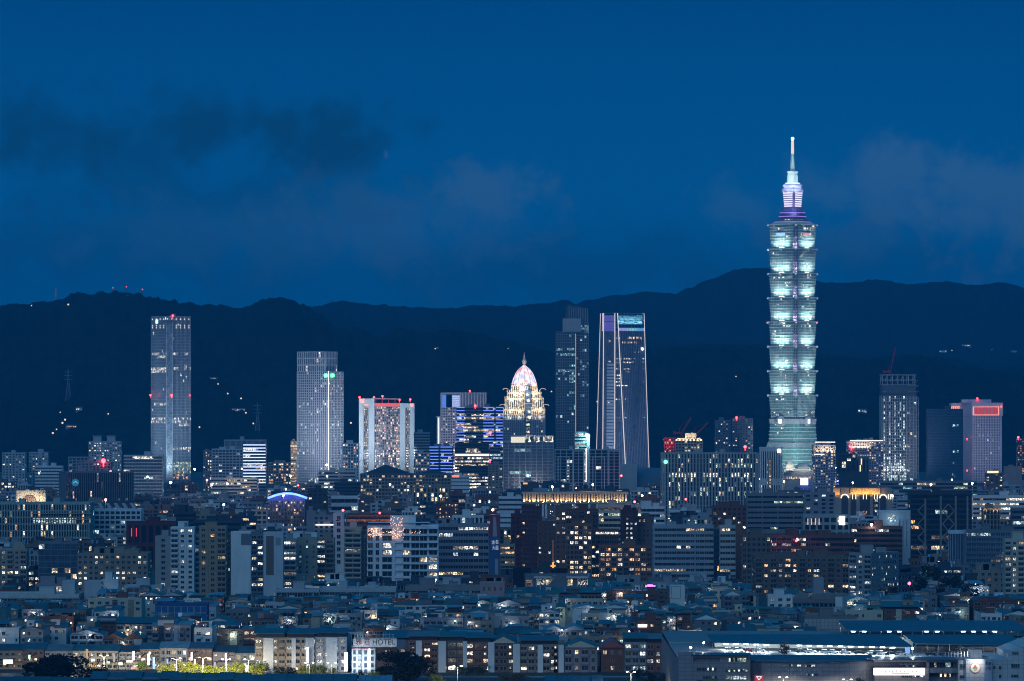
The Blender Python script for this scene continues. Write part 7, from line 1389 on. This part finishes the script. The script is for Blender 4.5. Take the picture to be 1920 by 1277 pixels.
    text_part('雅', rd, o, (u(673.5), -1.3, Z(1203)), 10.5 * s, 11.5 * s, 'lettering', 0, .06); text_part('莊', rd, o, (u(689), -1.3, Z(1203)), 10.5 * s, 11.5 * s, 'lettering', 0, .06); text_part('HOTEL', dk, o, (u(720), -1.3, Z(1203.5)), 41 * s, 10 * s, 'lettering', 0, .06)
    for x in (672, 690, 712, 732): light('SPOT', o, (u(x), -4.2, Z(1214)), 160, (.9, .97, 1), .2, (u(x), -1.2, Z(1203)), 110)
    b = MB(); b.hexa([(u(745), -.6, Z(1218)), (u(764), 6, Z(1218)), (u(764), 6.4, Z(1218)), (u(745), -.2, Z(1218)), (u(745), -.6, Z(1199)), (u(764), 6, Z(1201)), (u(764), 6.4, Z(1201)), (u(745), -.2, Z(1199))]); b.build('side_board', wall((.32, .35, .42)), o)
    b = MB()
    for x in (666, 671, 676, 680, 690, 707, 711, 719, 724, 731, 737): b.bar((u(x), .5, Z(1212)), (u(x), .5, Z(1187 + RNG.uniform(-3, 3))), .12, 4)
    for y in (1190, 1195): b.bar((u(664), .5, Z(y)), (u(740), .5, Z(y)), .07, 4)
    b.build('board_frame', STEEL, o); HERO.append((660, 745, 1186, D - 3, 1250, 'the street hotel'))
    for x0, x1, y0, y1, c, lab, e in ((645.5, 652, 1223, 1258, (.72, .88, 1), 'brightest white vertical tube sign beside the hotel', 5), (575, 579.5, 1213, 1253, (.70, .74, 1), 'vertical sign of stacked white squares on the tan apartments', 2.6)):
        DD = 1826; b = MB(); t = thing('vertical_sign', lab, 'sign', (PX(x0, DD), DD, 0)); n = 1 if x0 > 600 else 9
        for k in range(n): za, zb = PZ(y1, DD), PZ(y0, DD); h = (zb - za) / n; b.box(0, (x1 - x0) * s, -1.6, -.4, za + h * k + (.12 if n > 1 else 0), za + h * (k + 1) - .12)
        b.build('lit_face', lamp('sign_%d' % int(x0), c, e), t); b = MB(); b.box(.1, (x1 - x0) * s - .1, -.4, 4, 3, PZ(y0, DD) - .5); b.build('bracket', DARKM, t)
        light('POINT', t, ((x1 - x0) * s / 2, -3.2, PZ((y0 + y1) / 2, DD)), 400 if n == 1 else 220, c, .5)
front_row()
def left_street():
    D = 1850; s = sx(D)
    rows = [(-15, 42, 1221, TAN2, 'punch', .25, 'wa', 'dark', 'low tan shop house at the near street corner'), (42, 82, 1219, BROWN, 'punch', .15, 'wi', 'blue', 'low brown shop house beside the corner shop'), (84, 136, 1222, GRY, 'balc', .15, 'wi', 'grey', 'grey shop house behind the broad dark tree'), (137, 222, 1222, CREAM, 'grid', .22, 'wwi', 'teal', 'long cream shop house with three rows of small windows'), (223, 262, 1224, LGR, 'balc1', .22, 'iw', 'dark', 'pale shop house behind the pink vertical sign'), (263, 300, 1219, TAN2, 'balc', .3, 'iic', 'blue', 'tan shop house behind the white and blue vertical signs'), (300, 352, 1217, GRY, 'grid', .3, 'iwic', 'pale blue', 'grey shop house of bright windows above the lit trees'), (352, 398, 1218, BROWN, 'balc1', .18, 'wi', 'blue', 'brown shop house above the lit trees, near the twin lamp'), (399, 440, 1224, MAUVE, 'punch', .12, 'wi', 'dark', 'mauve shop house beyond the tall red and blue sign'), (440, 479, 1226, GRY, 'balc', .12, 'wi', 'teal', 'grey shop house beside the tan street apartments')]
    for x0, x1, yt, m, sk, lit, mix, rc, lab in rows:
        o, (X, Y), _, _, H = bld('shop_house', lab, 'shop house', x0, x1, yt, D, ST(sk, lit, mix, fh=2.8, bw=2.6), m, rooms=0, par=.4, depth=22, vis=1250, group='shop houses along the front street', right=ST('blank'))
        HERO[-1] = (x0, x1, yt - 4, D, 1250, 'x'); W = (x1 - x0) * s
        b = MB(); b.v += [(-.5, -.8, H + .41), (W + .5, -.8, H + .41), (-.5, 12, H + 2.6), (W + .5, 12, H + 2.6), (-.5, 23, H + .41), (W + .5, 23, H + .41)]; [b.poly(f) for f in ((0, 1, 3, 2), (2, 3, 5, 4), (0, 2, 4), (1, 5, 3), (0, 4, 5, 1))]; b.build('gable_roof', roofc(rc), o)
        b = MB(); b.box(.4, W - .4, -1.8, -.02, 3.2, 3.45); b.build('awning', wall(RNG.choice([(.3, .08, .05), (.05, .1, .2), (.3, .25, .1), (.06, .2, .12)])), o)
    def sign(x, y0, y1, w, c, e, lab, D=1822, hor=False):
        t = thing('shop_sign', lab, 'sign', (PX(x, D), D, 0)); ss = sx(D); b = MB(); b.box(-w * ss / 2, w * ss / 2, -.4, .2, PZ(y1, D), PZ(y0, D)); b.build('lit_face', lamp('shop_%d_%d' % (x, y0), c, e), t); b = MB(); b.box(-.1, .1, .2, 27, PZ(y0, D) - 1.2, PZ(y0, D) - .9); b.box(-.1, .1, .2, 27, PZ(y1, D) + .3, PZ(y1, D) + .5); b.build('bracket', DARKM, t)
        if e > 1.4: light('POINT', t, (0, -1.6, (PZ(y0, D) + PZ(y1, D)) / 2), 150 * e, c, .3)
    sign(250.5, 1221, 1238, 4, (1, .55, .65), 2.2, 'pink white vertical shop sign beside the steel pole'); sign(262, 1229, 1234, 3, (1, .5, .6), 1.1, 'tiny pink shop sign beside the pink vertical sign'); sign(278.5, 1226, 1247, 4.4, (.85, .9, 1), 3, 'white vertical shop sign beside a blue one'); sign(288.5, 1232, 1254, 4, (.2, .5, 1), 1.6, 'blue vertical shop sign beside the white one')
    sign(314, 1235, 1244, 3, (.25, .55, 1), .9, 'small blue shop sign above the lit trees'); sign(359.5, 1223, 1238, 3.4, (1, .65, .75), 2.0, 'pale pink vertical sign, higher of a close pair'); sign(365.5, 1236, 1252, 3.2, (1, .7, .65), 1.8, 'pinkish vertical sign, lower of a close pair'); sign(423.6, 1225, 1237, 3.6, (1, .72, .76), 2.0, 'white pink head of the tall double sign'); sign(424, 1237.5, 1257, 3.6, (.15, .42, 1), 1.2, 'blue lower panel of the tall double sign'); sign(403, 1241, 1259, 3.6, (.12, .3, .65), .7, 'dim blue vertical sign among the lit trees'); sign(462, 1247, 1259, 4.4, (.9, .95, 1), 3, 'white vertical sign at the end of the lit trees')
    sign(163, 1217, 1238, 4.4, (.75, .38, .06), .6, 'tall orange vertical sign on the cream shop house'); sign(214, 1225, 1241, 3.4, (.08, .22, .5), .5, 'dim blue vertical sign beside the twin lamp'); sign(15, 1237, 1244, 18, (.55, .68, 1), 3.2, 'wide blue white shop board at the near street corner'); sign(9, 1244, 1247, 5, (1, .4, .08), 2.0, 'small orange shop board under the wide blue white board'); sign(55, 1228, 1235, 4, (.7, 1, .75), 1.4, 'small greenish lit board beside the corner shop'); sign(174, 1246, 1251, 15, (1, .55, .08), 1.0, 'low amber shop board below the cream shop house'); sign(226, 1242, 1247, 7, (1, .92, .8), 1.8, 'white round ended shop board near the steel pole'); sign(203, 1240, 1244, 6, (.4, 1, .6), .9, 'greenish shop board under the twin lamp'); sign(243, 1238, 1242, 12, (1, .85, .75), 1.2, 'long pale lit shop front under the pink sign'); sign(252, 1250, 1255, 12, (1, .25, .2), .9, 'red lit shop front low on the street')
left_street()
def street_lamp(px, py, label, D=None, e=65000, c=(1, .86, .6), span=7.0):
    D = D or (HC - 9.6) * FPX / (py - HY); z = PZ(py, D); s = sx(D); o = thing('street_lamp', label, 'street lamp', (PX(px, D), D, 0)); b = MB(); b.bar((0, 0, 0), (0, 0, z - .4), .16, 8, .1); b.build('pole', plain('lamp_pole', (.07, .075, .08), .7, .1), o)
    for q in (-1, 1):
        b = MB(); b.bar((0, 0, z - .6), (q * span * s * .8, 0, z + .02), .05, 5); b.build('arm', plain('lamp_pole', (.07, .075, .08), .7, .1), o); b = MB(); b.hexa([(q * span * s - .4, -.2, z - .04), (q * span * s + .4, -.2, z - .04), (q * span * s + .45, .2, z - .04), (q * span * s - .45, .2, z - .04), (q * span * s - .4, -.2, z + .1), (q * span * s + .4, -.2, z + .1), (q * span * s + .4, .15, z + .1), (q * span * s - .4, .15, z + .1)]); b.build('lamp_head', lamp('street_lamp_glow', c, 22), o); light('SPOT', o, (q * span * s * 1.3, -2.0, z - .3), e, c, .25, (q * span * s, 3, 0), 150, .5)
for a in ((195, 1229, 'twin arm street lamp before the cream shop house'), (380.5, 1233, 'twin arm street lamp among the brightest lit trees'), (466, 1236, 'twin arm street lamp at the end of the lit trees'), (622, 1243, 'twin arm street lamp beside the lit vertical tube sign'), (331, 1235, 'added twin arm street lamp lighting the start of the tree row'), (424, 1236, 'added twin arm street lamp under the tall double sign'), (580, 1243, 'added twin arm street lamp under the stacked square sign'), (858, 1249, 'twin arm street lamp beside the big dark tree'), (1183, 1260, 'twin arm street lamp before the red roofed house')): street_lamp(*a, e=42000 if a[0] < 450 else 16000 if a[0] < 500 else (6000 if a[0] < 640 else 12000))  # lamps by tree row start, double and square signs added to light trees
for a in ((1468.5, 1270, 'tall twin arm lamp before the curved eave of the tiled block'), (1589, 1274, 'tall twin arm lamp beside the big lit name board')): street_lamp(*a, D=1584, e=9000, c=(1, .93, .8))
# trees
LEAF = {}
def leaf(c):
    if c in LEAF: return LEAF[c]
    m = bpy.data.materials.new('leaf'); m.use_nodes = True; t = NT(m.node_tree); b = m.node_tree.nodes['Principled BSDF']; ge = t.n('ShaderNodeNewGeometry'); n = t.noise(ge.outputs['Position'], .45, 3, .7); m.node_tree.links.new(t.ramp(n, [(.3, tuple(x * .5 for x in c)), (.7, tuple(x * 1.35 for x in c))]), b.inputs['Base Color']); b.inputs['Roughness'].default_value = .7; b.inputs['Specular IOR Level'].default_value = .2; LEAF[c] = m; return m
BARK = wall((.09, .07, .055))
def tree_mesh(seed, n, flat=1.0):
    rr = random.Random(seed); b = MB(); lobes = [(rr.uniform(-.6, .6), rr.uniform(-.55, .55), rr.uniform(-.5, .55) * flat, rr.uniform(.26, .46)) for _ in range(13)] + [(0, 0, .1, .62), (0, 0, -.3, .6)]
    for _ in range(n):
        cx, cy, cz, r = rr.choice(lobes); d = Vector((rr.gauss(0, 1), rr.gauss(0, 1), rr.gauss(0, 1))).normalized() * r * rr.uniform(.55, 1.05) ** .6; p = Vector((cx, cy, cz)) + Vector((d.x, d.y, d.z * .8 * flat))
        a = Vector((rr.gauss(0, 1), rr.gauss(0, 1), rr.gauss(0, 1))).normalized(); u = a.orthogonal().normalized(); w = a.cross(u); k = rr.uniform(.035, .075); i = len(b.v); b.v += [tuple(p + u * k), tuple(p + w * k * .6), tuple(p - u * k), tuple(p - w * k * .6)]; b.poly((i, i + 1, i + 2, i + 3))
    t = MB(); t.bar((0, 0, -1.15), (.03, .02, -.35), .085, 7, .06)
    for k in range(6): a = k * 1.05 + rr.random(); t.bar((.03, .02, -.42), (math.cos(a) * .5, math.sin(a) * .5, .1 + rr.uniform(-.1, .35)), .045, 5, .012)
    return b, t
TM = {}
def tree(px, ytop, w, D, label, c=(.035, .055, .025), base=0.0, seed=0, n=1500, name='tree', group=None):
    k = (seed % 5, n, c)
    if k not in TM: b, t = tree_mesh(seed % 5 + 11, n); TM[k] = (b.mesh('crown', leaf(c)), t.mesh('trunk', BARK))
    zt = PZ(ytop, D); r = w * sx(D) / 2 / .92; hz = zt - base; cz = max(base + hz * (.46 if c is DK else .54), zt - r * .98) if w < 90 else base + hz * .45; o = thing(name, label, 'tree', (PX(px, D), D, base), group); sz = (zt - cz) / .92
    for nm, me in (('crown', TM[k][0]), ('trunk', TM[k][1])):
        q = bpy.data.objects.new(nm, me); COL.objects.link(q); q.parent = o; q.location = (0, 0, cz - base); q.rotation_euler = (0, 0, seed * 1.3); q.scale = (r, r, sz)
        if nm == 'trunk': q.scale = (r, r, max(sz, (cz - base) / 1.1))
DK = (.014, .024, .014); LIT_PAINT = (.23, .26, .025)  # second leaf colour has lamplight painted into it
tree(105, 1215, 128, 1765, 'broad dark tree before the near street corner', DK, 0, 1, 5200); tree(187, 1241, 44, 1768, 'smaller dark tree beside the broad corner tree', DK, 0, 2, 1800); tree(757, 1216, 112, 1768, 'biggest round dark tree, hiding the hotel flank', DK, 0, 3, 5200); tree(533, 1246, 52, 1772, 'dark tree between two groups of yellow lit trees', DK, 0, 4, 1800)
tree(493, 1236, 36, 1806, 'half lit tree beside the tan street apartments', (.07, .10, .02), 0, 2); tree(264, 1235, 24, 1812, 'green lit young tree below the pink sign', (.10, .15, .03), 0, 1)  # lamplight on these two trees painted into their leaf colour
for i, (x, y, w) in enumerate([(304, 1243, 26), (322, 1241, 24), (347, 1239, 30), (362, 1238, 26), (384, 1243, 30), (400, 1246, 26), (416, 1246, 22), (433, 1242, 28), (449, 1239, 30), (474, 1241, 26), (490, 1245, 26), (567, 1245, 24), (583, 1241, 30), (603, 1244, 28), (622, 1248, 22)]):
    tree(x, y, w, 1800 + i % 3, uniq('yellow green lamp lit street tree', 'in the clipped row before the shop houses' if x < 540 else 'in the short row before the tan apartments'), LIT_PAINT, 0, i, 1500, 'street_tree', 'lamp lit trees along the street')
for i, (x, y, w, D, lab, c) in enumerate([(703, 1254, 34, 1768, 'yellow green lit bush tree at the foot of the hotel', LIT_PAINT), (677, 1254, 20, 1770, 'small dark tree at the hotel door', DK), (820, 1262, 30, 1752, 'yellow lit tree at the flank of the biggest dark tree', LIT_PAINT), (806, 1250, 28, 1780, 'dull green tree behind the yellow lit one', (.05, .07, .025)), (876, 1246, 40, 1800, 'dim green tree beside the twin arm lamp', (.05, .07, .025)), (905, 1244, 34, 1803, 'dim green tree before the laundry balconies', (.05, .07, .025)), (972, 1258, 50, 1760, 'thin brownish tree with bare twigs', (.07, .055, .035)), (945, 1262, 30, 1762, 'low olive tree near the bare twigged one', (.05, .06, .02)), (1215, 1254, 40, 1742, 'dark tree before the brick and white street apartments', DK), (1245, 1256, 44, 1738, 'dark tree at the corner of the tiled block', DK), (1196, 1250, 30, 1790, 'dark slim tree beside the twin lamp', DK), (1308, 1268, 36, 1586, 'dark low tree at the foot of the tiled block', DK), (1338, 1268, 28, 1586, 'yellow lit low tree at the foot of the tiled block', LIT_PAINT), (1612, 1268, 26, 1588, 'dark low tree beside the big lit name board', DK)]): tree(x, y, w, D, lab, c, 0, i)
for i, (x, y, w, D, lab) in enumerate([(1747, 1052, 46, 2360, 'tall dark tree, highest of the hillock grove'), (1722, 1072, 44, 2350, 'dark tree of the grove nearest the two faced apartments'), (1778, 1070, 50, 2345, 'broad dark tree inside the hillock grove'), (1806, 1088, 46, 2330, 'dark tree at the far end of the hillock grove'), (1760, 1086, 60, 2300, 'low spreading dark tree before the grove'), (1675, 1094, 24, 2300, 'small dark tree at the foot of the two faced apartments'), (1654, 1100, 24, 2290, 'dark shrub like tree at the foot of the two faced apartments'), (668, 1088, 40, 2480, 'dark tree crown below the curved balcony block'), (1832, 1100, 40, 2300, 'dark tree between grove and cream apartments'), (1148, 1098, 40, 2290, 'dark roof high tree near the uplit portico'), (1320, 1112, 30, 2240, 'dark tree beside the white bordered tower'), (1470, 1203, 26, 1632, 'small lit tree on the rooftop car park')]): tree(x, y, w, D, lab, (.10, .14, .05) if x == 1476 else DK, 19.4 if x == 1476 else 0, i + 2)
# low sheds nearest the camera
for x0, x1, y, D, rc, lab in ((168, 330, 1264, 1708, 'blue', 'long blue roofed market shed nearest the camera, before the lit trees'), (318, 468, 1266, 1704, 'teal', 'teal roofed shed before the lit trees'), (450, 668, 1270, 1690, 'blue', 'long blue shed roof at the bottom before the tan apartments'), (672, 735, 1271, 1700, 'pale blue', 'small pale blue awning shed before the hotel'), (1022, 1132, 1272, 1690, 'blue', 'low blue shed roof before the gabled street house'), (-20, 168, 1274, 1700, 'dark', 'dark shed roof under the broad corner tree')):
    s = sx(D); W = (x1 - x0) * s; H = PZ(y, D) - 1.5; o = thing('market_shed', lab, 'shed', (PX(x0, D), D, 0)); b = MB(); b.box(.5, W - .5, .5, 26, 0, H); b.build('wall', SLATE, o); n = 5
    b = MB()
    for k in range(n): xa, xb = W * k / n, W * (k + 1) / n; dz = RNG.uniform(-.35, .35); b.hexa([(xa, -.5, H - .6 + dz), (xb - .1, -.5, H - .6 + dz), (xb - .1, 13, H + 1.5 + dz), (xa, 13, H + 1.5 + dz), (xa, -.5, H - .4 + dz), (xb - .1, -.5, H - .4 + dz), (xb - .1, 13, H + 1.7 + dz), (xa, 13, H + 1.7 + dz)]); b.hexa([(xa, 13.01, H + 1.5 + dz), (xb - .1, 13.01, H + 1.5 + dz), (xb - .1, 26.5, H - .6 + dz), (xa, 26.5, H - .6 + dz), (xa, 13.01, H + 1.7 + dz), (xb - .1, 13.01, H + 1.7 + dz), (xb - .1, 26.5, H - .4 + dz), (xa, 26.5, H - .4 + dz)])
    b.build('sheet_roof', roofc(rc), o); HERO.append((x0, x1, y, D, 1277, 'shed'))
# ------------------------------------------------------------------ the field of low houses
def houses():
    rr = random.Random(99); LM = [h for h in HERO if h[5].startswith('the ') and h[3] < 2700]
    rows = [1872, 1908, 1945, 1985, 2025, 2065, 2108, 2152, 2198, 2246, 2296, 2350, 2410, 2470]; made = 0
    wc = [(TAN2, 'tan'), (LGR, 'pale'), (GRY, 'grey'), (BRICK, 'brick'), (PALE, 'white'), (BROWN, 'brown'), (MAUVE, 'mauve'), (CREAM, 'cream'), (SLATE, 'slate')]
    for ri, D in enumerate(rows):
        s = sx(D); x = -60 + rr.uniform(0, 40)
        while x < 1970:
            wm = rr.choice([8, 10, 12, 15, 18, 22, 27]); w = wm / s; x0, x1 = x, x + w; x += w + rr.choice([0, 0, 1.5, 3, 8])
            zt = rr.choice([10.5, 12, 13, 13.5, 14.5, 16, 17.5]) * (1 if D > 1990 else .95)
            dep = rr.uniform(20, 30)
            if D < 1925: zt = min(zt, 14)
            if any(abs(h[3] - D) < 24 and h[0] < x1 + 1 and h[1] > x0 - 1 for h in HERO): continue
            yt = HY + (HC - zt - 2) / s
            bad = False
            for h in HERO:
                if h[3] > D and h[0] < x1 - 2 and h[1] > x0 + 2 and h[4] > yt and h[4] < 1240 and h[3] < 2700:
                    zn = HC - (h[4] - HY) * s - 2; zt = min(zt, zn)
            if zt < 5: continue
            yt = HY + (HC - zt - 2) / s
            if visible(x0, x1, yt - 2, D, HERO) < .4: continue
            if made >= 292: continue
            made += 1
            m, wn = rr.choice(wc); rt = rr.choice(['gx', 'gx', 'gy', 'gy', 'shed', 'flat', 'flat', 'canopy']); rc = rr.choice(['blue', 'blue', 'teal', 'teal', 'green', 'grey', 'red brown', 'dark', 'pale blue', 'dark'])
            W = wm; H = zt; o = thing('low_house', 'x', 'house', (PX(x0, D), D, 0), 'low houses between the street and the apartments'); b = MB(); b.box(0, W, 0, dep, 0, H); wins = []
            st = ST(rr.choice(['punch', 'punch', 'balc', 'balc1']), rr.choice([.05, .1, .15, .25, .4]), rr.choice(['wicd', 'ciid', 'wcid', 'cciw', 'aicd']), fh=3.0, bw=rr.choice([2.8, 3.4, 4.0]))
            facade(b, wins, (0, 0, 1, 0), W, max(.5, H - 6.2), H - .2, st, D)
            if rt in ('flat', 'canopy'):
                for i, (a, c, d, e) in enumerate(((0, W, -.02, .2), (0, .2, .2, dep), (W - .2, W, .2, dep))): b.box(a, c, d, e, H + .001 * i, H + 1.0 + .001 * i)
            b.build('wall', m, o); emit_windows(o, wins, 100, 'framed')
            if W > 13:
                for _ in range(rr.choice([1, 2, 2])): a = rr.uniform(0, W - 4); q = MB(); q.box(a, a + rr.uniform(2.2, 4.5), -.28, -.2, max(0, H - 9), H - .05); q.build('facade_strip', rr.choice([PALE, LGR, TAN2, BRICK, GRY, CREAM, DARK]), o) if rr.random() < .8 else None
            rmt = roofc(rc); rise = rr.uniform(1.2, 2.6); ov = .5
            if rt == 'gx':
                k = dep * rr.uniform(.4, .6); n = max(1, round(W / rr.uniform(5, 8)))
                for i in range(n):       # patched in strips of different sheeting
                    a, c = W * i / n - ov + .01 * i, W * (i + 1) / n + (ov if i == n - 1 else -ov); rs = rise * rr.uniform(.6, 1.25); hb = H + (rr.uniform(0, .9) if i else 0); q = MB(); q.v += [(a, -ov, hb), (c, -ov, hb), (a, k, hb + rs), (c, k, hb + rs), (a, dep + ov, hb), (c, dep + ov, hb)]; [q.poly(f) for f in ((0, 1, 3, 2), (2, 3, 5, 4), (0, 2, 4), (1, 5, 3), (0, 4, 5, 1))]; q.build('gable_roof', rmt if i % 2 == 0 else roofc(rr.choice(['blue', 'teal', 'dark', 'grey', 'pale blue', 'green'])), o)
                    if hb > H + .05: q = MB(); q.box(max(0, a) + .05, min(W, c) - .05, .05, dep - .05, H + .002, hb); q.build('roof_storey', m, o)
            elif rt == 'gy':
                n = max(1, round(W / 11))
                for i in range(n):
                    a, c = W * i / n, W * (i + 1) / n; q = MB(); q.v += [(a - .25, -ov, H + .02), (c + .2, -ov, H + .02), ((a + c) / 2, -ov, H + rise), (a - .25, dep, H + .02), (c + .2, dep, H + .02), ((a + c) / 2, dep, H + rise)]; [q.poly(f) for f in ((0, 2, 5, 3), (1, 4, 5, 2), (0, 3, 4, 1), (5, 4, 3))]
                    q.build('gable_roof', rmt, o); g = MB(); g.v += [(a, -ov + .05, H + .02), (c, -ov + .05, H + .02), ((a + c) / 2, -ov + .05, H + rise - .12), (a, -ov + .3, H + .02), (c, -ov + .3, H + .02), ((a + c) / 2, -ov + .3, H + rise - .12)]; [g.poly(f) for f in ((0, 1, 2), (5, 4, 3), (0, 2, 5, 3), (1, 4, 5, 2), (0, 3, 4, 1))]; g.build('gable_wall', rr.choice([m, PALE, LGR]), o)
            elif rt == 'shed':
                q = MB(); z1 = H + rr.uniform(.3, 1.0); z2 = z1 + rise * .9; q.hexa([(-ov, -ov, z1), (W + ov, -ov, z1), (W + ov, dep, z2), (-ov, dep, z2), (-ov, -ov, z1 + .18), (W + ov, -ov, z1 + .18), (W + ov, dep, z2 + .18), (-ov, dep, z2 + .18)]); q.build('sheet_roof', rmt, o); q = MB(); q.box(.3, W - .3, .6, dep - .6, H + .01, H + .29); q.build('roof_storey', DARK, o)
            elif rt == 'canopy':
                a = rr.uniform(0, .3) * W; c = rr.uniform(.65, 1) * W; z1 = H + 2.5; q = MB(); q.hexa([(a, .5, z1), (c, .5, z1), (c, dep * .7, z1 + .9), (a, dep * .7, z1 + .9), (a, .5, z1 + .16), (c, .5, z1 + .16), (c, dep * .7, z1 + 1.06), (a, dep * .7, z1 + 1.06)]); q.build('roof_canopy', rmt, o); q = MB()
                for xx in (a + .2, (a + c) / 2, c - .2):
                    for yy in (.8, dep * .65): q.box(xx - .07, xx + .07, yy - .07, yy + .07, H, z1 + .02)
                q.build('canopy_post', STEEL, o)
            if rt in ('flat', 'canopy') or rr.random() < .3:
                zz = H if rt in ('flat', 'canopy') else H + rise * .4
                for _ in range(rr.choice([1, 1, 2])):
                    ww = rr.uniform(2.5, 5); hh = rr.uniform(2.4, 3.2); xx = rr.uniform(0, max(.1, W - ww)); yy = rr.uniform(1.5, dep - 6); q = MB(); q.box(xx, xx + ww, yy, yy + 4, zz - .5, zz + hh); q.box(xx - .2, xx + ww + .2, yy - .2, yy + 4.2, zz + hh, zz + hh + .2); rb = q.build('roof_room', rr.choice([PALE, LGR, m, TAN2, BRICK]), o)
                    wv = [(xx + ww / 2, yy - .02, zz + hh * .55, 1.0, 1.0, 0, MIX[rr.choice('icw')] if rr.random() < .25 else G_DARK)]; emit_windows(rb, wv, 100, 'framed')
            for _ in range(rr.choice([0, 1, 1, 2, 3])):      # patched on lean-to roofs and sheds
                ww = min(W * .7, rr.uniform(3, 9)); xx = rr.uniform(0, max(.1, W - ww)); yy = rr.uniform(-1.2, dep * .6); dd = rr.uniform(3, 8); z1 = H + rr.uniform(.6, 2.2) + (rise * .5 if rt in ('gx', 'gy', 'shed') else 0); dz = rr.uniform(.2, .9); q = MB(); q.hexa([(xx, yy, z1), (xx + ww, yy, z1), (xx + ww, yy + dd, z1 + dz), (xx, yy + dd, z1 + dz), (xx, yy, z1 + .12), (xx + ww, yy, z1 + .12), (xx + ww, yy + dd, z1 + dz + .12), (xx, yy + dd, z1 + dz + .12)]); q.build('lean_to_roof', roofc(rr.choice(['blue', 'teal', 'dark', 'grey', 'pale blue', 'red brown', 'green'])), o)
                q = MB(); q.box(xx + .2, xx + ww - .2, max(yy, 0) + .3, yy + dd - .3, H - .2, z1 + .02); q.build('roof_shed', rr.choice([DARK, m, LGR, TAN2, SLATE]), o)
            for _ in range(rr.choice([1, 2, 2, 3])):      # air conditioners under the windows
                xx = rr.uniform(.3, W - 1); zz = H - rr.choice([.9, 3.9, 2.4]); q = MB(); q.box(xx, xx + .8, -.55, -.05, zz, zz + .6); q.build('air_conditioner', LGR, o)
            if rr.random() < .45: q = MB(); xx = rr.uniform(0, W); q.bar((xx, dep * .3, H), (xx, dep * .3, H + rr.uniform(3, 5.5)), .06, 4); q.bar((xx - .8, dep * .3, H + 3), (xx + .8, dep * .3, H + 3), .05, 4); q.bar((xx - .6, dep * .3, H + 2.5), (xx + .6, dep * .3, H + 2.5), .05, 4); q.build('antenna', STEEL, o)
            for _ in range(rr.choice([0, 0, 1, 1, 2])):
                r = rr.uniform(.55, .85); xx = rr.uniform(1, max(1.1, W - 1)); yy = rr.uniform(1, dep * .7); zz = H + (rise if rt in ('gx', 'gy', 'shed') else .9); q = MB(); q.cyl(xx, yy, zz, zz + 1.5, r, r, 12); q.cyl(xx, yy, zz + 1.5, zz + 1.85, r, .15, 12); q.bar((xx - r * .6, yy, H), (xx - r * .6, yy, zz), .06, 4); q.bar((xx + r * .6, yy, H), (xx + r * .6, yy, zz), .06, 4); q.build('water_tank', STEEL, o)
            rn = {'gx': 'gabled', 'gy': 'gable fronted', 'shed': 'sloped', 'flat': 'flat', 'canopy': 'open canopy'}[rt]
            desc = f'{wn} walled house, flat roofed with roof room' if rt == 'flat' else f'{wn} walled house under {rc} {rn} roof'
            if wm >= 24: desc = 'long ' + desc
            if wm <= 8: desc = 'narrow ' + desc
            rel, _ = relation((x0 + x1) / 2, yt, D, LM); o['label'] = uniq(desc, rel); HERO.append((x0, x1, yt, D, yt + 2, 'house'))
    print('houses', made)
houses()

def alley_lamps():
    """Wall and roof lamps between the low houses: each a small head on a bracket pole with a real light."""
    rr = random.Random(5); hd = MB(); hd.box(-.28, .28, -.16, .16, -.12, .12); pl = MB(); pl.bar((0, 0, -3.2), (0, 0, -.12), .05, 5); pm = pl.mesh('pole', DARKM)
    kinds = [('white', lamp('alley_white', (.9, .97, 1), 22), (.88, .96, 1)), ('warm', lamp('alley_warm', (1, .72, .4), 18), (1, .7, .4)), ('greenish', lamp('alley_green', (.75, 1, .85), 16), (.75, 1, .85))]
    mm = [(k, hd.mesh('head', m), c) for k, m, c in kinds]; hs = [h for h in HERO if h[5] == 'house']; rr.shuffle(hs)
    for h in hs[:130]:
        k, me, c = rr.choice([mm[0], mm[0], mm[0], mm[1], mm[2]]); D = h[3] - 1.4; x = rr.uniform(h[0] + 2, h[1] - 2); z = HC - (h[2] - HY) * D / FPX - 2 + rr.uniform(-2.6, .2)
        o = thing('alley_lamp', k + ' lamp on a thin pole at a low house front', 'lamp', (PX(x, D), D, z), k + ' lamps among the low houses')
        for n, m in (('head', me), ('pole', pm)): q = bpy.data.objects.new(n, m); COL.objects.link(q); q.parent = o
        light('POINT', o, (0, -.5, -.3), rr.choice([120, 220, 420]), c, .2)
alley_lamps()
